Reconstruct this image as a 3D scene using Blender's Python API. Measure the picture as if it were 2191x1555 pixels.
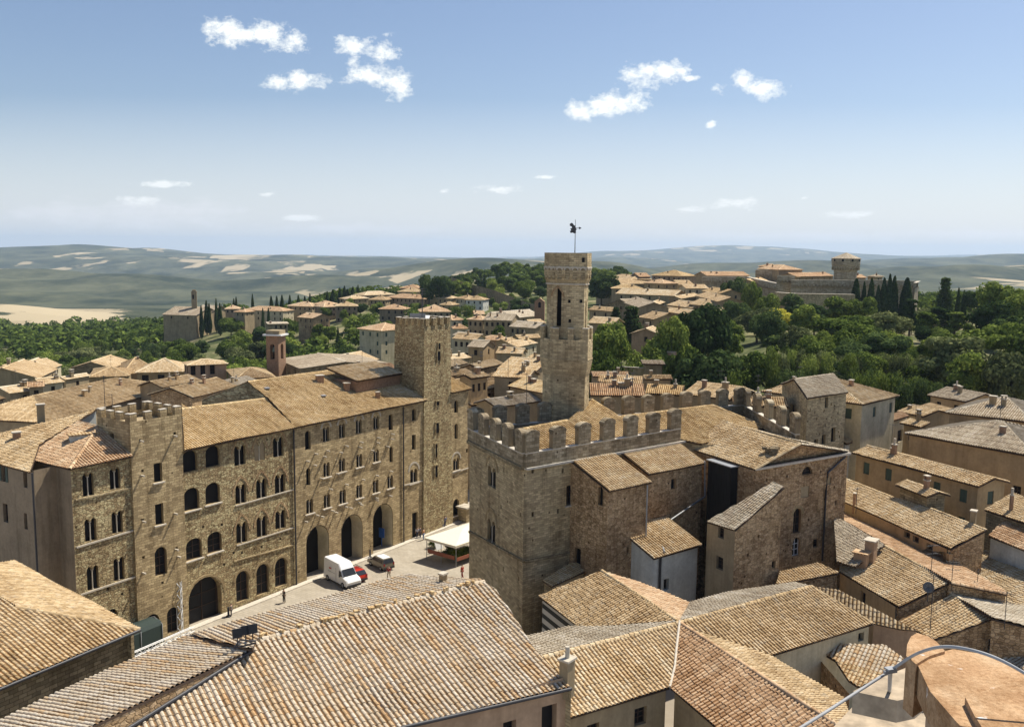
import bpy, math, random
import numpy as np
from mathutils import Vector, Matrix
from mathutils.geometry import tessellate_polygon
R=math.radians; random.seed(7); RNG=np.random.default_rng(7)
for o in list(bpy.data.objects): bpy.data.objects.remove(o)
S=bpy.context.scene; COL=S.collection
# ---------------------------------------------------------------- camera
CX,CY,F,PITCH,ROLL,H=1095.5,777.5,1960.,R(7.0),R(0.62),40.
cam=bpy.data.cameras.new('camera'); co=bpy.data.objects.new('camera',cam); COL.objects.link(co); S.camera=co
cam.sensor_fit='HORIZONTAL'; cam.sensor_width=36; cam.lens=36*F/2191; cam.clip_start=.3; cam.clip_end=90000
_r=Vector((1,0,0)); _u=Vector((0,math.sin(PITCH),math.cos(PITCH))); _f=Vector((0,math.cos(PITCH),-math.sin(PITCH)))
_X=_r*math.cos(ROLL)+_u*math.sin(ROLL); _Y=_u*math.cos(ROLL)-_r*math.sin(ROLL)
m=Matrix.Identity(4)
for i in range(3): m[i][0]=_X[i]; m[i][1]=_Y[i]; m[i][2]=-_f[i]; m[i][3]=(0,0,H)[i]
co.matrix_world=m
CAM=Vector((0,0,H))
# ---------------------------------------------------------------- light
SUN_AZ,SUN_EL=52.,57.          # azimuth clockwise from the view direction (+y)
sd=Vector((math.sin(R(SUN_AZ))*math.cos(R(SUN_EL)),math.cos(R(SUN_AZ))*math.cos(R(SUN_EL)),math.sin(R(SUN_EL))))
sl=bpy.data.lights.new('sun','SUN'); sl.energy=4.9; sl.angle=R(.53); sl.color=(1,.93,.81)
so=bpy.data.objects.new('sun',sl); COL.objects.link(so); so.rotation_euler=sd.to_track_quat('Z','Y').to_euler(); so.location=(0,0,200)
S.view_settings.view_transform='Standard'; S.view_settings.look='None'; S.view_settings.exposure=.46; S.view_settings.gamma=1
S.view_settings.use_curve_mapping=False
cy=S.cycles; cy.max_bounces=5; cy.diffuse_bounces=2; cy.glossy_bounces=2; cy.transmission_bounces=3; cy.volume_bounces=1; cy.transparent_max_bounces=6
try: cy.use_denoising=True
except Exception: pass
cy.sample_clamp_indirect=4

def ray(px,py):
    u=(px-CX)/F; v=-(py-CY)/F
    return _X*u+_Y*v+_f
def P(px,py,z):
    r=ray(px,py); t=(z-H)/r.z; return CAM+r*t
def D(px,py,d):
    r=ray(px,py); return CAM+r*(d/r.y)
def proj(p):
    q=Vector(p)-CAM; w=q.dot(_f); return (CX+F*q.dot(_X)/w, CY-F*q.dot(_Y)/w)
# ---------------------------------------------------------------- node helpers
class NT:
    def __init__(s,mat):
        s.m=mat; mat.use_nodes=True; s.t=mat.node_tree; s.t.nodes.clear()
    def n(s,typ,**k):
        nd=s.t.nodes.new('ShaderNode'+typ)
        for a,b in k.items():
            if a in ('inputs',): continue
            setattr(nd,a,b)
        return nd
    def l(s,a,b): s.t.links.new(a,b)
    def math(s,op,a,b=None,c=None,clamp=False):
        nd=s.n('Math',operation=op); nd.use_clamp=clamp
        for i,x in enumerate((a,b,c)):
            if x is None: continue
            if isinstance(x,(int,float)): nd.inputs[i].default_value=x
            else: s.l(x,nd.inputs[i])
        return nd.outputs[0]
    def ramp(s,fac,stops,interp='LINEAR'):
        nd=s.n('ValToRGB'); cr=nd.color_ramp; cr.interpolation=interp
        while len(cr.elements)<len(stops): cr.elements.new(.5)
        for e,(p,c) in zip(cr.elements,stops): e.position=p; e.color=tuple(c)+(1,) if len(c)==3 else c
        s.l(fac,nd.inputs[0]); return nd.outputs[0]
    def mix(s,fac,a,b,blend='MIX'):
        nd=s.n('Mix',data_type='RGBA',blend_type=blend)
        if isinstance(fac,(int,float)): nd.inputs[0].default_value=fac
        else: s.l(fac,nd.inputs[0])
        for i,x in ((6,a),(7,b)):
            if isinstance(x,tuple): nd.inputs[i].default_value=x+(1,) if len(x)==3 else x
            else: s.l(x,nd.inputs[i])
        return nd.outputs[2]
    def noise(s,vec,scale,detail=3,rough=.6,dist=0):
        nd=s.n('TexNoise'); nd.inputs['Scale'].default_value=scale; nd.inputs['Detail'].default_value=detail
        nd.inputs['Roughness'].default_value=rough; nd.inputs['Distortion'].default_value=dist
        if vec is not None: s.l(vec,nd.inputs['Vector'])
        return nd.outputs['Fac']
    def mapping(s,vec,scale=(1,1,1),loc=(0,0,0)):
        nd=s.n('Mapping'); nd.inputs['Scale'].default_value=scale; nd.inputs['Location'].default_value=loc
        s.l(vec,nd.inputs['Vector']); return nd.outputs[0]
    def out(s,col,rough=.9,bump=None,bstr=.5,bdist=.05,spec=.2,metal=0):
        b=s.n('BsdfPrincipled'); b.inputs['Roughness'].default_value=rough; b.inputs['Specular IOR Level'].default_value=spec; b.inputs['Metallic'].default_value=metal
        if isinstance(col,tuple): b.inputs['Base Color'].default_value=col+(1,)
        else: s.l(col,b.inputs['Base Color'])
        if bump is not None:
            bp=s.n('Bump'); bp.inputs['Strength'].default_value=bstr; bp.inputs['Distance'].default_value=bdist
            s.l(bump,bp.inputs['Height']); s.l(bp.outputs[0],b.inputs['Normal'])
        o=s.n('OutputMaterial'); s.l(b.outputs[0],o.inputs[0]); return b
MATS={}
def M(name,fn=None):
    if name not in MATS:
        mt=bpy.data.materials.new(name); fn(NT(mt)); MATS[name]=mt
    return MATS[name]
def plain(name,col,rough=.6,metal=0,spec=.3,nz=.12):
    def f(t):
        g=t.n('NewGeometry').outputs['Position']
        n=t.noise(g,3.1,3); c=t.mix(t.ramp(n,[(.3,(1-nz,)*3),(.7,(1+nz*.3,)*3)]),(0,0,0),col,'MULTIPLY')
        nd=t.mix(1.0,t.ramp(n,[(.3,(1-nz,)*3),(.7,(1,)*3)]),col,'MULTIPLY')
        t.out(nd,rough,spec=spec,metal=metal)
    return M(name,f)
# rubble / coursed stone, uv in metres
def stone(name,dark,mid,light,bw=.55,bh=.26,mortar=.5,stain=.5,bump=.6,rough_dist=.2,vor=False):
    def f(t):
        uv=t.n('UVMap').outputs[0]; pos=t.n('NewGeometry').outputs['Position']
        nz=t.n('TexNoise'); nz.inputs['Scale'].default_value=1.6; nz.inputs['Detail'].default_value=3; t.l(uv,nz.inputs['Vector'])
        vm=t.n('VectorMath',operation='MULTIPLY_ADD'); t.l(nz.outputs['Color'],vm.inputs[0]); vm.inputs[1].default_value=(rough_dist,)*3; t.l(uv,vm.inputs[2])
        br=t.n('TexBrick'); t.l(vm.outputs[0],br.inputs['Vector'])
        br.inputs['Scale'].default_value=1; br.inputs['Brick Width'].default_value=bw; br.inputs['Row Height'].default_value=bh
        br.inputs['Mortar Size'].default_value=.022; br.inputs['Mortar Smooth'].default_value=.4; br.inputs['Bias'].default_value=0
        br.inputs['Color1'].default_value=(0,0,0,1); br.inputs['Color2'].default_value=(1,1,1,1); br.inputs['Mortar'].default_value=(.3,.3,.3,1)
        cellv=t.n('SeparateColor'); t.l(br.outputs['Color'],cellv.inputs[0]); joint=br.outputs['Fac']
        if vor:
            mp=t.mapping(vm.outputs[0],(1/bw,1/bh,1)); v1=t.n('TexVoronoi'); v1.inputs['Scale'].default_value=1; v1.inputs['Randomness'].default_value=.72; t.l(mp,v1.inputs['Vector']); cellv=t.n('SeparateColor'); t.l(v1.outputs['Color'],cellv.inputs[0])
            v2=t.n('TexVoronoi',feature='DISTANCE_TO_EDGE'); v2.inputs['Scale'].default_value=1; v2.inputs['Randomness'].default_value=.72; t.l(mp,v2.inputs['Vector']); joint=t.ramp(v2.outputs['Distance'],[(.02,(1,1,1)),(.11,(0,0,0))])
        fine=t.noise(uv,7.,4,.7)
        k=t.math('ADD',t.math('MULTIPLY',cellv.outputs[0],.55),t.math('MULTIPLY',fine,.5))
        c=t.ramp(k,[(.12,dark),(.48,mid),(.85,light)])
        big=t.noise(pos,.22,4,.65)
        c=t.mix(1.,c,t.ramp(big,[(.3,(1-stain*.55,1-stain*.6,1-stain*.62)),(.62,(1,1,1))]),'MULTIPLY')
        # vertical weather streaks
        st=t.noise(t.mapping(uv,(1.3,.12,1)),1.,3,.6)
        c=t.mix(.7,c,t.ramp(st,[(.34,(.62,.6,.58)),(.5,(1,1,1))]),'MULTIPLY')
        c=t.mix(1.,c,t.ramp(joint,[(0,(1,1,1)),(1,(mortar,)*3)]),'MULTIPLY')
        hv=t.n('TexVoronoi'); hv.inputs['Scale'].default_value=.75; t.l(uv,hv.inputs['Vector'])
        c=t.mix(1.,c,t.ramp(hv.outputs['Distance'],[(.06,(.25,.22,.2)),(.11,(1,1,1))]),'MULTIPLY')
        hb=t.math('SUBTRACT',t.math('ADD',fine,t.math('MULTIPLY',cellv.outputs[0],.6)),t.math('MULTIPLY',joint,.9))
        t.out(c,.95,hb,bump,.1,spec=.1)
    return M(name,f)
def plaster(name,col,stain=.35,col2=None):
    col2=col2 or tuple(x*.72 for x in col)
    def f(t):
        pos=t.n('NewGeometry').outputs['Position']; uv=t.n('UVMap').outputs[0]
        a=t.noise(pos,.35,5,.7); c=t.mix(t.ramp(a,[(.35,(0,0,0)),(.65,(1,1,1))]),col2,col)
        st=t.noise(t.mapping(uv,(1.1,.1,1)),1.,4,.6)
        c=t.mix(stain,c,t.ramp(st,[(.36,(.5,.48,.45)),(.54,(1,1,1))]),'MULTIPLY')
        fn=t.noise(pos,3.5,4,.7); c=t.mix(.5,c,t.ramp(fn,[(.3,(.72,.7,.68)),(.6,(1,1,1))]),'MULTIPLY')
        t.out(c,.95,fn,.25,.03,spec=.1)
    return M(name,f)
TP,TL=.31,.42
def rooftile(name,stops,spread=1.,lichen=.5,rnd=.25,flat=False,colw=.26,bigw=.9):
    def f(t):
        uv=t.n('UVMap').outputs[0]; pos=t.n('NewGeometry').outputs['Position']
        sp=t.n('SeparateXYZ'); t.l(uv,sp.inputs[0])
        uu=t.math('DIVIDE',sp.outputs[0],TP); vv=t.math('DIVIDE',sp.outputs[1],TL)
        fu=t.math('FLOOR',uu); fv=t.math('FLOOR',vv)
        cb=t.n('CombineXYZ'); t.l(fu,cb.inputs[0]); t.l(fv,cb.inputs[1])
        wn=t.n('TexWhiteNoise',noise_dimensions='2D'); t.l(cb.outputs[0],wn.inputs['Vector'])
        cb2=t.n('CombineXYZ'); t.l(fu,cb2.inputs[0])
        wc=t.n('TexWhiteNoise',noise_dimensions='1D'); t.l(fu,wc.inputs['W'])
        big=t.noise(pos,.16,3,.6)
        k=t.math('ADD',t.math('MULTIPLY',wn.outputs['Value'],.42*spread),t.math('MULTIPLY',wc.outputs['Value'],colw))
        k=t.math('ADD',k,t.math('MULTIPLY',t.math('SUBTRACT',big,.5),bigw))
        oi=t.n('ObjectInfo')
        k=t.math('ADD',k,t.math('MULTIPLY',t.math('SUBTRACT',oi.outputs['Random'],.5),rnd))
        c=t.ramp(k,stops)
        fr=t.math('FRACT',uu)
        # the channel tiles between the covers are more orange, with their shade painted in
        ch=t.math('ABSOLUTE',t.math('SUBTRACT',fr,.5))
        chan=t.ramp(ch,[(.3,(0,0,0)),(.38,(1,1,1))])
        c=t.mix(t.math('MULTIPLY',chan,.85),c,t.mix(1.,c,(.42,.28,.15) if not flat else (.38,.28,.19),'MULTIPLY'))
        li=t.noise(pos,1.7,5,.75)
        c=t.mix(t.math('MULTIPLY',t.ramp(li,[(.52,(0,0,0)),(.66,(1,1,1))]),lichen),c,(.42,.38,.30))
        di=t.noise(pos,5.5,4,.75)
        c=t.mix(.6,c,t.ramp(di,[(.32,(.5,.47,.43)),(.52,(1,1,1))]),'MULTIPLY')
        pt=t.noise(pos,.75,3,.5); c=t.mix(.45,c,t.ramp(pt,[(.35,(.72,.68,.62)),(.55,(1,1,1))]),'MULTIPLY')
        vf=t.math('FRACT',vv); c=t.mix(.8,c,t.ramp(vf,[(.0,(.6,.55,.5)),(.10,(1,1,1))]),'MULTIPLY')
        bump=t.math('MULTIPLY',di,.5)
        if flat:
            hgt=t.math('MULTIPLY',t.math('COSINE',t.math('MULTIPLY',t.math('SUBTRACT',fr,.5),6.283)),.5)
            bump=t.math('ADD',bump,hgt)
        t.out(c,.92,bump,.7 if flat else .5,.07 if flat else .03,spec=.12)
    return M(name,f)
warm=[(.0,(.36,.25,.13)),(.3,(.53,.39,.22)),(.55,(.63,.49,.30)),(.8,(.69,.60,.43))]
grey=[(.0,(.31,.25,.18)),(.3,(.45,.38,.275)),(.6,(.56,.49,.375)),(.85,(.66,.60,.50))]
red=[(.0,(.38,.23,.12)),(.35,(.55,.37,.22)),(.65,(.66,.49,.31)),(.9,(.70,.59,.42))]
gold=[(.0,(.36,.24,.11)),(.3,(.56,.405,.205)),(.6,(.67,.51,.29)),(.85,(.71,.61,.42))]
RT={'warm':rooftile('clay_tiles_warm',warm),'grey':rooftile('clay_tiles_grey',grey,lichen=.7),'red':rooftile('clay_tiles_red',red,lichen=.35),'gold':rooftile('clay_tiles_gold',gold,lichen=.3)}
RF={k:rooftile('far_'+k,v,flat=True,rnd=.5) for k,v in (('warm',warm),('grey',grey),('red',red),('gold',gold))}
W={'rubble':stone('rubble_wall',(0.254,0.189,0.102),(0.508,0.385,0.212),(0.734,0.640,0.370),.36,.20,.6,.5,.9,.2,True),
'course':stone('coursed_wall',(0.271,0.206,0.117),(0.481,0.370,0.206),(0.677,0.534,0.308),.62,.27,.66,.5,.6,.25),
'fine':stone('fine_wall',(0.308,0.246,0.152),(0.515,0.416,0.249),(0.725,0.588,0.355),.55,.22,.74,.6,.5,.08),
'dark':stone('dark_wall',(0.197,0.160,0.098),(0.375,0.300,0.177),(0.551,0.448,0.275),.6,.28,.5,.6,.7,.16),
'brickish':stone('mixed_brick_wall',(0.286,0.182,0.098),(0.551,0.384,0.213),(0.734,0.534,0.321),.40,.22,.6,.8,.7,.25,True),
'fort':stone('fortress_wall',(.30,.245,.16),(.46,.385,.265),(.58,.50,.37),1.2,.5,.75,.4,.4,.1),
'ochre':plaster('ochre_plaster',(0.500,0.360,0.200)),'tan':plaster('tan_plaster',(0.428,0.338,0.210)),'cream':plaster('cream_plaster',(0.655,0.570,0.388)),
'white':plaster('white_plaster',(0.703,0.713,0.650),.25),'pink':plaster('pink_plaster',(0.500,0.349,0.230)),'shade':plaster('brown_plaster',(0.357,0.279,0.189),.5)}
dark=plain('glass_and_shade',(.012,.012,.014),.5,spec=.15); pale=plain('pale_stone',(.55,.49,.39),.85,nz=.25); wood=plain('dark_wood',(.07,.045,.03),.8)  # near-black serves window panes and painted shade in unglazed openings
coping=plain('stone_coping',(.62,.56,.46),.85,nz=.3); iron=plain('dark_iron',(.04,.04,.045),.5,spec=.4); zinc=plain('zinc',(.34,.35,.36),.45,.3)
greenp=plain('shutter_green',(.06,.09,.07),.7); whitep=plain('white_paint',(.75,.75,.73),.4,nz=.06); brickm=plain('orange_brick',(.36,.225,.14),.9,nz=.4)
merl=stone('merlon_stone',(.18,.145,.09),(.38,.31,.20),(.54,.46,.32),.6,.3,.75,.7,.6,.2)
# ---------------------------------------------------------------- mesh helpers
def prop(o,label=None,cat=None,group=None,kind=None):
    if label: o['label']=label
    if cat: o['category']=cat
    if group: o['group']=group
    if kind: o['kind']=kind
    return o
def wloc(p):
    v=Vector((0,0,0))
    while p is not None: v=v+p.location; p=p.parent
    return v
def empty(name,loc,label=None,cat=None,group=None):
    o=bpy.data.objects.new(name,None); COL.objects.link(o); o.location=loc; o.empty_display_size=.3
    return prop(o,label,cat,group)
class MB:
    def __init__(s): s.v=[]; s.f=[]; s.mi=[]; s.uv=[]; s.sm=[]
    def poly(s,pts,mi=0,uv=None,smooth=False):
        b=len(s.v); s.v+=[tuple(p) for p in pts]; s.f.append(tuple(range(b,b+len(pts)))); s.mi.append(mi); s.sm.append(smooth)
        s.uv+= uv if uv else [(p[0]+p[1]*.7,p[2]) for p in pts]
    def grid(s,rows,mi=0,close=False,smooth=True):
        b=len(s.v); n=len(rows[0])
        for r in rows: s.v+=[tuple(p) for p in r]
        for i in range(len(rows)-1):
            for j in range(n if close else n-1):
                k=(j+1)%n; q=(b+i*n+j,b+i*n+k,b+(i+1)*n+k,b+(i+1)*n+j); s.f.append(q); s.mi.append(mi); s.sm.append(smooth)
                s.uv+=[(s.v[x][0]+s.v[x][1]*.7,s.v[x][2]) for x in q]
    def box(s,c,d,rz=0,mi=0,rot=None):
        c=Vector(c); hx,hy,hz=d[0]/2,d[1]/2,d[2]/2
        rt=rot if rot is not None else Matrix.Rotation(rz,3,'Z')
        q=[c+rt@Vector((x*hx,y*hy,z*hz)) for x,y,z in ((-1,-1,-1),(1,-1,-1),(1,1,-1),(-1,1,-1),(-1,-1,1),(1,-1,1),(1,1,1),(-1,1,1))]
        for f in ((0,3,2,1),(4,5,6,7),(0,1,5,4),(1,2,6,5),(2,3,7,6),(3,0,4,7)):
            pts=[q[i] for i in f]; a=(pts[1]-pts[0]).length; b=(pts[2]-pts[1]).length
            s.poly(pts,mi,[(0,0),(a,0),(a,b),(0,b)])
    def tube(s,pts,r,n=6,mi=0,cap=True,smooth=True):
        pts=[Vector(p) for p in pts]; rs=r if isinstance(r,(list,tuple)) else [r]*len(pts); rows=[]
        for i,p in enumerate(pts):
            d=(pts[min(i+1,len(pts)-1)]-pts[max(i-1,0)]).normalized()
            a=d.cross(Vector((0,0,1)) if abs(d.z)<.95 else Vector((1,0,0))).normalized(); b=d.cross(a)
            rows.append([p+a*math.cos(t)*rs[i]+b*math.sin(t)*rs[i] for t in [2*math.pi*k/n for k in range(n)]])
        s.grid(rows,mi,True,smooth)
        if cap: s.poly(rows[0][::-1],mi); s.poly(rows[-1],mi)
    def prism(s,poly,z0,z1,mi=0,top=True,bot=True):
        n=len(poly); acc=0
        for i in range(n):
            a=poly[i]; b=poly[(i+1)%n]; L=math.hypot(b[0]-a[0],b[1]-a[1])
            s.poly([(a[0],a[1],z0),(b[0],b[1],z0),(b[0],b[1],z1),(a[0],a[1],z1)],mi,[(acc,z0),(acc+L,z0),(acc+L,z1),(acc,z1)]); acc+=L
        if top: s.poly([(p[0],p[1],z1) for p in poly],mi)
        if bot: s.poly([(p[0],p[1],z0) for p in poly][::-1],mi)
    def build(s,name,mats,parent=None,label=None,cat=None,group=None,kind=None,off=None):
        me=bpy.data.meshes.new(name); pl=wloc(parent) if parent is not None else (off if off is not None else Vector((0,0,0)))
        v=np.array(s.v,dtype=np.float64)-np.array(pl)
        me.from_pydata(v.tolist(),[],s.f)
        uvl=me.uv_layers.new(name='UVMap'); uvl.data.foreach_set('uv',np.array(s.uv,dtype=np.float32).ravel())
        for mt in (mats if isinstance(mats,(list,tuple)) else [mats]): me.materials.append(mt)
        me.polygons.foreach_set('material_index',s.mi); me.polygons.foreach_set('use_smooth',s.sm); me.update()
        o=bpy.data.objects.new(name,me); COL.objects.link(o); o.parent=parent
        if parent is None: o.location=pl
        return prop(o,label,cat,group,kind)
def npmesh(name,V,Fc,UV,mi,mats,parent,smooth=None):
    me=bpy.data.meshes.new(name); V=V-np.array(wloc(parent) if parent is not None else (0,0,0))
    me.vertices.add(len(V)); me.vertices.foreach_set('co',V.astype(np.float32).ravel())
    n=len(Fc); me.loops.add(n*4); me.polygons.add(n)
    me.loops.foreach_set('vertex_index',Fc.astype(np.int32).ravel())
    me.polygons.foreach_set('loop_start',np.arange(0,n*4,4,dtype=np.int32)); me.polygons.foreach_set('loop_total',np.full(n,4,dtype=np.int32))
    uvl=me.uv_layers.new(name='UVMap'); uvl.data.foreach_set('uv',UV[Fc.ravel()].astype(np.float32).ravel())
    for mt in mats: me.materials.append(mt)
    me.polygons.foreach_set('material_index',mi.astype(np.int32))
    me.polygons.foreach_set('use_smooth',np.zeros(n,dtype=bool) if smooth is None else smooth)
    me.update(calc_edges=True); me.validate()
    o=bpy.data.objects.new(name,me); COL.objects.link(o); o.parent=parent; return o
def newell(p):
    n=Vector((0,0,0))
    for i in range(len(p)):
        a=p[i]; b=p[(i+1)%len(p)]; n+=Vector(((a.y-b.y)*(a.z+b.z),(a.z-b.z)*(a.x+b.x),(a.x-b.x)*(a.y+b.y)))
    n.normalize(); return n if n.z>0 else -n
def roof(parent,faces,mat='warm',ridges=(),lod=None,name='roof',thick=.16,label=None):
    """clay tile roof: corrugated cover tiles, each course stepped, over a slab, with ridge caps"""
    Vs=[];Fs=[];Us=[];Ms=[];Sm=[];base=0
    cen=sum((sum(f,Vector((0,0,0)))/len(f) for f in faces),Vector((0,0,0)))/len(faces); dist=(cen-CAM).length
    if lod is None: lod=0 if dist<128 else (1 if dist<215 else 2)
    def add(v,f,u,mi,sm):
        nonlocal base
        Vs.append(v);Fs.append(f+base);Us.append(u);Ms.append(np.full(len(f),mi));Sm.append(np.full(len(f),sm));base+=len(v)
    for f in faces:
        f=[Vector(p) for p in f]; n=newell(f)
        dn=Vector((0,0,-1)); vh=(dn-n*dn.dot(n)); 
        if vh.length<1e-4: vh=Vector((0,-1,0))
        vh.normalize(); uh=vh.cross(n).normalized()
        pu=np.array([p.dot(uh) for p in f]); pv=np.array([p.dot(vh) for p in f]); dd=sum(p.dot(n) for p in f)/len(f)
        # slab
        k=len(f); top=np.array([list(p-n*.04) for p in f]); bot=np.array([list(p-n*thick) for p in f])
        vv=np.vstack([top,bot]); ff=[[i,(i+1)%k,k+(i+1)%k,k+i] for i in range(k)]
        for q in tessellate_polygon([[Vector((x,y,0)) for x,y in zip(pu,pv)]]):
            ff.append([q[0],q[1],q[2],q[2]]); ff.append([k+q[0],k+q[1],k+q[2],k+q[2]])
        ff=[q for q in ff]; 
        clean=[]
        for q in ff:
            if len(set(q))==4: clean.append(q)
        tri=[q for q in ff if len(set(q))==3]
        extra=[]
        for q in tri:  # pad triangles with a midpoint so everything stays a quad
            a,b,c=[x for i,x in enumerate(q) if x not in q[:i]]
            mid=(vv[a]+vv[c])/2; vv=np.vstack([vv,mid]); clean.append([a,b,c,len(vv)-1])
        uvs=np.stack([vv@np.array(uh),vv@np.array(vh)],1)
        add(vv,np.array(clean),uvs,1,False)
        def rng(us):
            lo=np.full(len(us),1e9); hi=np.full(len(us),-1e9)
            for i in range(k):
                a,b=pu[i],pu[(i+1)%k]; c,d=pv[i],pv[(i+1)%k]
                if abs(a-b)<1e-7:
                    mm=np.abs(us-a)<1e-6; lo[mm]=np.minimum(lo[mm],min(c,d)); hi[mm]=np.maximum(hi[mm],max(c,d)); continue
                mm=(us>=min(a,b)-1e-9)&(us<=max(a,b)+1e-9); t=(us[mm]-a)/(b-a); y=c+t*(d-c)
                lo[mm]=np.minimum(lo[mm],y); hi[mm]=np.maximum(hi[mm],y)
            return lo,hi
        u0,u1=pu.min(),pu.max()
        fr={0:[.0,.17,.2,.3,.5,.7,.8,.83],1:[0,.2,.5,.8],2:[0]}[lod]
        k0,k1=math.floor(u0/TP),math.ceil(u1/TP)
        if lod==2: us=np.linspace(u0,u1,max(2,int((u1-u0)/3)+1)); cid=np.floor(us/TP)
        else:
            us=np.array([(c+x)*TP for c in range(k0,k1+1) for x in fr]); us=us[(us>u0)&(us<u1)]; us=np.concatenate([[u0],us,[u1]]); cid=np.floor(us/TP)
        lo,hi=rng(us); ok=(hi>=lo)
        us,lo,hi,cid=us[ok],lo[ok],hi[ok],cid[ok]
        if len(us)<2: continue
        fu=us/TP-np.floor(us/TP)
        if lod==2: h=np.zeros(len(us))
        else:
            x=(fu-.5)/.335; h=np.where(np.abs(x)<1,(.11 if lod==0 else .2)*np.sqrt(np.clip(1-x*x,0,1)),0.)
        v0,v1=lo.min(),hi.max(); tl=TL if lod==0 else (1.26 if lod==1 else 50.)
        K=np.arange(math.floor(v0/tl),math.ceil(v1/tl)); step={0:.026,1:.015,2:0}[lod]
        jit=(np.sin(cid*12.9898)*43758.5453)%1.0
        rows=[];hh=[]
        for kk in K:
            st=kk*tl+(jit-.5)*(.16 if lod==0 else 0)
            for e in (0,1):
                vc=np.clip(st+e*tl,lo,hi); fr_=np.clip((vc-st)/tl,0,1); rows.append(vc)
                tj=(np.sin(cid*7.13+kk*3.7)*917.3)%1.0
                hh.append(h*(.93+.14*tj)*(.86+.14*fr_)+step*fr_+.012*(tj-.5)*(lod==0))
        Vv=np.array(rows); Hh=np.array(hh); Uu=np.tile(us,(len(rows),1))
        if lod==0: Uu=Uu+.02*np.sin(Vv*.9+Uu*.13)+.012*np.sin(Vv*2.7+Uu)
        wave=.035*np.sin(Uu*.55+Vv*.31)+.03*np.sin(Uu*.21-Vv*.47+1.3)
        Hh=Hh+wave+(.0)
        pos=Uu[...,None]*np.array(uh)+Vv[...,None]*np.array(vh)+(dd+Hh)[...,None]*np.array(n)
        nr,nc=Uu.shape; idx=np.arange(nr*nc).reshape(nr,nc)
        q=np.stack([idx[:-1,:-1],idx[:-1,1:],idx[1:,1:],idx[1:,:-1]],-1).reshape(-1,4)
        dl=np.maximum(Vv[1:,:-1]-Vv[:-1,:-1],Vv[1:,1:]-Vv[:-1,1:])
        stepr=(np.arange(nr-1)%2==1)[:,None]
        inside=(Vv[:-1,:-1]>lo[:-1]+1e-4)&(Vv[:-1,:-1]<hi[:-1]-1e-4)
        keep=((dl>1e-4)&~stepr)|(stepr&inside&(lod<2))|(stepr&(dl>1e-4))
        q=q[keep.reshape(-1)]
        # uv v measured so each tile gets its own cell
        jit2=np.tile((jit-.5)*(.16 if lod==0 else 0),(nr,1))
        uvv=np.stack([Uu.ravel(),(Vv-jit2).ravel()],1)
        kr=np.repeat(np.arange(len(K)),2); mid=(K[kr]+.5)*tl if lod==0 else None
        if lod==0:
            vvv=np.clip(Vv-jit2,(K[kr]*tl+.004)[:,None],((K[kr]+1)*tl-.004)[:,None]); uvv[:,1]=vvv.ravel()
        add(pos.reshape(-1,3),q,uvv,0,False)
    for a,b in ridges:
        a=Vector(a);b=Vector(b);L=(b-a).length
        if L<.2: continue
        d=(b-a)/L; sx=d.cross(Vector((0,0,1))).normalized(); up=sx.cross(d)
        sg=.42 if lod==0 else (1.3 if lod==1 else 6.); nseg=max(1,int(L/sg)); r=.17 if lod<2 else .22
        for i in range(nseg):
            p0=a+d*(L*i/nseg); p1=a+d*(L*(i+1)/nseg+.05); j=random.uniform(-.015,.015)
            ang=[0,.25*math.pi,.5*math.pi,.75*math.pi,math.pi] if lod<2 else [0,.5*math.pi,math.pi]
            ra=[p0+sx*math.cos(t)*r*1.08+up*(math.sin(t)*r*1.05-.02+j) for t in ang]; rb=[p1+sx*math.cos(t)*r*.9+up*(math.sin(t)*r*.9-.03+j) for t in ang]
            vv=np.array([list(x) for x in ra+rb]); k=len(ang)
            ff=np.array([[t,t+1,k+t+1,k+t] for t in range(k-1)]); uu=np.array([[p.dot(d)*0+i*TP+TP*.5+.01*q,(i%7)*TL+.2+.01*q] for q,p in enumerate(ra+rb)])
            add(vv,ff,uu,0,True)
    mt=(RT if lod<2 else RF)[mat]
    o=npmesh(name,np.vstack(Vs),np.vstack(Fs),np.vstack(Us),np.concatenate(Ms),[mt,wood if lod<2 else mt],parent,np.concatenate(Sm))
    if label: o['label']=label
    return o
class Plane:
    def __init__(s,p,n): s.p=Vector(p); s.n=Vector(n)
    def at(s,px,py):
        r=ray(px,py); return CAM+r*((s.p-CAM).dot(s.n)/r.dot(s.n))
    def pts(s,*l): return [s.at(*q) for q in l]
def slope(A,B,deg):
    """plane through the horizontal line A-B, rising with angle deg away from the viewer (negative: falling away)"""
    A=Vector(A);B=Vector(B); d=(B-A); d.z=0; d.normalize(); nrm=Vector((-d.y,d.x,0))
    if nrm.dot(Vector((A.x,A.y,0)))<0: nrm=-nrm
    t=R(deg); rise=nrm*math.cos(t)+Vector((0,0,math.sin(t))); n=d.cross(rise).normalized()
    return Plane(A,n if n.z>0 else -n)
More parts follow.
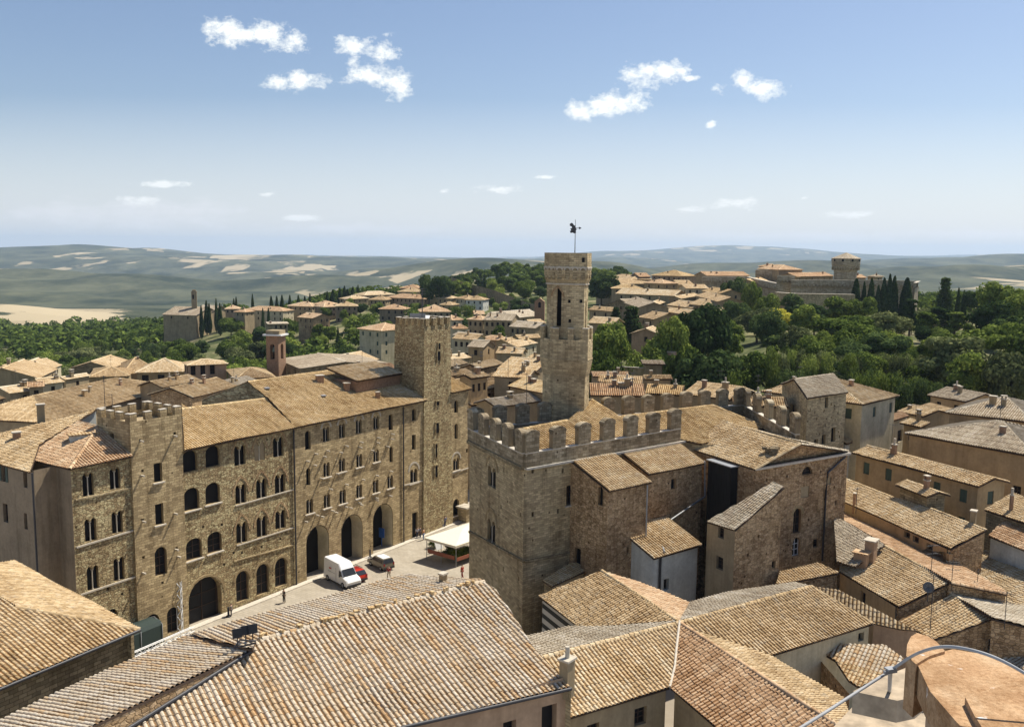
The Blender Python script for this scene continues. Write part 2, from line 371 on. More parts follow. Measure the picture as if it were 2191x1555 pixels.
# ---------------------------------------------------------------- walls with real openings
def arcpts(s,z,w,h,kind):
    hw=w/2
    if kind=='rect': return [(s-hw,z),(s+hw,z),(s+hw,z+h),(s-hw,z+h)]
    if kind=='seg':
        n=8; rise=min(hw*.75,h*.3); top=[(s+hw*math.cos(t),z+h-rise+rise*math.sin(t)) for t in [math.pi*i/n for i in range(n+1)]]
        return [(s-hw,z),(s+hw,z)]+top
    if kind in('arch','portal','lun'):
        n=10; top=[(s+hw*math.cos(t),z+max(h-hw*1.0,0)+min(hw,h)*math.sin(t)) for t in [math.pi*i/n for i in range(n+1)]]
        if h<=hw*1.05: return top
        return [(s-hw,z),(s+hw,z)]+top
    if kind=='bif':
        q=hw*.5; n=6; c=hw*.10
        def arc(cx): return [(cx+(q-c)*math.cos(t),z+h-q+q*math.sin(t)) for t in [math.pi*i/n for i in range(n+1)]]
        R_=arc(s+q+c*0); L_=arc(s-q)
        return [(s-hw+c,z),(s+hw-c,z)]+R_+L_
    if kind=='pt':
        n=6; rr=w*1.0; pts=[]; hp=h-math.sqrt(max(rr*rr-(rr-hw)**2,0)); 
        a1=math.acos((rr-hw)/rr)
        pts+=[(s-(rr-hw)+rr*math.cos(a1*i/n),z+hp+rr*math.sin(a1*i/n)) for i in range(n+1)]
        pts+=[(s+(rr-hw)-rr*math.cos(a1*(n-i)/n),z+hp+rr*math.sin(a1*(n-i)/n)) for i in range(1,n+1)]
        return [(s-hw,z),(s+hw,z)]+pts
class Wall:
    """vertical wall from a (left, seen from outside) to b"""
    def __init__(s,a,b,zb,top=None):
        s.a=Vector((a[0],a[1],0)); s.b=Vector((b[0],b[1],0)); s.L=(s.b-s.a).length; s.d=(s.b-s.a)/s.L; s.n=Vector((s.d.y,-s.d.x,0)); s.zb=zb
        s.top=top; s.holes=[]; s.win=[]; s.extra=MB()
    def pt(s,u,z,o=0): p=s.a+s.d*u+s.n*o; p.z=z; return p
    def px(s,px,py,o=0):
        r=ray(px,py); q=s.a+s.n*o; t=(q-CAM).dot(s.n)/r.dot(s.n); p=CAM+r*t; return (p-s.a).dot(s.d),p.z
    def add(s,kind,px,pt,pb,w,**k):
        u,z=s.px(px,pb); _,z2=s.px(px,pt); u0=s.px(px-w/2,(pt+pb)/2)[0]; u1=s.px(px+w/2,(pt+pb)/2)[0]
        s.addm(kind,u,z,abs(u1-u0),z2-z,**k)
    def addm(s,kind,u,z,w,h,depth=.35,style=None,ring=0,sill=False,rev=None,**k):
        s.holes.append((kind,u,z,w,h,depth)); s.win.append((kind,u,z,w,h,depth,style,ring,sill,rev))
    def hole(s,px,py,w=.28,h=.28):
        u,z=s.px(px,py); s.holes.append(('rect',u,z,w,h,.3,'blank'))
    def build(s,parent,mat,name='wall',mat2=None):
        mb=MB(); s.emit(mb)
        o=mb.build(name,[mat,dark,mat2 or pale],parent)
        for w in s.win: s.window(parent,*w)
        return o
    def emit(s,mb):
        top=s.top
        out=[(0,s.zb),(s.L,s.zb)]+[(u,z) for u,z in top]
        polys=[out]; 
        for h in s.holes: polys.append(arcpts(h[1],h[2],h[3],h[4],h[0]))
        flat=[p for pl in polys for p in pl]
        try: tris=tessellate_polygon([[Vector((p[0],p[1],0)) for p in pl] for pl in polys])
        except Exception: tris=[]
        off=random.uniform(0,50)
        for t in tris:
            q=[flat[i] for i in t]; c=(q[1][0]-q[0][0])*(q[2][1]-q[0][1])-(q[1][1]-q[0][1])*(q[2][0]-q[0][0])
            if abs(c)<1e-9: continue
            if c<0: q=q[::-1]
            mb.poly([s.pt(*p) for p in q],0,[(p[0]+off,p[1]) for p in q])
        for h,pl in zip(s.holes,polys[1:]):
            n=len(pl)
            for i in range(n):
                a=pl[i];b=pl[(i+1)%n]
                if abs(a[0]-b[0])+abs(a[1]-b[1])<1e-6: continue
                mb.poly([s.pt(*a),s.pt(*b),s.pt(b[0],b[1],-h[5]),s.pt(a[0],a[1],-h[5])],0,[(0,0),(.3,0),(.3,h[5]),(0,h[5])])
            if len(h)>6: mb.poly([s.pt(a[0],a[1],-h[5]) for a in pl],1)  # near-black back paints the shade inside a put-log hole
        e=s.extra
        if e.v:
            b=len(mb.v); mb.v+=e.v; mb.f+=[tuple(x+b for x in f) for f in e.f]; mb.mi+=e.mi; mb.uv+=e.uv; mb.sm+=e.sm
    def window(s,parent,kind,u,z,w,h,depth,style,ring,sill,rev):
        mb=MB(); pl=arcpts(u,z,w,h,kind); isdoor=style in('door','open')
        if kind=='portal':
            mb.poly([s.pt(a[0],a[1],-depth) for a in pl],0)  # near-black sheet stands in for the shade deep in the portal
            if rev:   # plastered reveals
                for i in range(len(pl)):
                    a=pl[i];b=pl[(i+1)%len(pl)]
                    if i==0: continue
                    ca=(u+(a[0]-u)*.97,z+(a[1]-z)*.985);cb=(u+(b[0]-u)*.97,z+(b[1]-z)*.985)
                    mb.poly([s.pt(ca[0],ca[1],-.04),s.pt(cb[0],cb[1],-.04),s.pt(cb[0],cb[1],-depth+.02),s.pt(ca[0],ca[1],-depth+.02)],1)
            o=mb.build('doorway',[dark,W['cream']],parent)
        else:
            mb.poly([s.pt(a[0],a[1],-depth) for a in pl],0)
            if style in('frame','shutter','blank2'):
                fm=1
                for du in (-.5,0,.5): mb.box(s.pt(u+du*w*.9,z+h*.46,-depth+.05),(.07,.05,h*.9),math.atan2(s.d.y,s.d.x),fm)
                for dz in (.02,.33,.62): mb.box(s.pt(u,z+h*dz+.03,-depth+.05),(w*.95,.05,.06),math.atan2(s.d.y,s.d.x),fm)
            if style=='shutter':
                for q in(-1,1): mb.box(s.pt(u+q*(w*.75),z+h*.5,.04),(w*.48,.05,h*.98),math.atan2(s.d.y,s.d.x),2)
            if style=='closed':
                for q in(-1,1): mb.box(s.pt(u+q*w*.25,z+h*.5,-.12),(w*.47,.05,h*.96),math.atan2(s.d.y,s.d.x),2)
            if style=='blank': mb.mi[0]=3
            o=mb.build('door' if isdoor else 'window',[dark,wood if style!='blank2' else whitep,greenp,W['tan']],parent)
        if kind=='bif':
            c=MB(); c.tube([s.pt(u,z,-.12),s.pt(u,z+h-w*.28,-.12)],.045 if w<1.2 else .06,8); c.box(s.pt(u,z+h-w*.25,-.12),(.18,.22,.12),math.atan2(s.d.y,s.d.x)); c.box(s.pt(u,z+.06,-.12),(.15,.15,.1),math.atan2(s.d.y,s.d.x))
            c.build('colonnette',pale,o)
        if ring:
            c=MB(); k='pt' if ring==2 else 'arch'; hh=h+(w*.42 if kind=='bif' else .0)
            q0=arcpts(u,z,w*1.16,hh+.05,k)[2:]; q1=arcpts(u,z-.0,w*1.16+.5,hh+.32,k)[2:]
            zs=z+h*.45
            for i in range(len(q0)-1):
                a,b,c1,d=q0[i],q0[i+1],q1[i+1],q1[i]
                c.poly([s.pt(*a,.05),s.pt(*d,.05),s.pt(*c1,.05),s.pt(*b,.05)],0,[(i*.3,0),(i*.3,.3),(i*.3+.3,.3),(i*.3+.3,0)])
                c.poly([s.pt(*d,.05),s.pt(*d,-.02),s.pt(*c1,-.02),s.pt(*c1,.05)]); c.poly([s.pt(*a,-.02),s.pt(*a,.05),s.pt(*b,.05),s.pt(*b,-.02)])
            c.build('surround',pale if ring==3 else W['brickish'] if ring==2 else W['course'],o)
        if sill:
            c=MB(); c.box(s.pt(u,z-.07,.06),(w+.35,.26,.13),math.atan2(s.d.y,s.d.x)); c.build('sill',coping,o)
def band(parent,wall,p0,p1,mat=None,h=.16,o=.1,name='string_course'):
    a=wall.px(*p0); b=wall.px(*p1); A=wall.pt(a[0],a[1],o*.5); B=wall.pt(b[0],b[1],o*.5)
    mb=MB(); d=B-A; c=(A+B)/2; L=d.length; rt=Matrix((d.normalized(),wall.n,d.normalized().cross(wall.n))).transposed()
    mb.box(c,(L,o+.04,h),rot=rt); return mb.build(name,mat or pale,parent)
def pipe(parent,pts,r=.07,mat=None,name='drainpipe'):
    mb=MB(); mb.tube(pts,r,6); return mb.build(name,mat or iron,parent)
def chimney(parent,p,w=.6,h=1.4,rz=0,kind=0,mat=None):
    mb=MB(); mb.box((p.x,p.y,p.z+h/2-.5),(w,w*.8,h+1),rz,0); mb.box((p.x,p.y,p.z+h+.05),(w*1.25,w*1.05,.12),rz,1)
    if kind==1:
        for q in(-1,1): mb.box((p.x+math.cos(rz)*q*w*.4,p.y+math.sin(rz)*q*w*.4,p.z+h+.3),(.12,w*.7,.4),rz,0)
        mb.box((p.x,p.y,p.z+h+.55),(w*1.3,w*1.1,.1),rz,1)
    if kind==2: mb.tube([(p.x,p.y,p.z+h),(p.x,p.y,p.z+h+.8)],.14,7,1)
    return mb.build('chimney',[mat or brickm,pale],parent)
def plane3(a,b,c):
    n=(Vector(b)-Vector(a)).cross(Vector(c)-Vector(a)).normalized(); return Plane(a,n if n.z>0 else -n)
HSEED=random.Random(5); HC=[]
def house(label,A,B,dist,Rp,kind='g',deg=18,wall='tan',rm='warm',drop=9,win=(3,1),side=1,ch=1,cat='house',name='house',group=None,oh=.4,z=None,deep=None,style='frame',ww=.95,wh=1.45,chk=0,eh=0):
    if z is None: z=D(A[0],A[1],dist).z
    a=P(A[0],A[1],z); b=P(B[0],B[1],z); d=(b-a).normalized(); L=(b-a).length; nr=Vector((-d.y,d.x,0))
    t=math.tan(R(deg)); m_=(a+b)/2+nr*4; drop=max(drop,z-ground(m_.x,m_.y)+2.5) if m_.y>100 else drop
    if kind in('g','h','s'):
        if isinstance(Rp,tuple):
            pl=slope(a,b,deg); q=pl.at(*Rp); half=max(1.5,min((q-a).dot(nr),30)); dep=half*2 if kind!='s' else half
        else: dep=Rp; half=dep/2 if kind!='s' else dep
        if deep: dep=deep; 
    else: dep=Rp; half=L/2
    c=b+nr*dep; e=a+nr*dep; up=Vector((0,0,1))
    o=empty(name,(a.x,a.y,z-drop),label,cat,group); cc_=(a+c)/2; HC.append((cc_.x,cc_.y,(c-a).length/2))
    rdg=[]
    if kind=='g':
        r0=a+nr*half+up*(half*t); r1=b+nr*half+up*(half*t); F_=[[a,b,r1,r0],[c,e,r0,r1]]; rdg=[(r0,r1)]; tops=[None,'g',None,'g']
    elif kind=='s':
        r0=e+up*(half*t); r1=c+up*(half*t); F_=[[a,b,r1,r0]]; tops=[None,'s',None,'s']
    elif kind=='h':
        hh=min(half,L*.48); r0=a+nr*half+d*hh+up*(half*t); r1=b+nr*half-d*hh+up*(half*t)
        F_=[[a,b,r1,r0],[b,c,r1],[c,e,r0,r1],[e,a,r0]]; rdg=[(r0,r1),(a,r0),(b,r1)]; tops=[None]*4
        if L*.48<half*1.02 and False: pass
    elif kind=='x':
        r0=a+d*half+up*(half*t); r1=r0+nr*dep; F_=[[e,a,r0,r1],[b,c,r1,r0]]; rdg=[(r0,r1)]; tops=['x',None,'x',None]
    elif kind=='p':
        r0=(a+c)/2+up*(min(L,dep)/2*t); F_=[[a,b,r0],[b,c,r0],[c,e,r0],[e,a,r0]]; rdg=[(a,r0),(b,r0),(e,r0)]; tops=[None]*4
    roof(o,F_,rm,rdg)
    i=oh; wc=[a+d*i+nr*i,b-d*i+nr*i,c-d*i-nr*i,e+d*i-nr*i]; zb=z-drop; mb=MB(); walls=[]
    for k in range(4):
        p,q=wc[k],wc[(k+1)%4]; l=(q-p).length; zt=z-.02
        if tops[k] in('g','x'): top=[(l,zt),(l/2,zt+l/2*t),(0,zt)]
        elif tops[k]=='s': top=[(l,zt+(dep*t if k==1 else 0)),(0,zt+(dep*t if k==3 else 0))] 
        elif kind=='s' and k==2: top=[(l,zt+dep*t),(0,zt+dep*t)]
        else: top=[(l,zt),(0,zt)]
        w=Wall(p,q,zb,top); vis=w.n.dot(CAM-p)>0
        if vis and (k==0 or side) and win[0]:
            n=win[0] if k==0 else max(1,min(win[0],int(l/3)))
            if l>2.2:
                for rr in range(win[1]):
                    for cc in range(n):
                        if HSEED.random()<.12: continue
                        w.addm('rect',l*(cc+.5)/n,z-2.3-rr*3.1-eh,min(ww,l/n*.5),wh,style=style,depth=.22)
        w.emit(mb); walls.append(w)
    mb.build('wall',[W[wall],dark,pale],o)
    for w in walls:
        for q in w.win: w.window(o,*q)
    for k in range(ch):
        fa=F_[0]; al,be=HSEED.uniform(.15,.85),HSEED.uniform(.45,.9)
        p=fa[0].lerp(fa[1],al).lerp((fa[-1] if len(fa)<4 else fa[3].lerp(fa[2],al)),be)
        chimney(o,p,HSEED.choice((.5,.6,.8)),HSEED.choice((.6,.9,1.2)),math.atan2(d.y,d.x),chk or HSEED.choice((0,0,1,2)),HSEED.choice((brickm,W['tan'],W['ochre'])))
    o['_z']=z; del o['_z']
    return o,(a,b,c,e)
# ---------------------------------------------------------------- sky
wd=bpy.data.worlds.new('World'); S.world=wd; wd.use_nodes=True; T=NT(wd)
sky=T.n('TexSky',sky_type='NISHITA'); sky.sun_disc=False; sky.sun_elevation=R(SUN_EL); sky.sun_rotation=R(SUN_AZ); sky.altitude=500; sky.air_density=1.; sky.dust_density=1.3; sky.ozone_density=1.6
tc=T.n('TexCoord').outputs['Generated']; sx=T.n('SeparateXYZ'); T.l(tc,sx.inputs[0])
yy=T.math('MAXIMUM',sx.outputs[1],.05); tx=T.math('DIVIDE',sx.outputs[0],yy); tz=T.math('DIVIDE',sx.outputs[2],yy)
cv=T.n('CombineXYZ'); T.l(tx,cv.inputs[0]); T.l(tz,cv.inputs[1]); cv=cv.outputs[0]
def cloudset(blobs,nscale,amp,lo,hi,stretch=1.6):
    nz=T.n('TexNoise'); nz.inputs['Scale'].default_value=nscale; nz.inputs['Detail'].default_value=7; nz.inputs['Roughness'].default_value=.68; T.l(T.mapping(cv,(1,stretch,1)),nz.inputs['Vector'])
    cur=None
    for px,py,rx,ry in blobs:
        r=ray(px,py); c=(r.x/r.y,r.z/r.y,0); a=T.n('VectorMath',operation='SUBTRACT'); T.l(cv,a.inputs[0]); a.inputs[1].default_value=c
        b=T.n('VectorMath',operation='MULTIPLY'); T.l(a.outputs[0],b.inputs[0]); b.inputs[1].default_value=(F/rx,F/ry,0)
        l=T.n('VectorMath',operation='LENGTH'); T.l(b.outputs[0],l.inputs[0]); cur=l.outputs['Value'] if cur is None else T.math('SMOOTH_MIN',cur,l.outputs['Value'],.5)
    k=T.math('SUBTRACT',1.15,cur); k=T.math('ADD',k,T.math('MULTIPLY',T.math('SUBTRACT',nz.outputs['Fac'],.5),amp))
    return T.ramp(k,[(lo,(0,0,0)),(hi,(1,1,1))])
c1=cloudset([(483,70,44,30),(560,76,66,26),(620,84,34,24),(757,104,38,28),(836,112,26,30),(600,178,36,18),(650,172,60,24),(795,168,50,24),(840,170,40,34),(1375,162,44,26),(1425,152,40,26),(1335,215,56,28),(1285,225,46,24),(1235,238,44,18),(1590,172,26,20),(1632,188,46,24),(1530,190,22,11),(1477,168,18,6)],36,4.6,.1,1.5,1.4)
c2=cloudset([(1575,437,64,13),(1475,449,34,8),(1060,405,62,9),(1165,379,24,5),(574,415,22,7),(950,410,12,6),(300,430,60,14),(345,394,70,9),(640,466,60,9),(1820,458,60,9),(1720,424,12,6),(1521,267,12,9)],46,3.4,.25,1.0,2.4)
c3=cloudset([(280,462,240,34),(120,455,120,16),(420,450,120,20),(760,490,160,12),(1000,520,260,12),(1650,505,260,12),(2100,500,200,12)],26,3.2,.1,1.3,3.)
bgc=T.mix(c3,sky.outputs[0],(7.6,7.3,7.2)); fac3=T.math('MULTIPLY',c3,.42)
skyc=T.mix(fac3,sky.outputs[0],(8.6,8.5,8.6)); skyc=T.mix(T.math('MULTIPLY',c2,.8),skyc,(10.6,11.,10.2)); skyc=T.mix(T.math('MULTIPLY',c1,.95),skyc,(10.2,10.6,9.9))
skyc=T.mix(T.ramp(tz,[(.0,(.75,.75,.75)),(.16,(0,0,0))]),skyc,(8.2,8.6,8.9)); skyc=T.mix(1.,skyc,(.985,.97,1.0),'MULTIPLY'); bg=T.n('Background'); bg.inputs['Strength'].default_value=.084; T.l(skyc,bg.inputs[0]); ow=T.n('OutputWorld'); T.l(bg.outputs[0],ow.inputs[0])
# ---------------------------------------------------------------- terrain
TC=[-700,0,250,500,800,1100,1300,1500,1700,1900,2191,2900]
TD=[0,150,220,300,380,460,560,700,850,1100,1600,2500,4000,6000,8000,11000,15000,20000,27000]
TZ=[
[0,0,0,0,0,0,0,0,0,0,0,0],            #0
[0,-1,-1,-1,0,0,2,3,5,7,8,8],         #150
[-5,-6,-5,-4,-1,0,4,7,12,14,14,14],     #220
[-13,-14,-12,-10,-5,0,6,8,13,14,15,15], #300
[-20,-20,-18,-12,-4,2,8,8,8,10,14,14],#380
[-26,-26,-24,-13,-1,4,9,9,10,10,14,14],#460
[-32,-32,-28,-10,2,8,12,12,12,10,10,8],#560
[-38,-38,-34,-16,4,12,14,10,6,4,0,0], #700
[-48,-48,-42,-34,-10,17,16,0,-8,-10,-15,-15], #850
[-62,-64,-58,-60,-40,8,0,-20,-25,-28,-30,-30], #1100
[-64,-54,-74,-96,-92,-50,-45,-50,-50,-50,-45,-40], #1600
[-110,-112,-115,-122,-120,-90,-80,-75,-75,-70,-60,-50], #2500
[-150,-135,-130,-125,-120,-105,-95,-90,-75,-70,-50,-30], #4000
[-95,-90,-90,-95,-95,-90,-110,-110,-70,-50,-15,5], #6000
[-15,-20,-25,-65,-65,-90,-110,-120,-75,2,24,34], #8000
[18,16,9,-52,-50,-75,-110,-120,-120,-80,-70,-60], #11000
[-60,-70,-90,-105,-110,-115,-90,-90,-90,-80,-70,-60], #15000
[-110,-120,-125,-135,-140,-130,50,80,60,30,10,20], #20000
[-160,-160,-160,-170,-170,-165,-20,0,0,-20,-30,-20]] #27000
TZ=np.array(TZ,dtype=float); TCa=np.array(TC,float); TDa=np.array(TD,float)
def hnoise(x,y,s,seed=0):
    return (math.sin(x/s*1.7+seed)+math.sin(y/s*2.1+seed*2.3)+math.sin((x+y)/s*1.3+1.7*seed)+math.sin((x-1.4*y)/s*1.05+seed*.7))/4
def ground(x,y):
    d=max(y,1.); c=CX+F*x/max(y,25.); c=min(max(c,-700),2900); d=min(d,26999)
    i=int(np.searchsorted(TCa,c,side='right'))-1; i=min(i,len(TC)-2); j=int(np.searchsorted(TDa,d,side='right'))-1; j=min(j,len(TD)-2)
    a=(c-TCa[i])/(TCa[i+1]-TCa[i]); b=(d-TDa[j])/(TDa[j+1]-TDa[j]); a=a*a*(3-2*a)
    z=(TZ[j][i]*(1-a)+TZ[j][i+1]*a)*(1-b)+(TZ[j+1][i]*(1-a)+TZ[j+1][i+1]*a)*b
    k=min(max((d-900)/3000,0),1)
    z+=k*(58*hnoise(x,y,1500,1)+36*hnoise(x,y,560,2)+14*hnoise(x,y,190,3))*((1+1.1*max(0,1-abs(d-4600)/2600)) if d<12000 else .4)
    if d>12000: kk_=min(max((c-1150)/150,0),1); z+=(30+100*kk_)*hnoise(x,y,2600,5)*min((d-12000)/5000,1)+(12+45*kk_)*hnoise(x,y,1100,6)
    return z
def terrain_mat(t):
    pos=t.n('NewGeometry').outputs['Position']; s=t.n('SeparateXYZ'); t.l(pos,s.inputs[0])
    # far: wheat fields and woods in broad patches
    f=t.noise(t.mapping(pos,(1/900,1/1900,0)),1,6,.6,.4)
    lr=t.math('MULTIPLY',t.math('DIVIDE',s.outputs[0],t.math('MAXIMUM',s.outputs[1],100)),.02)
    vo=t.n('TexVoronoi'); vo.inputs['Scale'].default_value=1; t.l(t.mapping(pos,(1/230,1/430,0)),vo.inputs['Vector'])
    vc=t.n('SeparateColor'); t.l(vo.outputs['Color'],vc.inputs[0])
    band_=t.noise(t.mapping(pos,(1/5200,1/7000,0),(.7,.35,0)),1,2,.5); az_=t.math('ABSOLUTE',t.math('ADD',t.math('DIVIDE',s.outputs[0],t.math('MAXIMUM',s.outputs[1],100)),.13)); band_=t.math('SUBTRACT',band_,t.math('MULTIPLY',t.ramp(az_,[(.17,(0,0,0)),(.30,(1,1,1))]),.085))
    f2=t.math('ADD',t.math('ADD',f,t.math('MULTIPLY',t.math('SUBTRACT',band_,.5),.75)),t.math('MULTIPLY',t.math('SUBTRACT',vc.outputs[0],.5),.26))
    fld=t.ramp(f2,[(.60,(0,0,0)),(.622,(1,1,1))])
    fcol=t.mix(vc.outputs[1],(.30,.25,.16),(.42,.35,.23)); wn=t.noise(t.mapping(pos,(1/70,1/70,0)),1,5,.7)
    wcol=t.mix(wn,(.035,.045,.022),(.13,.14,.075))
    # a stubble slope low on the left, nearer than the woods
    a1=t.math('GREATER_THAN',t.noise(t.mapping(pos,(1/420,1/500,0)),1,5,.6),.44)
    box_=t.math('MULTIPLY',t.math('LESS_THAN',t.math('ADD',t.math('DIVIDE',s.outputs[0],s.outputs[1]),t.math('MULTIPLY',t.math('SUBTRACT',wn,.5),.12)),-.43),t.math('MULTIPLY',t.math('GREATER_THAN',s.outputs[1],1150),t.math('LESS_THAN',s.outputs[1],2300)))
    fld=t.math('MAXIMUM',fld,t.math('MULTIPLY',a1,box_))
    wb=t.noise(t.mapping(pos,(1/300,1/520,0)),1,6,.7); wcol=t.mix(t.ramp(wb,[(.4,(0,0,0)),(.6,(1,1,1))]),(.022,.032,.018),t.mix(wn,(.05,.062,.032),(.15,.15,.09)))
    far=t.mix(fld,wcol,fcol)
    # a stubble field low on the left
    # near: scrub, earth and dry grass
    nn=t.noise(pos,.05,6,.7); near=t.ramp(nn,[(.36,(.05,.065,.025)),(.5,(.11,.12,.05)),(.64,(.28,.24,.14))])
    k=t.ramp(t.math('DIVIDE',s.outputs[1],1400),[(.55,(0,0,0)),(.75,(1,1,1))])
    c=t.mix(k,near,far)
    street=t.mix(t.noise(pos,.9,4,.7),(.26,.22,.17),(.38,.33,.26))
    c=t.mix(t.ramp(t.math('DIVIDE',s.outputs[1],400),[(.40,(1,1,1)),(.5,(0,0,0))]),c,street)
    t.out(c,.97,wn,.3,3.,spec=.05)
ths=np.concatenate([np.linspace(-1.25,-.62,14)[:-1],np.linspace(-.62,.62,200),np.linspace(.62,1.25,14)[1:]])
ds=np.concatenate([[4,60,140],np.geomspace(160,900,60),np.geomspace(920,27000,170)])
rows=[]
for dd_ in ds:
    rows.append([(math.tan(th)*dd_,dd_,ground(math.tan(th)*dd_,dd_)-(.3 if dd_<700 else 0)) for th in ths])
g=MB(); g.grid(rows); g.build('ground',M('terrain',terrain_mat),kind='structure')
# piazza paving, one sheet above the ground
def pave_mat(t):
    pos=t.n('NewGeometry').outputs['Position']; mp=t.mapping(pos,(1,1,1)); mp.node.inputs['Rotation'].default_value=(0,0,R(33))
    br=t.n('TexBrick'); t.l(mp,br.inputs['Vector']); br.inputs['Scale'].default_value=1; br.inputs['Brick Width'].default_value=.8; br.inputs['Row Height'].default_value=.4; br.inputs['Mortar Size'].default_value=.02
    br.inputs['Color1'].default_value=(.37,.325,.255,1); br.inputs['Color2'].default_value=(.43,.38,.30,1); br.inputs['Mortar'].default_value=(.27,.245,.2,1)
    n=t.noise(pos,.35,5,.7); c=t.mix(.8,br.outputs['Color'],t.ramp(n,[(.3,(.74,.72,.68)),(.62,(1,1,1))]),'MULTIPLY')
    t.out(c,.85,br.outputs['Fac'],.2,.02)
mb=MB(); mb.poly([(-52,50,.004),(30,50,.004),(30,122,.004),(8,165,.004),(-20,165,.004),(-52,120,.004)]); mb.build('piazza_paving',M('paving',pave_mat),kind='structure')

# ================================================================ ROW OF MEDIEVAL HOUSES (left side of the square)
A0=P(632,1252,0); az=R(33.3); fd=Vector((math.sin(az),math.cos(az),0)); fn=Vector((fd.y,-fd.x,0)); bk=-fn
def onF(px,py,o=0):
    r=ray(px,py); q=A0+fn*o; t=(q-CAM).dot(fn)/r.dot(fn); p=CAM+r*t; return p
def fs(px,py): return (onF(px,py)-A0).dot(fd)
def FP(u,o=0,z=0): p=A0+fd*u+fn*o; p.z=z; return p
sL0=fs(158,1150); sT0=fs(280,1030); sT1=fs(390,1040); sM=0.; sR=fs(862,1050); sP0=fs(907,850); sP1=fs(962,830); sE=sP1+4.6
zE=onF(628,913).z; zLe=onF(160,998).z; zT=onF(388,884).z
def wall_on(u0,u1,top,zb=-2,o=0): w=Wall(FP(u0,o),FP(u1,o),zb,top); return w
def winlist(w,L):
    for q in L:
        k=dict(q[5]) if len(q)>5 else {}; w.add(*q[:5],**k)
# --- house at the left end
HL=empty('town_house',FP(sL0,0,0),'rubble house with three rows of twin windows under an orange hipped roof','house')
w=wall_on(sL0,sT0,[(sT0-sL0,zLe),(0,zLe)])
r3=dict(ring=0,sill=False)
winlist(w,[('bif',190,1012,1061,27),('bif',247,1001,1046,25),('bif',195,1108,1157,28),('bif',252,1093,1140,26),('bif',200,1210,1261,28),('bif',256,1192,1241,26),('arch',240,1302,1345,27,dict(style='frame'))])
for q in((232,1262),(262,1273),(180,1290)): w.hole(*q)
w.build(HL,W['rubble'])
for a,b in(((161,1069),(282,1043)),((163,1171),(286,1134)),((172,1272),(292,1232))): band(HL,w,a,b,pale if a[0]>161 else W['fine'])
dL=8.5; sd_a=FP(sL0,-dL); w2=Wall(sd_a,FP(sL0),-2,[(dL,zLe),(0,zLe)])
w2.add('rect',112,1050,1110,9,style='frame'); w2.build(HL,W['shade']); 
pL=slope(FP(sL0-.4,.5,zLe),FP(sT0,.5,zLe),22); ap=pL.at(210,912); 
c0=FP(sL0-.4,.5,zLe); c1=FP(sT0,.5,zLe); hh=(ap.z-zLe); apx=FP((ap-A0).dot(fd),(ap-A0).dot(fn),ap.z)
b0=FP(sL0-.4,-dL-1,zLe); ap2=FP((ap-A0).dot(fd)+.2,-dL-1,ap.z); apr=FP(sT0,(ap-A0).dot(fn),ap.z)
roof(HL,[[c0,c1,apr,apx],[b0,c0,apx,ap2]],'red',[(c0,apx),(apx,ap2)])
mb=MB(); dq=FP((apx-A0).dot(fd)-1.8,-4.8,apx.z-.9); mb.box(dq,(2.6,1.1,.8),az); mb.box(dq+Vector((0,0,.5)),(2.9,1.4,.14),az,1); mb.build('roof_dormer',[W['white'],RT['warm']],HL)
# neighbour further left, shaded end wall
HN=empty('town_house',FP(sL0-6,-dL-3,0),'brown plastered house with shutters and long drainpipe at the left edge','house')
zn=zLe-.2; e0=P(72,1006,zn); e1=P(-60,975,zn); dn=(e1-e0).normalized(); per=Vector((-dn.y,dn.x,0)); per=per if per.y>0 else -per
w=Wall(e1,e0,-2,[((e0-e1).length,zn),(0,zn)])
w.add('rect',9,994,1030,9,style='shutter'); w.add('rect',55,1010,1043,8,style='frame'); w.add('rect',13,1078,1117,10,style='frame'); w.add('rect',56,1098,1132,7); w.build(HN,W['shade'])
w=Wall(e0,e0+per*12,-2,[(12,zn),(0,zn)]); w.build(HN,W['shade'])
pN=slope(e0,e1,17); t0=e0+(e0-e1).normalized()*.3
roof(HN,[[pN.at(64,1010),pN.at(-60,978),pN.at(-60,935),pN.at(0,928),pN.at(143,892),pN.at(210,874),pN.at(162,903),pN.at(84,952)]],'warm')
pipe(HN,[P(70,1010,zn)+Vector((.1,-.3,0)),(P(70,1010,zn)+Vector((.1,-.3,-14)))],.09)
pipe(HL,[FP(sL0,-4.2,zLe-.5)+fd*-.12,FP(sL0,-4.2,-1)+fd*-.12],.07,MATS['dark_wood'])
chimney(HN,pN.at(88,898),.7,1.6,az,0,W['tan']); chimney(HN,pN.at(36,940),.7,.7,az)
q1,q2=pN.at(145,905),pN.at(205,875)
mb=MB(); mb.poly([q1,q2,q2+Vector((0,0,-3)),q1+Vector((0,0,-3))]); mb.build('patched_wall',W['white'],HN)
# --- small crenellated tower
TT=empty('crenellated_tower',FP(sT0,0,0),'slim grey stone tower with square battlements rising between the left end houses','tower')
w=wall_on(sT0,sT1,[(sT1-sT0,zT),(0,zT)],o=.25)
winlist(w,[('rect',339,990,1031,18,dict(sill=True)),('rect',342,1077,1122,18,dict(sill=True)),('arch',345.5,1169,1230,26,dict(style='frame')),('arch',327,1313,1363,31,dict(style='open',depth=.5)),('arch',371,1298,1352,25,dict(style='frame'))])
for q in((348,1249),(300,945),(374,930),(305,1010),(306,1115),(307,1195),(378,1175)): w.hole(*q)
w.build(TT,W['course'])
for px_,py_,ln in((300,943,1),(372,932,1),(302,1017,1),(373,1098,1),(305,1115,1),(375,1175,1),(305,1225,1),(380,1190,1)):
    u,z=w.px(px_,py_); mb=MB(); mb.box(w.pt(u,z,.25),(.17,.5,.15),math.atan2(fd.y,fd.x)); mb.build('corbel',pale,TT)
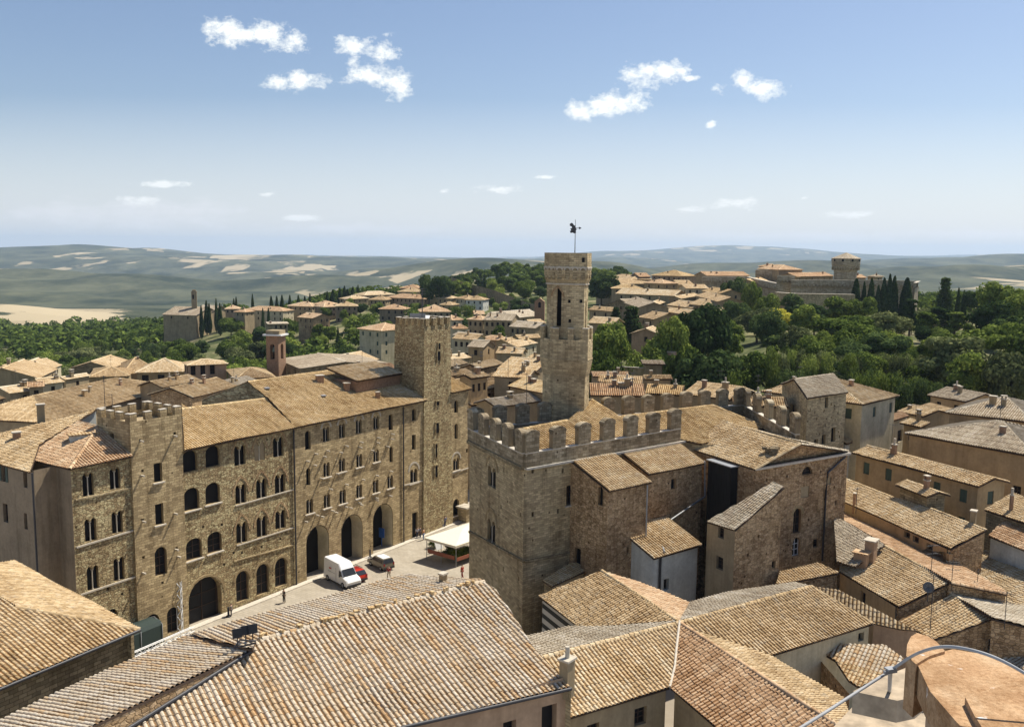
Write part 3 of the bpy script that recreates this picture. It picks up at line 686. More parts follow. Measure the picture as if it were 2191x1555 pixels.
dT=fs(345,900)-fs(300,900); lb=onF(232,900)
dT=5.2
fp=[FP(sT0,.25),FP(sT1,.25),FP(sT1,-dT),FP(sT0,-dT)]
for i,(a,b) in enumerate(((fp[1],fp[2]),(fp[2],fp[3]),(fp[3],fp[0]))):
    w=Wall(a,b,2,[((b-a).length,zT),(0,zT)]); 
    if i==2: w.addm('rect',dT*.45,zLe+.6,.7,1.3)
    w.build(TT,W['course'])
mb=MB(); mb.poly([Vector((q.x,q.y,zT-.7)) for q in [FP(sT0+.3,0),FP(sT1-.3,0),FP(sT1-.3,-dT+.3),FP(sT0+.3,-dT+.3)]]); mb.build('tower_floor',W['tan'],TT)
def merlon_row(par,a,b,z,n,w=.75,h=.75,t=.4,rounded=False,mat=None,ends=True):
    a=Vector((a[0],a[1],0));b=Vector((b[0],b[1],0)); L=(b-a).length; d=(b-a)/L; nn=Vector((d.y,-d.x,0)); rz=math.atan2(d.y,d.x)
    for i in range(n):
        u=w/2+(L-w)*i/(n-1) if n>1 else L/2
        mb=MB(); c=a+d*u; j=random.uniform(-.04,.04)
        if not rounded: mb.box((c.x,c.y,z+h/2+j),(w,t,h),rz); mb.box((c.x,c.y,z+h+j+.03),(w*1.04,t*1.06,.07),rz,1)
        else:
            hw=w/2; ang=[math.pi*k/8 for k in range(9)]; out=[(-hw,0),(hw,0)]+[(hw*math.cos(q),h-hw*.62+hw*.62*math.sin(q)+j) for q in ang]
            f1=[c+d*x+nn*(t/2)+Vector((0,0,z+y)) for x,y in out]; f2=[c+d*x-nn*(t/2)+Vector((0,0,z+y)) for x,y in out]
            mb.poly(f1,0,[(x+i*3,y) for x,y in out]); mb.poly(f2[::-1],0,[(x+i*3,y) for x,y in out][::-1])
            for k in range(len(out)):
                k2=(k+1)%len(out); mb.poly([f1[k],f2[k],f2[k2],f1[k2]],0,[(0,k*.2),(t,k*.2),(t,k*.2+.2),(0,k*.2+.2)])
            # moulded lip following the rounded head
            f1=[c+d*x*1.07+nn*(t/2+.06)+Vector((0,0,z+y*1.02)) for x,y in out[2:]]; f2=[c+d*x*1.07-nn*(t/2+.06)+Vector((0,0,z+y*1.02)) for x,y in out[2:]]
            g1=[c+d*x*.94+nn*(t/2+.06)+Vector((0,0,z+y*.93)) for x,y in out[2:]]; g2=[c+d*x*.94-nn*(t/2+.06)+Vector((0,0,z+y*.93)) for x,y in out[2:]]
            for k in range(len(f1)-1):
                mb.poly([f1[k],f2[k],f2[k+1],f1[k+1]],1); mb.poly([g1[k],f1[k],f1[k+1],g1[k+1]],1); mb.poly([f2[k],g2[k],g2[k+1],f2[k+1]],1)
        mb.build('merlon',[mat or W['course'],coping if not rounded else merl],par)
zm=zT
for (a,b,n) in((FP(sT0,.05),FP(sT1,.05),4),(FP(sT1-.2,.2),FP(sT1-.2,-dT),4),(FP(sT1,-dT+.2),FP(sT0,-dT+.2),4),(FP(sT0+.2,-dT),FP(sT0+.2,.2),4)): merlon_row(TT,a,b,zm,n)
# --- section with big windows and bifore
H2=empty('town_house',FP(sT1,0,0),'rubble palace with large dark round-topped windows and a wide glazed portal','palace')
w=wall_on(sT1,sM,[(sM-sT1,zE),(0,zE)])
winlist(w,[('seg',407,963,1009,32),('seg',456,953,998,31),('seg',411,1043,1091,33,dict(sill=True)),('seg',456,1032,1077,31,dict(sill=True)),('seg',416,1151,1196,34,dict(style='frame',sill=True)),('seg',460,1137,1181,31,dict(style='frame',sill=True)),
('bif',514,953,995,27,dict(ring=2)),('bif',556,946,985,25,dict(ring=2,style='blank',depth=.12)),('bif',596,935,977,25,dict(ring=2)),
('bif',516,1036,1077,26,dict(ring=2)),('bif',560,1024,1066,25,dict(ring=2)),('bif',600,1014,1057,25,dict(ring=2)),
('bif',518,1117,1161,26,dict(ring=2)),('bif',561,1104,1148,25,dict(ring=2)),('bif',601,1091,1131,25,dict(ring=2)),
('arch',441,1234,1330,71,dict(style='frame',depth=.7,ring=1)),('arch',519.5,1221,1285,27,dict(style='frame',ring=1)),('arch',563,1206,1270,27,dict(style='frame',ring=1)),('arch',602,1193,1253,26,dict(style='frame',ring=1))])
for q in((500,1185),(518,1185),(560,1172),(600,1155),(435,1130),(475,1125),(395,1240),(480,1210)): w.hole(*q,.3,.3)
w.build(H2,W['rubble'])
for a,b in(((503,1082),(627,1047)),((506,1167),(628,1128)),((500,1200),(628,1165))): band(H2,w,a,b,pale if a[1]<1190 else W['fine'],.13)
# --- long section with three deep portals
H3=empty('civic_palace',FP(0,0,0),'long stone palace front with three deep arched portals beside the parked van','palace')
w=wall_on(sM,sR,[(sR-sM,zE),(0,zE)])
b_=dict(); 
winlist(w,[('arch',659,921,962,12),('bif',698,913,945,15,dict(ring=3)),('bif',732,906,937,14,dict(ring=3)),('bif',768,897,927,14,dict(ring=3)),('bif',805,890,918,13,dict(ring=3)),('arch',836,886,920,9),
('arch',660,1001,1038,9),('bif',699,989,1020,15,dict(sill=True)),('bif',732,980,1009,14,dict(sill=True)),('bif',769,971,999,14,dict(sill=True)),('bif',805,962,988,13,dict(sill=True)),('arch',837,955,989,7),
('bif',663,1067,1098,16,dict(sill=True)),('bif',700,1057,1086,15,dict(sill=True)),('bif',733.5,1047,1077,15,dict(sill=True)),('bif',769,1036,1065,14,dict(sill=True)),('bif',804,1026,1054,13,dict(sill=True)),('bif',835,1017,1044,13,dict(sill=True)),
('portal',681,1123,1234,49,dict(depth=1.9,rev=1)),('portal',754,1100,1206,46,dict(depth=1.9,rev=1)),('portal',820,1077,1180,43,dict(depth=1.9,rev=1))])
w.build(H3,W['course'])
# put-log corbels with their long grazing shadows
k=0
for row,(x0,y0,x1,y1,n) in enumerate(((636,956,855,903,6),(636,991,855,934,6),(655,975,850,925,6),(640,1035,855,975,7),(648,1068,855,1010,8),(636,1120,850,1055,7),(650,1000,846,950,6),(660,1106,820,1060,5),(690,1050,850,1003,5))):
    for i in range(n):
        t=(i+.5)/n+random.uniform(-.03,.03); u,z=w.px(x0+(x1-x0)*t,y0+(y1-y0)*t)
        if any(abs(u-h[1])<h[3]/2+.25 and h[2]-.25<z<h[2]+h[4]+.25 for h in w.holes): continue
        mb=MB(); mb.box(w.pt(u,z,.28),(.17,.5,.15),math.atan2(fd.y,fd.x)); mb.build('corbel',pale,H3)
for q in((690,1134),(720,1150)): pass
pipe(H3,[FP(.05,.15,zE-.3),FP(.05,.15,.1)],.10); pipe(H3,[FP(sR,.15,zE-.3),FP(sR,.15,.1)],.09)
wF=w
# --- roof over sections 2 and 3
rp=slope(FP(sT1,.55,zE),FP(sR,.55,zE),20)
A_=FP(sT1,.55,zE); B_=FP(sP0,.55,zE)
roof(H2,[[A_,FP(sM,.55,zE),rp.at(565,855),rp.at(400,876),rp.at(388,862)]],'gold',[(rp.at(388,875),rp.at(565,853))])
rq=[FP(sM,.55,zE),B_,rp.at(870,818),rp.at(757,786),rp.at(530,817),rp.at(573,853)]
roof(H3,[rq],'gold',[(rp.at(530,817),rp.at(757,786))])
# hidden rear slope so that the ridge does not end in mid air
r0,r1=rp.at(530,817),rp.at(757,786); bb=bk*9+Vector((0,0,-3.3))
roof(H3,[[r1,r0,r0+bb,r1+bb]],'warm',lod=1)
mb=MB(); mb.poly([rp.at(573,853)+Vector((0,0,-.05)),r0+Vector((0,0,-.05)),r0+bb,rp.at(573,853)+bb*.9+Vector((0,0,-2))]); mb.poly([r0+Vector((0,0,-.1)),r0+bb,r0+bb+Vector((0,0,-8)),r0+Vector((0,0,-8))]); mb.build('gable_wall',W['rubble'],H3)
for q in((684,818,.9,.9),(742,836,.7,1.0),(808,852,.5,.8)): chimney(H3,rp.at(q[0],q[1]),q[2],q[3],az)
for q in ((571,833),(692,849)): 
    mb=MB(); p=rp.at(*q); mb.box(p+Vector((0,0,.18)),(.6,.8,.12),az); mb.build('skylight',zinc,H3)
# raised rear block beside the tall tower
pB=rp.at(800,800); 
RB=empty('rooftop_block',rp.at(830,840),'low brick attic with tiled lean-to roof tucked behind the tall tower','attic')
c=[FP(sR-4.5,-4.2),FP(sP0+.2,-4.2),FP(sP0+.2,-9),FP(sR-4.5,-9)]
zB=onF(830,835).z; zB=zE+3.3
mb=MB(); mb.prism([(q.x,q.y) for q in c],zE,zB); mb.build('wall',brickm,RB)
z1=Vector((0,0,zB+.1)); z2=Vector((0,0,zB+1.4))
roof(RB,[[FP(sR-4.9,-3.7)+z1,FP(sP0+.2,-3.7)+z1,FP(sP0+.2,-9.3)+z2,FP(sR-4.9,-9.3)+z2]],'warm')
# --- section 4, tall tower, right end
H4=empty('town_house',FP(sR,0,0),'narrow stone house bay between a drainpipe and the tall battered tower','house')
w=wall_on(sR,sP0-.1,[(sP0-.1-sR,zE),(0,zE)])
winlist(w,[('arch',885.5,874,900,8),('rect',885.5,930,962,8),('bif',885.5,1003,1033,17,dict(ring=3,sill=True)),('rect',888,1096,1153,12,dict(style='door'))]); w.build(H4,W['course'])
zS=onF(870,1037).z
TP_=empty('tall_tower',FP(sP0,0,0),'tall rough stone tower with aerials and metal sheet on its broken battlements','tower')
zPt=onF(920,696).z; zPt=None
# tower top height from the image of its front corner
def zat(px,py,x,y):
    lo,hi=-60,160
    for _ in range(50):
        mm=(lo+hi)/2
        if proj((x,y,mm))[1]>py: lo=mm
        else: hi=mm
    return lo
fc=FP(sP0,.1); zPt=zat(918,697,fc.x,fc.y)
tb=.75; dP=5.2
def ringp(e): return [FP(sP0-e,.1+e*.4),FP(sP1+e,.1+e*.4),FP(sP1+e,-dP-e),FP(sP0-e,-dP-e)]
mb=MB(); lo_=ringp(.55); hi_=ringp(0); acc=0
for i in range(4):
    a,b,c,d=lo_[i],lo_[(i+1)%4],hi_[(i+1)%4],hi_[i]; L=(b-a).length
    a=a.copy();b=b.copy();c=c.copy();d=d.copy(); a.z=b.z=-2; c.z=d.z=zPt; mb.poly([a,b,c,d],0,[(acc,0),(acc+L,0),(acc+L,zPt+2),(acc,zPt+2)]); acc+=L+1.7
mb.poly([Vector((q.x,q.y,zPt-.9)) for q in ringp(-.05)],0); mb.build('shaft',W['rubble'],TP_)
wt=Wall(FP(sP0,.3),FP(sP1,.3),-2,[(1,1)])
for px_,pt,pb,ww in((940,752,771,6),(937,859,867,6),(936,905,926,6),(933,950,978,4),(933,996,1020,5),(941,735,746,4)):
    u,z=wt.px(px_,pb); z2=wt.px(px_,pt)[1]; wu=wt.px(px_+ww/2,pb)[0]-wt.px(px_-ww/2,pb)[0]
    mb=MB(); e=.1+.22*(1-z/zPt); rz=math.atan2(fd.y,fd.x); c=FP(sP0+u,e-.02,(z+z2)/2)
    mb.box(c,(wu,.16,z2-z),rz); 
    for q in(-1,1): mb.box(FP(sP0+u+q*(wu/2+.09),e+.03,(z+z2)/2),(.16,.2,z2-z+.3),rz,1)
    mb.box(FP(sP0+u,e+.03,z2+.12),(wu+.4,.22,.2),rz,1); mb.build('window',[dark,W['rubble']],TP_)
t4=ringp(-.2)
for i in range(4): merlon_row(TP_,t4[i],t4[(i+1)%4],zPt-.1,4 if i%2==0 else 5,.72,1.0,.45,mat=W['rubble'])
mb=MB(); p=FP((sP0+sP1)/2-.6,-3,zPt+.9); mb.box(p,(2.2,.06,1.1),az-.5); mb.build('metal_sheet',zinc,TP_)
mb=MB(); p=FP((sP0+sP1)/2+.9,-3.6,zPt+.75); mb.box(p,(2.4,1.6,.08),az,0,Matrix.Rotation(.3,3,'X')); mb.build('metal_sheet',whitep,TP_)
def antenna(p,h,kind=0,label=None,par=None):
    mb=MB(); p=Vector(p); mb.tube([p,p+Vector((0,0,h))],.028 if h<5 else .045,5)
    dr=Vector((math.cos(kind*1.3+.6),math.sin(kind*1.3+.6),0)); cr=Vector((-dr.y,dr.x,0))
    for lv in range(1+kind%2):
        c=p+Vector((0,0,h-.15-lv*.7)); mb.tube([c-dr*.55,c+dr*.55],.018,4)
        for q in range(5): 
            e=c+dr*(-.5+q*.25); l=.38-.04*q; mb.tube([e-cr*l,e+cr*l],.012,3)
    o=mb.build('aerial',iron,par,off=None if par else p)
    if par is None: prop(o,label or 'thin television aerial on a tiled roof','aerial','television aerials on the roofs')
    return o
for i,(u,v,h,l) in enumerate(((.25,-1.5,5.4,'left of two long masts on the tall tower'),(.62,-3.2,5.6,'right of two long masts on the tall tower'),(.4,-5,3.4,'shorter thin aerial behind the metal sheet on the tall tower'))):
    antenna(FP(sP0+(sP1-sP0)*u,v,zPt-.6),h,i,l)
H5=empty('town_house',FP(sP1,0,0),'narrow stone house bay to the right of the tall tower, above the white market awning','house')
zE5=onF(985,835).z
w=wall_on(sP1+.1,sE,[(sE-sP1-.1,zE5),(0,zE5)])
winlist(w,[('arch',976,856,883,8),('arch',976,906,939,7),('bif',976,980,1006,14,dict(ring=3,sill=True)),('arch',976,1067,1102,13,dict(style='open',sill=True))]); w.hole(999,968,.5,.6); w.build(H5,W['course'])
w5=Wall(FP(sE),FP(sE,-9),-2,[(9,zE5),(0,zE5)]); w5.build(H5,W['course'])
band(H5,w,(957,1016),(1001,1001)); band(H4,wF,(864,1038),(904,1028))
roof(H5,[[FP(sP1,.5,zE5),FP(sE+.4,.5,zE5),FP(sE+.4,-6,zE5+2.2),FP(sP1,-6,zE5+2.2)]],'gold')
roof(H4,[[FP(sR+.2,.56,zE+.02),FP(sP0+.1,.56,zE+.02),FP(sP0+.1,-3.5,zE+1.48),FP(sR+.2,-3.5,zE+1.48)]],'gold')
# ================================================================ PALACE WITH ROUNDED MERLONS
zc=20.
pa=P(1005,943,zc); pb=P(1121,1001,zc); pc=P(1466,941,zc)
d1=(pb-pa).normalized(); d2=(pc-pb).normalized(); back=(pa-pb)
PE=P(1706,930,21.35); PBk=P(1592,866,21.35); PE.z=PBk.z=zc; PM=pc.copy(); PM.z=zc
PP=empty('palace',(pb.x,pb.y,0),'great stone palace with rounded merlons and bell tower, standing right of the square','palace')
w=Wall(pa,pb,-3,[((pb-pa).length,zc),(0,zc)])
w.add('bif',1052,998,1042,19,ring=1); w.add('bif',1051,1112,1160,19,ring=1)
for q in((1072,1088),(1113,1105),(1042,1195),(1077,1220),(1110,1242),(1060,1160),(1078,1010)): w.hole(*q,.22,.4)
w.build(PP,W['fine']); wA=w
w=Wall(pb,PM,-3,[((PM-pb).length,zc),(0,zc)])
w.add('rect',1219,1038,1080,15,style='frame',sill=True)
for q in((1194,1098),(1140,1105),(1238,1090),(1204,1012),(1140,1012)): w.hole(*q,.3,.45)
w.build(PP,W['fine']); wB=w
w=Wall(PBk,pa,-3,[((PBk-pa).length,zc),(0,zc)]); w.build(PP,W['fine']); 
w=Wall(PE,PBk,-3,[((PBk-PE).length,zc),(0,zc)]); w.build(PP,W['fine'])
band(PP,wA,(1005,1137),(1121,1200),W['dark'],.22,.14); band(PP,wB,(1121,1201),(1300,1168),W['dark'],.22,.14)
band(PP,wA,(1005,944),(1121,1002),W['dark'],.35,.35,'cornice'); band(PP,wB,(1122,1002),(1466,942),coping,.2,.42,'cornice')
nA=wA.n; nB=wB.n
# parapet
cor=Vector((pb.x,pb.y,0))+(nA+nB)*.12
zp=zc+1.35
def para(a,b,n,ww,off=.0):
    d=(b-a).normalized(); nn=Vector((d.y,-d.x,0)); mb=MB(); c=(a+b)/2; L=(b-a).length
    mb.box((c.x,c.y,zc+.68),(L,.5,1.35),math.atan2(d.y,d.x)); mb.box((c.x,c.y,zp+.04),(L+.05,.58,.08),math.atan2(d.y,d.x),1)
    mb.build('parapet',[merl,coping],PP); merlon_row(PP,a,b,zp+.05,n,ww,2.15,.55,True,merl)
i1=pa+nA*.05; i2=pb+nA*.05+nB*.05
para(pa,pb,5,1.5); para(pb,pb+d2*21.2,7,1.6); para(PBk,pa,14,1.5); para(PE,PBk,5,1.7)
w=Wall(PM,PE,-3,[((PE-PM).length,zc-.3),(0,zc-.3)]); w.build(PP,W['fine'])
rP=slope(pb+Vector((0,0,.2)),pc+Vector((0,0,.2)),18)
rf=[pb+back.normalized()*.7+Vector((0,0,.3)),rP.at(1448,938),rP.at(1500,950),rP.at(1640,915),rP.at(1525,868),rP.at(1324,893),rP.at(1266,855),rP.at(1213,900),rP.at(1112,920)]
roof(PP,[rf],'gold',[(rP.at(1324,892),rP.at(1525,867)),(rP.at(1266,855),rP.at(1324,892)),(rP.at(1525,867),rP.at(1640,914)),(rP.at(1112,919),rP.at(1213,899))],lod=0)
a_,b_=rP.at(1324,893),rP.at(1525,868)
roof(PP,[[b_,a_,a_+back.normalized()*5-Vector((0,0,1.4)),b_+back.normalized()*5-Vector((0,0,1.4))]],'warm',lod=1)
# bell tower
BT=empty('bell_tower',D(1205,890,100),'tall slender stone bell tower with lion weathervane rising from the merloned palace','tower')
def pent(s,dz=0):
    L=[(1160,101.3),(1184,99.2),(1250,98.4),(1259,100.4),(1240,104.5),(1175,104.8)]
    pts=[D(x,880,d) for x,d in L]; c=sum(pts,Vector())/len(pts); return [((c+(p-c)*s).x,(c+(p-c)*s).y) for p in pts],c
base,bc=pent(1); ztw=zat(1205,541,bc.x,bc.y); zg=zat(1205,775,bc.x,bc.y); zg2=zat(1205,722,bc.x,bc.y); zu=zat(1205,604,bc.x,bc.y)
zu2=zat(1205,573,bc.x,bc.y)
mb=MB(); mb.prism(base,zc-2,zg+.2); mb.build('lower_shaft',W['fine'],BT)
mb=MB()
g0,_=pent(1.02); g1,_=pent(1.12)
n=len(g0)
for i in range(n):
    a,b,c,d=g0[i],g0[(i+1)%n],g1[(i+1)%n],g1[i]; mb.poly([(a[0],a[1],zg-1.1),(b[0],b[1],zg-1.1),(c[0],c[1],zg+.3),(d[0],d[1],zg+.3)],0,[(0,0),(3,0),(3,1.4),(0,1.4)])
mb.prism(g1,zg+.3,zg2); gm,_=pent(1.14); mb.prism(gm,zg+.55,zg+.7); mb.build('gallery',W['fine'],BT)
for i in range(n):
    a=Vector((*g1[i],0));b=Vector((*g1[(i+1)%n],0)); L=(b-a).length; d=(b-a).normalized(); nn=Vector((d.y,-d.x,0))
    q=max(2,round(L/1.15)); merlon_row(BT,a-nn*.15,b-nn*.15,zg2,q,.62,1.25,.3,mat=W['fine'])
up,_=pent(.88); mb=MB()
# upper belfry: walls with tall pointed openings
for i in range(n):
    a=up[i]; b=up[(i+1)%n]; L=math.dist(a,b); wl=Wall(a,b,zg2-.6,[(L,zu),(0,zu)])
    if i in(0,1,2): 
        wd_=.95 if i!=1 else 1.0; u=L*.5 if i!=1 else .55
        if i==1: wl.add('arch',1192,617,698,17,depth=.9,ring=2)
        elif i==2: wl.addm('arch',L*.5,zg2,.5,4.2,depth=.8)
    if i==1:
        for q in((1218,648),(1243,648),(1219,690)): wl.hole(*q,.3,.35)
    wl.build(BT,W['fine'],'belfry_wall')
mb=MB(); t0,_=pent(.9); t1,_=pent(1.0); zk=zu+.9
for i in range(n):
    a,b,c,d=t0[i],t0[(i+1)%n],t1[(i+1)%n],t1[i]; mb.poly([(a[0],a[1],zu-.1),(b[0],b[1],zu-.1),(c[0],c[1],zk),(d[0],d[1],zk)],0,[(0,0),(3,0),(3,1),(0,1)])
mb.prism(t1,zk,ztw,top=False); 
t2,_=pent(.86); mb.prism([*t2][::-1],zk,ztw,top=False); mb.poly([(p[0],p[1],ztw-.9) for p in t1])
for i in range(n):
    j=(i+1)%n; mb.poly([(t1[i][0],t1[i][1],ztw),(t1[j][0],t1[j][1],ztw),(t2[j][0],t2[j][1],ztw),(t2[i][0],t2[i][1],ztw)])
for s_,za in((1.03,zu2),(.93,zu-.2)):
    q,_=pent(s_); mb.prism(q,za,za+.14,1)
mb.build('battlement',[W['fine'],pale],BT)
for i in(0,1,2):   # blind arcade and low merlons
    a=Vector((*t1[i],0));b=Vector((*t1[(i+1)%n],0)); L=(b-a).length; q=max(1,round(L/.85)); wl=Wall(a,b,0)
    for k in range(q):
        u=L*(k+.5)/q; c=MB(); z0=zu+.35
        A1=arcpts(u,z0,.5,1.25,'arch')[2:]; A2=arcpts(u,z0,.74,1.45,'arch')[2:]
        c.poly([wl.pt(x,y,.03) for x,y in arcpts(u,z0,.5,1.25,'arch')],1)
        for e in range(len(A1)-1): c.poly([wl.pt(*A1[e],.08),wl.pt(*A2[e],.08),wl.pt(*A2[e+1],.08),wl.pt(*A1[e+1],.08)],0)
        c.build('blind_arch',[pale,W['dark']],BT)
    for k in range(q):
        u=L*(k+.5)/q; 
        if i==1 and k in(3,4): 
            c=MB(); c.box(wl.pt(u,ztw-.75,.0),(.3,.1,.5),math.atan2(wl.d.y,wl.d.x)); c.build('window',dark,BT)
mb=MB(); q=sum((Vector((*p,0)) for p in t1),Vector())/n; ft=D(1230,541,bc.y); mx,my=ft.x,ft.y
WV=empty('weathervane',(mx,my,ztw-.9),'iron pole with a dark rearing beast weathervane on top of the bell tower','weathervane')
mb=MB(); zt_=zat(1230,470,mx,my); mb.tube([(mx,my,ztw-1),(mx,my,zt_)],[.06,.025],6); mb.build('pole',iron,WV)
mb=MB(); zz=zat(1230,489,mx,my); out=[(-.05,-.55),(-.3,-.45),(-.5,-.5),(-.6,-.3),(-.45,-.2),(-.55,0),(-.35,.05),(-.4,.2),(-.62,.3),(-.6,.5),(-.4,.62),(-.25,.5),(-.15,.35),(-.02,.3),(.05,.05),(.15,-.1),(.05,-.25),(.1,-.45)]
f1=[Vector((mx+x,my-.06,zz+y)) for x,y in out]; f2=[v+Vector((0,.12,0)) for v in f1]; mb.poly(f1[::-1]); mb.poly(f2)
for i in range(len(out)): j=(i+1)%len(out); mb.poly([f1[i],f1[j],f2[j],f2[i]])
mb.tube([(mx,my,zz+.05),(mx+.45,my,zz+.05)],.03,5); mb.poly([(mx+.4,my-.02,zz+.2),(mx+.4,my-.02,zz-.1),(mx+.7,my-.02,zz+.05)]); mb.build('vane_figure',iron,WV)
#@@PART3
# ================================================================ BUILDINGS LEANING ON THE PALACE
def blk(name,label,o,xl,xr,ytop,xt,back,zb,rpoly,deg,wall='brickish',rm='warm',wins=(),cat='house'):
    """lean-to block in front of the palace wall; o metres out, with roof polygon in the image"""
    wl=Wall(pb+nB*o,pb+nB*o+d2*40,zb,[(1,1)]); u0=wl.px(xl,ytop)[0]; u1=wl.px(xr,ytop)[0]; z=wl.px(xt,ytop)[1]
    E_=empty(name,wl.pt(u0,zb),label,cat)
    f=[wl.pt(u0,0),wl.pt(u1,0),wl.pt(u1,0,-back),wl.pt(u0,0,-back)]; rise=back*math.tan(R(deg))
    tops=[lambda L:[(L,z),(0,z)],lambda L:[(L,z+rise),(0,z)],lambda L:[(L,z+rise),(0,z+rise)],lambda L:[(L,z),(0,z+rise)]]
    for k in range(4):
        a,b=f[k],f[(k+1)%4]; L=(b-a).length; w=Wall(a,b,zb,tops[k](L))
        if k==0:
            for q in wins: w.add(*q[:5],**(q[5] if len(q)>5 else {}))
        if k==3 and name=='stair_tower': w.add('arch',1284,1040,1081,11); w.addm('rect',1.2,9.5,.9,2.,style='door')
        w.build(E_,W[wall])
    dz_=math.tan(R(deg)); roof(E_,[[wl.pt(u0-.2,z+.04-.35*dz_,.35),wl.pt(u1+.2,z+.04-.35*dz_,.35),wl.pt(u1+.2,z+.04+back*dz_,-back),wl.pt(u0-.2,z+.04+back*dz_,-back)]],rm,lod=0)
    return E_,wl,z
EA,wlA,zA=blk('stair_tower','tall rubble block with lean-to roof and arched side window against the palace wall',5.2,1301,1386,1044,1312,5.2,5,[(1314,1042),(1397,1020),(1367,989),(1279,1004)],19,wins=[('rect',1343,1170,1185,4)])
EB,wlB,zB_=blk('lean_to_block','mossy stone block with lean-to roof and one small window against the palace wall',3.6,1386,1502,1006,1410,3.6,5,[(1404,1009),(1494,991),(1461,963),(1368,978)],21,wall='brickish',wins=[('rect',1441,1024,1046,11)])
EC,wlC,zC_=blk('white_annex','low annex with white plastered wall and small tiled roof in the courtyard',8.0,1397,1492,1189,1400,4.4,2,[(1398,1192),(1487,1169),(1446,1141),(1371,1162)],20,wall='white',wins=[('rect',1425,1238,1262,11)])
pipe(EA,[wlA.pt(wlA.px(1380,1050)[0],zA-.3,.3),wlA.pt(wlA.px(1380,1050)[0],zC_+1.,.3)],.08,zinc)
pipe(EC,[wlC.pt(wlC.px(1411,1190)[0],zC_-.1,.15),wlC.pt(wlC.px(1411,1190)[0],2.5,.15)],.12)
u_,z_=wlB.px(1503,1060); u2_,z2_=wlB.px(1396,1132); pipe(EB,[wlB.pt(wlB.px(1503,980)[0],wlB.px(1503,985)[1],.3),wlB.pt(u_,z_,.35),wlB.pt(u2_,z2_,.4),wlC.pt(wlC.px(1420,1180)[0],zC_+.2,.1)],.09,zinc)
# gable building
GB=P(1613,1002,19.); zg_=19.
GA,GR,GL=GB,P(1814,968,19.),P(1462,955,19.)
HG=empty('palace_wing',(GA.x,GA.y,2),'tall stone wing with broad gable, lunette window and long bent drainpipe','palace')
gd=(GR-GA).normalized(); gn=Vector((gd.y,-gd.x,0)); Lg=(GR-GA).length
w=Wall(GA,GR,1,[(Lg,zg_),(Lg/2,zg_+.02),(0,zg_)]); wG=w
winlist(w,[('lun',1727,998,1015,23,dict(style='frame')),('arch',1704.5,1088,1141,17,dict(style='frame',ring=1)),('arch',1703,1150,1190,17,dict(style='blank2')),('rect',1745,1153,1171,12,dict(style='frame')),('rect',1789,1195,1207,5),('rect',1788,1070,1080,4),('rect',1722,1040,1064,18,dict(style='blank',depth=.1)),('rect',1773,1021,1036,10,dict(style='blank',depth=.1))])
for q in((1756,1012),(1684,1022),(1730,1115),(1690,1160),(1640,1030),(1785,1045)): w.hole(*q,.25,.3)
w.build(HG,W['brickish'])
band(HG,w,(1613,1003),(1816,969),coping,.22,.3,'cornice')
w=Wall(GL,GA,1,[((GA-GL).length,zg_),(0,zg_)]); wGL=w; w.build(HG,W['brickish'])
gb=Vector((-gd.y,gd.x,0)); w=Wall(GR,GR+gb*12,1,[(12,zg_),(0,zg_)]); w.build(HG,W['fine'])
gp=slope(GL,GL+(GL-GA),15)
rA=GA+gn*.3; rL=GL+(GL-GA).normalized()*.6
pk=GA+gd*(Lg*.5)+Vector((0,0,2.55)); pkb=P(1548,902,pk.z)
gp=plane3(GA,GL,pk); 
roof(HG,[[gp.at(1615,1004),gp.at(1461,955),gp.at(1548,901),gp.at(1713,949)]],'warm',[(gp.at(1548,901),gp.at(1713,949)),(gp.at(1713,949),gp.at(1615,1004))],lod=0)
k1,k2=gp.at(1713,949),gp.at(1548,901)
roof(HG,[[k1,GR+Vector((0,0,.15)),GR+gb*11+Vector((0,0,.1)),k2]],'grey',[(k1,GR+Vector((0,0,.2)))],lod=0)
mb=MB(); mb.poly([GA+gb*.5,GR+gb*.5,k1+gb*.02-Vector((0,0,.12))],0,[(0,0),(Lg,0),(Lg/2,2.5)]); mb.build('gable_wall',W['brickish'],HG)
mb=MB(); p=gp.at(1652,968); 
for i in range(14): mb.box(p+Vector((random.uniform(-.7,.7),random.uniform(-.6,.6),random.uniform(0,.5))),(.5,.4,.3),random.random()*3,0)
mb.build('broken_vent',MATS['merlon_stone'],HG)
pipe(HG,[wG.pt(*wG.px(1806,975),.2),wG.pt(*wG.px(1768,1010),.2),wG.pt(*wG.px(1764,1050),.2),wG.pt(*wG.px(1756,1198),.2)],.11)
# black boarded shaft on the side wall
u0,_=wGL.px(1530,985); u1,_=wGL.px(1580,985); zt=wGL.px(1550,985)[1]-.2
SH=empty('boarded_shaft',wGL.pt(u0,8),'dark timber boarded shaft hanging on the side of the gabled wing','shaft')
mb=MB(); f=[wGL.pt(u0,0,.9),wGL.pt(u1,0,.9),wGL.pt(u1,0,.02),wGL.pt(u0,0,.02)]; mb.prism([(q.x,q.y) for q in f],9.5,zt)
for k in range(9):
    q=f[0].lerp(f[1],(k+.5)/9); mb.box((q.x,q.y,(9.5+zt)/2),(.06,.08,zt-9.5),math.atan2(wGL.d.y,wGL.d.x))
mb.build('boarding',plain('black_boards',(.022,.02,.018),.8),SH)
mb=MB(); c=(f[0]+f[2])/2; mb.box((c.x,c.y,zt+.06),((f[1]-f[0]).length+.3,1.2,.1),math.atan2(wGL.d.y,wGL.d.x)); mb.build('cover',zinc,SH)
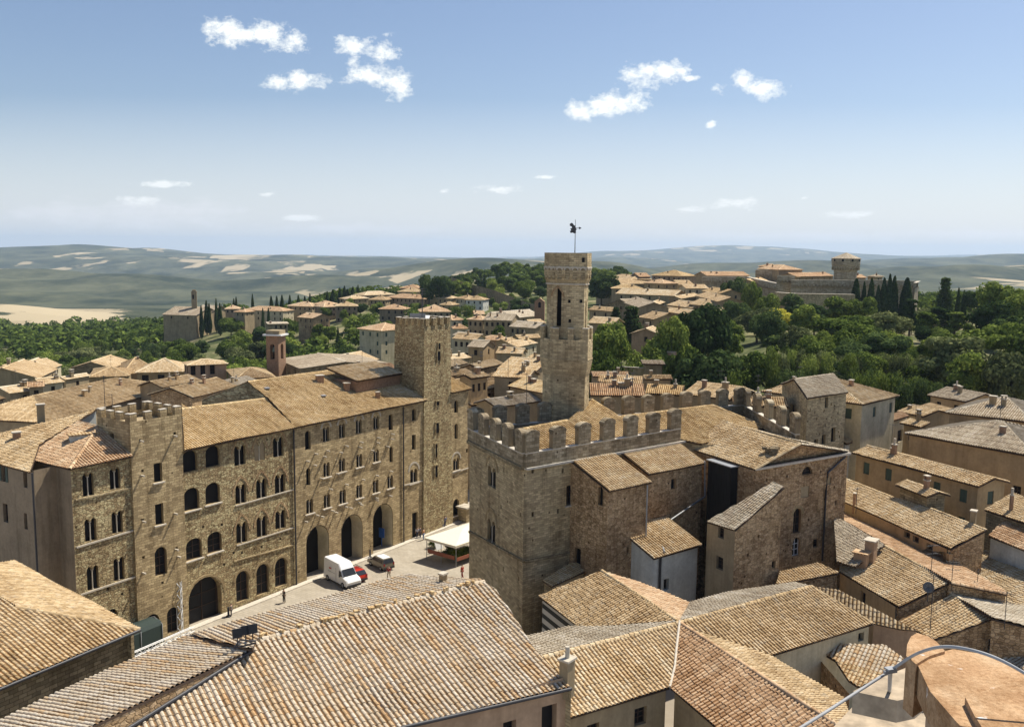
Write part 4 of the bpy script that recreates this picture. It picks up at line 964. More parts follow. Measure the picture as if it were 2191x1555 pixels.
# wing with the steep lean-to roof
Wg=Wall(GA+gn*4.2-gd*30,GA+gn*4.2+gd*30,2,[(1,1)]); ua,za=Wg.px(1573,1133); ub,zb2=Wg.px(1674,1045)
HS=empty('lean_to_wing',Wg.pt(ua,2),'stone and brick wing with steep stepped lean-to roof below the gabled wing','house')
cA=Wg.pt(ua,za); cB=Wg.pt(ub,zb2); w=Wall(cA,cB,1,[(ub-ua,zb2-.1),(0,za-.1)])
w.add('rect',1655,1200,1215,8,style='frame'); w.hole(1600,1190); w.hole(1623,1150); w.build(HS,W['brickish'])
sdir=(GL-GA).normalized(); l_=5.2
def xonline(px,p0,d_):
    r=ray(px,1100); return (p0.x*r.y-p0.y*r.x)/(d_.y*r.x-d_.x*r.y)
l_=abs(xonline(1514,cA,sdir)); cC=cA+sdir*l_
w=Wall(cC,cA,1,[(l_,za-.1),(0,za-.1)]); w.add('rect',1542,1128,1151,13,style='frame'); w.add('rect',1539,1190,1218,15,style='frame'); w.build(HS,W['tan'])
cD=cB+sdir*l_*1.0; w=Wall(cB,cD,1,[(l_,zb2-.1),(0,zb2-.1)]); w.build(HS,W['brickish'])
ps=plane3(cA,cB,cC)
roof(HS,[[ps.at(1573,1134),ps.at(1678,1042),ps.at(1655,1031),ps.at(1512,1116)]],'grey',lod=0)
# ================================================================ CATHEDRAL ROOFS IN FRONT
zr=18.; K1,K2=P(1035,1243,zr),P(545,1369,zr)
NV=empty('cathedral_nave',(K2.x,K2.y,0),'broad cathedral nave with pale lichened tile roof, foreground centre','church')
pn=slope(K2,K1,18); pf=slope(K2,K1,-15)
pale_t=rooftile('clay_tiles_pale',[(.0,(.44,.28,.14)),(.2,(.54,.39,.23)),(.32,(.53,.43,.30)),(.6,(.56,.475,.36)),(.95,(.62,.56,.46))],lichen=.35,colw=.62,bigw=.35,spread=.8,rnd=0); RT['pale']=pale_t
pf=slope(K2,K1,-12)
fpoly=[pf.at(*q) for q in((1035,1243),(872,1229),(620,1298),(405,1358),(541,1388),(546,1370))]
roof(NV,[fpoly],'pale',lod=0)
V1,V2=P(541,1388,17.95),P(180,1560,17.95); pv=slope(V2,V1,-11)
gpoly=[pv.at(*q) for q in((541,1388),(405,1358),(230,1434),(0,1542),(-90,1585),(60,1617),(180,1560))]
roof(NV,[gpoly],'pale',lod=0)
mb=MB()
def onpl(pl,p): return p.z*0+pl.p.z-((p.x-pl.p.x)*pl.n.x+(p.y-pl.p.y)*pl.n.y)/pl.n.z
V3=pv.at(60,1617); bots=[]
for p,q in((V1,V2),(V2,V3)):
    L=(p-q).length; za,zb=onpl(pn,q)-.1,onpl(pn,p)-.1; mb.poly([Vector((q.x,q.y,za)),Vector((p.x,p.y,zb)),p-Vector((0,0,.1)),q-Vector((0,0,.1))],0,[(0,za),(L,zb),(L,17.9),(0,17.9)]); bots+=[Vector((p.x,p.y,zb+.1)),Vector((q.x,q.y,za+.1))]
mb.build('parapet_wall',W['brickish'],NV)
nl=[pn.at(*q) for q in((545,1370),(1035,1243),(1062,1263),(1095,1310),(1150,1400),(1222,1470),(700,1592))]+[bots[3],bots[1],bots[0]]
roof(NV,[nl],'pale',[(pn.at(560,1367),K1)],lod=0)
pipe(NV,[b+Vector((0,0,.2)) for b in (bots[0],bots[1])],.12,iron,'gutter')
ne,nw=pn.at(1222,1472),pn.at(700,1592)
ndr=(ne-nw).normalized(); inn=Vector((-ndr.y,ndr.x,0))*.5
w=Wall(nw+inn,ne+inn,0,[((ne-nw).length,nw.z-.1),(0,nw.z-.1)])
w.add('rect',1090,1542,1600,28,depth=.5,style='open'); w.add('rect',1174,1508,1600,32,depth=.5,style='open'); w.build(NV,W['pink'])
pipe(NV,[nw+Vector((0,0,-.02)),ne+Vector((0,0,-.02))],.11,iron,'gutter')
vg=[pn.at(*q) for q in((1035,1243),(1095,1310),(1150,1400),(1222,1470))]
mb=MB()
for a,b in zip(vg,vg[1:]): mb.poly([b-Vector((0,0,.15)),a-Vector((0,0,.15)),Vector((a.x,a.y,6)),Vector((b.x,b.y,6))])
mb.build('end_wall',W['fine'],NV)
fe=[fpoly[1],fpoly[3],gpoly[3],gpoly[4]]; inn2=Vector((ndr.y,-ndr.x,0))*.5
mb=MB(); 
for a,b in zip(fe,fe[1:]): a=a+inn2;b=b+inn2; mb.poly([a-Vector((0,0,.15)),b-Vector((0,0,.15)),Vector((b.x,b.y,0)),Vector((a.x,a.y,0))])
a=fpoly[0];b=fpoly[1]; mb.poly([a-Vector((0,0,.15)),b+inn2-Vector((0,0,.15)),Vector((b.x,b.y,0)),Vector((a.x,a.y,0))]); mb.build('aisle_wall',W['fine'],NV)
mb=MB()   # loose stones and broken caps along the ridge
for i in range(46):
    t=random.random(); p=K2.lerp(K1,.02+.96*t)+Vector((random.uniform(-.1,.1),random.uniform(-.15,.15),.16))
    mb.box(p,(random.uniform(.15,.4),random.uniform(.12,.25),random.uniform(.08,.26)),random.random()*3,0)
mb.build('ridge_stones',MATS['clay_tiles_gold'],NV,kind='stuff')
chimney(NV,pf.at(948,1246),.45,.6,.9,0,W['tan'])
cp_=pn.at(1213,1455); chimney(NV,cp_,.75,1.3,.9,2,W['tan'])
# floodlights at the ridge end
FL=empty('floodlight_cluster',pf.at(523,1385),'three black floodlights on a bracket at the near end of the nave ridge','floodlights')
for i,(px_,py_) in enumerate(((508,1360),(526,1353),(541,1350))):
    q=pf.at(px_,py_+22); mb=MB(); mb.box(q+Vector((0,0,.75)),(.5,.22,.5),.5,0,Matrix.Rotation(.5,3,'Z')@Matrix.Rotation(-.3,3,'X')); mb.build('lamp_head',plain('black_metal',(.015,.015,.018),.5),FL)
    mb=MB(); mb.tube([q+Vector((0,0,-.1)),q+Vector((0,0,.5))],.04,5); mb.build('bracket',iron,FL)
q1,q2=pf.at(500,1392),pf.at(548,1382); mb=MB(); mb.tube([q1+Vector((0,0,.15)),q2+Vector((0,0,.2))],.05,5); mb.tube([q1+Vector((0,0,.15)),q1+Vector((.3,.2,.55)),q2+Vector((0,0,.3))],.05,5); mb.build('bracket',iron,FL)
# transept roofs meeting at one node
zt2=12.5; N0=P(1454,1331,zt2)
TR=empty('cathedral_transept',(N0.x,N0.y,0),'crossing tiled roofs joined by a white mortared valley, right of the nave','church')
F1=P(1150,1408,zt2); pF=slope(F1,N0,19); pFf=slope(F1,N0,-14)
G2=P(1750,1524,zt2); v=pF.at(1433,1471); pG=plane3(N0,G2,v); pGf=slope(N0,G2,-13)
H2_=P(1735,1254,zt2); pH=slope(N0,H2_,19); pHf=slope(N0,H2_,-14)
D0=P(1288,1221,zt2); pDl=slope(D0,N0,19); pDr=slope(D0,N0,-15)
roof(TR,[[pF.at(*q) for q in((1140,1410),(1453,1332),(1433,1471),(1226,1533),(1150,1556))]],'warm',[(F1,N0)],lod=0)
roof(TR,[[pFf.at(*q) for q in((1452,1331),(1150,1407),(1120,1362),(1216,1340),(1300,1340))]],'grey',lod=0)
roof(TR,[[pG.at(*q) for q in((1454,1332),(1750,1524),(1820,1570),(1560,1580),(1434,1471))]],'red',[(N0,G2+(G2-N0)*.2)],lod=0)
roof(TR,[[pGf.at(*q) for q in((1454,1331),(1478,1347),(1650,1402),(1806,1494),(1830,1575),(1750,1524))]],'warm',lod=0)
roof(TR,[[pH.at(*q) for q in((1454,1331),(1735,1254),(1869,1334),(1650,1402),(1478,1347))]],'warm',[(N0,H2_),(H2_,pH.at(1869,1334))],lod=0)
roof(TR,[[pHf.at(*q) for q in((1454,1331),(1735,1254),(1700,1244),(1560,1268),(1476,1289))]],'grey',lod=0)
hc=pH.at(1869,1334); hx=P(1962,1349,hc.z); pX=plane3(H2_,hc,hx)
roof(TR,[[pX.at(*q) for q in((1735,1254),(1795,1262),(1900,1317),(1962,1349),(1925,1346),(1869,1334))]],'warm',lod=0)
mb=MB(); pts=[N0+Vector((0,0,.12)),pF.at(1447,1390)+Vector((0,0,.08)),pF.at(1444,1425)+Vector((0,0,.08)),v+Vector((0,0,.08))]; mb.tube(pts,.10,6); mb.build('mortar_valley',coping,TR)
def curtain(par,pts,zb,mat,inset=.4,wins=()):
    for a,b in zip(pts,pts[1:]):
        d=(b-a); L0=math.hypot(d.x,d.y); dn_=Vector((d.x/L0,d.y/L0,0)); n_=Vector((dn_.y,-dn_.x,0)); a2=a-n_*inset; b2=b-n_*inset
        w=Wall(a2,b2,zb,[(L0,b.z-.16),(0,a.z-.16)])
        for q in wins: w.add(*q[:5],**(q[5] if len(q)>5 else {}))
        wins=(); w.build(par,mat)
curtain(TR,[pF.at(1226,1533),pF.at(1433,1471)],0,W['tan'],wins=[('rect',1370,1513,1550,26,dict(style='frame')),('rect',1268,1548,1600,26,dict(style='frame'))])
curtain(TR,[v,pG.at(1560,1580)],0,W['tan'])
curtain(TR,[pH.at(1650,1402),pH.at(1869,1334)],0,W['cream'],wins=[('rect',1842,1353,1371,12)])
curtain(TR,[hc,hx],0,W['pink'])
curtain(TR,[pGf.at(1806,1494),pGf.at(1650,1402)],2,W['brickish'])
def strip_mat(t):
    p=t.n('NewGeometry').outputs['Position']; s=t.n('SeparateXYZ'); t.l(p,s.inputs[0]); f=t.math('FRACT',t.math('MULTIPLY',s.outputs[2],1.15))
    t.out(t.mix(t.math('GREATER_THAN',f,.48),(.04,.04,.035),(.5,.48,.42)),.8)
ST=M('striped_marble',strip_mat)
TD_=empty('cathedral_aisle',(D0.x,D0.y,0),'gabled tile roof over a black and white striped marble wall, below the palace','church')
roof(TD_,[[pDl.at(*q) for q in((1153,1276),(1288,1221),(1452,1328),(1243,1344))]],'warm',[(D0,N0)],lod=0)
roof(TD_,[[pDr.at(*q) for q in((1288,1221),(1370,1248),(1477,1291),(1454,1329))]],'red',lod=0)
curtain(TD_,[pDl.at(1153,1276),pDl.at(1243,1344)],0,ST,.35)
e_=pDl.at(1243,1344); curtain(TD_,[pDl.at(1153,1276)+Vector((0,0,0)),pDl.at(1153,1276)+Vector((.01,.01,0))+(D0-N0).normalized()*.01],0,ST)
# low lean-to beside the palace foot
LE=empty('lean_to',P(1180,1253,9),'narrow lean-to tile roof in the shade at the foot of the palace','shed')
q1,q2=P(1180,1254,9.5),P(1312,1195,9.5); pe=slope(q1,q2,11); roof(LE,[[pe.at(*q) for q in((1180,1254),(1312,1195),(1292,1165),(1160,1240))]],'gold',lod=0)
curtain(LE,[pe.at(1180,1254),pe.at(1312,1195)],2,W['tan'],.2); curtain(LE,[pe.at(1160,1240),pe.at(1180,1254)],2,W['dark'],.2)
# bishop's house, bottom left
zb_=13.; T0=P(300,1346,zb_); T1=P(0,1472,zb_); T2=P(30,1199,zb_); pb1=slope(T1,T0,19); apx=pb1.at(35,1298)
BH=empty('corner_house',(T0.x,T0.y,0),'large hip roofed house at the bottom left with rows of orange tiles','house')
pb2=plane3(T0,T2,apx)
roof(BH,[[pb1.at(*q) for q in((300,1346),(-130,1527),(-130,1280),(0,1276),(35,1298))],[pb2.at(*q) for q in((300,1346),(30,1199),(-60,1215),(-130,1250),(-130,1240),(0,1276),(35,1298))]],'warm',[(T0,apx)],lod=0)
curtain(BH,[pb1.at(-130,1527),T0],-1,W['dark'],.7); curtain(BH,[T0,P(30,1199,zb_)],-1,W['dark'],.7)
pipe(BH,[pb1.at(-130,1527)+Vector((0,0,-.05)),T0+Vector((0,0,-.05))],.12,iron,'gutter')
SR=empty('shed',P(140,1255,5.5),'tiny tiled porch roof wedged beside the left end house','shed')
q1,q2=P(124,1258,6),P(168,1240,6); ps_=slope(q1,q2,17); roof(SR,[[ps_.at(*q) for q in((124,1258),(168,1240),(158,1224),(98,1232))]],'warm',lod=0); curtain(SR,[q1,q2],0,W['tan'],.2)
#@@
# ================================================================ RIGHT HAND ROOFS
LD0=dict(lod=0)
def pl_roof(o,pl,l,rm,rid=(),lod=0): roof(o,[[pl.at(*q) for q in l]],rm,[(pl.at(*a),pl.at(*b)) for a,b in rid],lod=lod)
# J : broad roof with double chimney
zJ=9.5; j0,j1=P(1797,1223,zJ),P(1924,1299,zJ); pJ=slope(j0,j1,18)
HJ=empty('house',(j1.x,j1.y,0),'stained plaster house with broad tile roof and a double chimney','house')
pl_roof(HJ,pJ,[(1797,1223),(1924,1299),(2034,1246),(1894,1168),(1800,1180)],'warm',[((1894,1168),(2034,1246))])
w=Wall(j0+Vector((.2,.4,0)),j1+Vector((-.2,.4,0)),0,[((j1-j0).length,zJ-.1),(0,zJ-.1)]); w.add('rect',1845,1265,1300,11,style='frame'); w.build(HJ,W['ochre'])
curtain(HJ,[j1,pJ.at(2034,1246)],0,W['brickish'],.3)
c=pJ.at(1842,1212); mb=MB(); mb.box(c+Vector((0,0,.6)),(1.0,1.2,1.6),.9,0); mb.box(c+Vector((0,0,1.45)),(1.3,1.5,.12),.9,1); mb.build('dormer',[W['pink'],RT['red']],HJ); chimney(HJ,pJ.at(1862,1200),1.1,2.1,.9,0,W['pink'])
# K : sunlit slope beyond
k0,k1=pJ.at(1894,1168),pJ.at(2034,1246); pK=slope(k0,k1,-11)
HK=empty('house',(k1.x,k1.y,0),'house with a long bright roof slope running down between darker roofs','house')
pl_roof(HK,pK,[(1800,1110),(1890,1163),(2034,1246),(2154,1271),(2150,1262),(1802,1072)],'red',[((2034,1246),(2154,1270))])
curtain(HK,[pK.at(2034,1246),pK.at(2154,1270)],0,W['brickish'],.2)
# small grey triangle roof behind the gabled wing
zQ=10.5; HQ=empty('house',P(1800,1150,2),'low grey patched roof squeezed against the corner of the gabled wing','house')
pQ=slope(P(1797,1200,zQ),P(1870,1240,zQ),14); pl_roof(HQ,pQ,[(1790,1200),(1830,1212),(1893,1166),(1800,1112),(1785,1112)],'grey')
zQ=9.6; pq=slope(P(1660,1250,zQ),P(1790,1232,zQ),13); HQ2=empty('house',P(1700,1250,2),'low tiled outhouse roof with white aerial at the foot of the gabled wing','house')
pl_roof(HQ2,pq,[(1660,1251),(1795,1226),(1750,1204),(1668,1222)],'warm'); curtain(HQ2,[pq.at(1660,1251),pq.at(1795,1226)],0,W['brickish'],.2)
# L
zL=12.; l0,l1=P(1802,1071,zL),P(2034,1175,zL); pL_=slope(l0,l1,18)
HL_=empty('house',(l1.x,l1.y,0),'long ochre house with small attic windows under worn brown tiles','house')
pl_roof(HL_,pL_,[(1802,1071),(2034,1175),(2111,1134),(1992,1088),(1913,1065),(1806,1023)],'warm',[((1992,1088),(2111,1134)),((1806,1023),(1913,1065))])
w=Wall(l0+Vector((0,.4,0)),l1+Vector((-.2,.4,0)),0,[((l1-l0).length,zL-.1),(0,zL-.1)])
for q in((1940,1142),(1959,1152),(1988,1168),(2024,1187)): w.add('rect',q[0],q[1]-5,q[1]+8,13,style='frame')
w.build(HL_,W['ochre']); curtain(HL_,[l1,pL_.at(2111,1134)],0,W['brickish'],.3); chimney(HL_,pL_.at(2082,1118),.6,1.2,.9,0,W['tan']); chimney(HL_,pL_.at(1828,1080),.35,1.3,.9,0)
# M dormer hut
house('small tiled attic hut with three windows rising from the long brown roof',(1915,1037),(1983,1063),104,(1931,1024),'g',16,'dark','warm',4,(3,1),ch=1,z=14.6,wh=.8,ww=.6,chk=1)
# N
HNn,cn=house('long ochre palace with brown tile roof and single chimney near its end',(1822,968),(2094,1041),122,(2000,990),'g',15,'ochre','warm',14,(5,2),ch=2,z=15.5,style='closed',cat='palace')
house('wide pale ochre building with tall hip roof at the right edge',(1936,927),(2215,978),135,(2110,898),'h',15,'ochre','grey',14,(5,1),ch=1,z=17.2,cat='palace',eh=3)
house('grey hip roofed house behind the wide ochre building',(2023,882),(2215,905),165,(2135,849),'h',15,'ochre','grey',12,(0,0),ch=2,z=18.)
house('grey low roof between ochre house and trees',(1984,845),(2066,860),200,(2050,833),'g',14,'ochre','grey',8,(2,1),ch=2,z=16)
house('low tan roof with stepped eaves left of the grey hip roof',(1918,880),(1975,892),160,(1930,862),'g',14,'tan','warm',9,(0,0),ch=1,z=15.)
house('narrow brown roof joining two larger houses beside the courtyard',(1970,869),(2030,884),170,(1985,862),'s',12,'tan','warm',9,(1,1),ch=0,z=15.)
house('stone house with weathered lean-to tiles in the second row',(1925,905),(1970,914),150,(1930,892),'s',14,'ochre','warm',10,(1,1),ch=1,z=15.5)
HB,cb_=house('tall cream house with rooftop terrace and dark shuttered windows',(1848,866),(1924,847),150,(1830,797),'h',17,'cream','warm',16,(4,1),ch=1,z=19.5,style='closed',eh=0)
TB=empty('balcony_block',P(1855,905,14),'terrace block with tiled canopy strip in front of the cream house','house')
tz=15.2; q0,q1=P(1868,914,tz),P(1945,890,tz); pt_=slope(q0,q1,14); pl_roof(TB,pt_,[(1868,914),(1945,890),(1928,880),(1855,903)],'red',lod=1)
w=Wall(q0+Vector((.2,.5,0)),q1+Vector((-.2,.5,0)),4,[((q1-q0).length,tz-.1),(0,tz-.1)])
for q in(1880,1900,1925): w.add('rect',q,920,945,11,style='frame')
w.build(TB,W['cream']); curtain(TB,[P(1850,895,tz),q0],4,W['white'],.0)
house('low white walled house with brown roof below the stone tower house',(1812,950),(1858,934),118,(1812,912),'s',16,'white','warm',12,(1,1),ch=0,z=14.)
# stone tower house
zTh=21.5; t0_=P(1728,851,zTh); t1_=P(1811,838,zTh); t2_=P(1674,822,zTh)
TH=empty('tower_house',(t0_.x,t0_.y,6),'square stone tower house peppered with holes under a ragged tile roof','tower')
f=[t0_,t1_,t1_+(t2_-t0_),t2_]
for k in(0,1,2,3):
    a,b=f[k],f[(k+1)%4]; w=Wall(a,b,5,[((b-a).length,zTh),(0,zTh)])
    if k==0:
        for q in((1768,850,873,7),(1762,930,950,8),(1782,915,945,9),(1745,940,968,8)): w.add('rect',*q)
        for i in range(26): 
            x=random.uniform(1732,1805); y=random.uniform(860,960); w.hole(x,y,random.uniform(.15,.3),random.uniform(.2,.5))
        w.holes=[h for i,h in enumerate(w.holes) if not any(abs(h[1]-g[1])<(h[3]+g[3])/2+.1 and abs(h[2]+h[4]/2-g[2]-g[4]/2)<(h[4]+g[4])/2+.1 for g in w.holes[:i])]
    if k==3: w.add('rect',1695,865,885,8)
    w.build(TH,W['fine'])
up=Vector((0,0,1)); rdA=(f[0]+f[3])/2+up*1.6; rdB=(f[1]+f[2])/2+up*1.6; o_=(f[0]-f[3]).normalized()*.4; s_=(f[1]-f[0]).normalized()*.3
roof(TH,[[f[0]+o_-s_,f[1]+o_+s_,rdB+s_,rdA-s_],[f[2]-o_+s_,f[3]-o_-s_,rdA-s_,rdB+s_]],'grey',[(rdA,rdB)],lod=0)
w=Wall(f[3],f[0],zTh-.05,[((f[3]-f[0]).length,zTh),((f[3]-f[0]).length/2,zTh+1.5),(0,zTh)]); w.build(TH,W['fine'],'gable')
house('low stone house left of the tower house',(1650,832),(1700,842),128,(1652,812),'g',14,'tan','warm',12,(0,0),ch=2,z=17.5)
# lower right roofs
zU=8.5; u0_,u1_=P(1922,1330,zU),P(1998,1368,zU); pU=slope(u0_,u1_,17); HU=empty('house',(u1_.x,u1_.y,0),'house with tidy orange brown roof and satellite dish shadows, lower right','house')
pl_roof(HU,pU,[(1922,1330),(1998,1368),(2124,1323),(2072,1296),(2036,1270)],'warm',[((2036,1270),(2124,1323))]); curtain(HU,[pU.at(1998,1368),pU.at(2124,1323)],0,W['brickish'],.3)
pUr=slope(pU.at(2036,1270),pU.at(2124,1323),-10); pl_roof(HU,pUr,[(2036,1270),(2124,1323),(2215,1345),(2215,1302),(2110,1282)],'grey'); curtain(HU,[pUr.at(2124,1323),pUr.at(2215,1345)],0,W['brickish'],.2)
zV=8.5; pV=slope(P(2154,1297,zV),P(2230,1345,zV),15); HV=empty('house',P(2150,1290,0),'house with wide shadow striped roof at the right edge','house')
pl_roof(HV,pV,[(2154,1298),(2230,1345),(2230,1225),(2108,1177),(2063,1213)],'warm')
zW=12.; w0,w1=P(2115,1146,zW),P(2225,1190,zW); pW=slope(w0,w1,16); HW=empty('house',(w0.x,w0.y,2),'house with bright tidy tiles above a shaded gutter at the right edge','house')
pl_roof(HW,pW,[(2115,1146),(2225,1190),(2225,1140),(2149,1114)],'red'); curtain(HW,[w0,w1],2,W['white'],.3)
zX=13.5; x0,x1=P(2106,1090,zX),P(2225,1131,zX); pX_=slope(x0,x1,16); HX=empty('house',(x0.x,x0.y,2),'brown roofed house with thin metal flue at the right edge','house')
pl_roof(HX,pX_,[(2106,1090),(2225,1131),(2225,1075),(2167,1053)],'warm'); curtain(HX,[x0,x1],2,W['dark'],.3); chimney(HX,pX_.at(2163,1092),.3,1.6,0,2)
zY=7.; pY=slope(P(2090,1383,zY),P(2215,1440,zY),15); HY=empty('house',P(2100,1390,0),'dark tiled roof showing behind the terracotta parapet','house')
pl_roof(HY,pY,[(2060,1372),(2230,1450),(2230,1405),(2121,1367)],'grey')
zI=9.; I0,I1=P(1728,1379,zI),P(1898,1443,zI)
HI=empty('house',(I0.x,I0.y,0),'low courtyard roof of bleached tiles right of the cathedral transept','house')
pI=plane3(P(1787,1413,zI),P(1898,1443,zI),P(1728,1379,zI+.3)); pl_roof(HI,pI,[(1728,1379),(1787,1413),(1898,1443),(1936,1409),(1894,1380)],'pale')
pI2=slope(P(1787,1413,zI),P(1898,1443,zI),16); pl_roof(HI,pI2,[(1787,1413),(1898,1443),(1838,1470),(1815,1455)],'warm')
curtain(HI,[P(1728,1379,zI-.1),P(1815,1480,zI-.1)],0,W['brickish'],.1)
# ================================================================ TOP OF THE CAMERA'S OWN BELL TOWER
def terra(t):
    p=t.n('NewGeometry').outputs['Position']; a=t.noise(p,1.1,6,.7); b=t.noise(p,14,5,.75)
    c=t.ramp(a,[(.28,(.33,.185,.095)),(.45,(.50,.315,.175)),(.58,(.58,.39,.23)),(.72,(.63,.47,.31))]); c=t.mix(.7,c,t.ramp(b,[(.35,(.55,.5,.44)),(.58,(1,1,1))]),'MULTIPLY')
    ck=t.n('TexVoronoi',feature='DISTANCE_TO_EDGE'); ck.inputs['Scale'].default_value=.9; t.l(t.mapping(p,(1,1,1)),ck.inputs['Vector']); c=t.mix(.6,c,t.ramp(ck.outputs['Distance'],[(.0,(1,1,1)),(.022,(1,1,1))]),'MULTIPLY'); dk=t.noise(p,.7,6,.75); c=t.mix(.7,c,t.ramp(dk,[(.36,(.55,.48,.40)),(.52,(1,1,1))]),'MULTIPLY')
    s=t.noise(t.mapping(p,(2.1,5.,2.)),1.1,4,.6); c=t.mix(t.ramp(s,[(.66,(0,0,0)),(.70,(1,1,1))]),c,(.78,.74,.68))
    t.out(c,.95,b,.9,.03,spec=.05)
TC_=M('terracotta_cement',terra)
def slab(parent,name,top,h,mat):
    mb=MB(); bot=[p-Vector((0,0,h)) for p in top]; n=len(top); nn=newell(top)
    mb.poly(top,0,[(p.x,p.y) for p in top]); mb.poly(bot[::-1],0,[(p.x,p.y) for p in bot][::-1])
    for i in range(n): j=(i+1)%n; mb.poly([top[i],bot[i],bot[j],top[j]],0)
    o=mb.build(name,mat,parent); bv=o.modifiers.new('b','BEVEL'); bv.width=.05; bv.segments=3; bv.limit_method='ANGLE'; return o
zk=33.5
BC=empty('parapet',P(2050,1480,zk),'terracotta coloured parapet coping with white splashes in the near right corner','parapet')
slab(BC,'coping_slab',[P(x,y,zk) for x,y in((1962,1418),(2005,1395),(2040,1388),(2110,1400),(2230,1450),(2230,1600),(2100,1600),(2048,1545),(2035,1530),(1990,1478))],.5,TC_)
slab(BC,'coping_slab',[P(x,y,zk+.12) for x,y in((2065,1490),(2230,1440),(2230,1640),(2130,1600),(2085,1530))],.7,TC_)
slab(BC,'rounded_end',[P(x,y,zk+.05) for x,y in((1939,1402),(1941,1378),(1949,1361),(1962,1353),(1985,1360),(2004,1372),(2022,1392),(1990,1402),(1960,1420))],.9,TC_)
mb=MB(); mb.prism([(q.x,q.y) for q in [P(1985,1470,zk),P(2060,1560,zk),P(2230,1700,zk),P(2300,1500,zk),P(2060,1400,zk)]],24,zk-.48); mb.build('wall',W['pink'],BC)
zs=31.5
LG=empty('ledge',P(1880,1500,zs),'lower stone ledge of the bell tower holding the lightning conductor bracket','ledge')
slab(LG,'slab',[P(x,y,zs) for x,y in((1825,1478),(1870,1455),(1945,1425),(1985,1470),(1960,1490),(1920,1498))],.45,plain('lichened_stone',(.50,.40,.28),.9,nz=.45))
slab(LG,'slab',[P(x,y,zs-1.2) for x,y in((1740,1600),(1830,1505),(1960,1515),(2010,1555),(2020,1600))],.5,MATS['lichened_stone'])
CB=empty('lightning_conductor',P(1900,1450,zs+1),'thick grey cable curving across the near right corner on a metal bracket','cable')
cpts=[(1690,1570,33),(1760,1527,33),(1830,1482,33),(1880,1450,33.1),(1905,1434,33.2),(1950,1404,33.6),(1985,1389,34),(2020,1383,34.3),(2060,1386,34.4),(2110,1399,34.4),(2160,1421,34.3),(2230,1462,34.1)]
mb=MB(); P3=[P(x,y,z) for x,y,z in cpts]
cr=[]
for i in range(len(P3)-1):
    p0,p1,p2,p3=P3[max(i-1,0)],P3[i],P3[i+1],P3[min(i+2,len(P3)-1)]
    for k in range(5):
        t=k/5; cr.append(.5*((2*p1)+(p2-p0)*t+(2*p0-5*p1+4*p2-p3)*t*t+(3*p1-p0-3*p2+p3)*t**3))
cr.append(P3[-1]); mb.tube(cr,.025,8); mb.build('cable',plain('grey_cable',(.36,.37,.38),.55,nz=.2),CB)
c=P(1905,1436,33.2); mb=MB(); mb.tube([c,P(1903,1478,31.5)],.035,6); mb.box(c,(.24,.05,.05),.3); mb.box(c+Vector((0,0,.05)),(.16,.12,.03),.3); mb.build('bracket',zinc,CB)
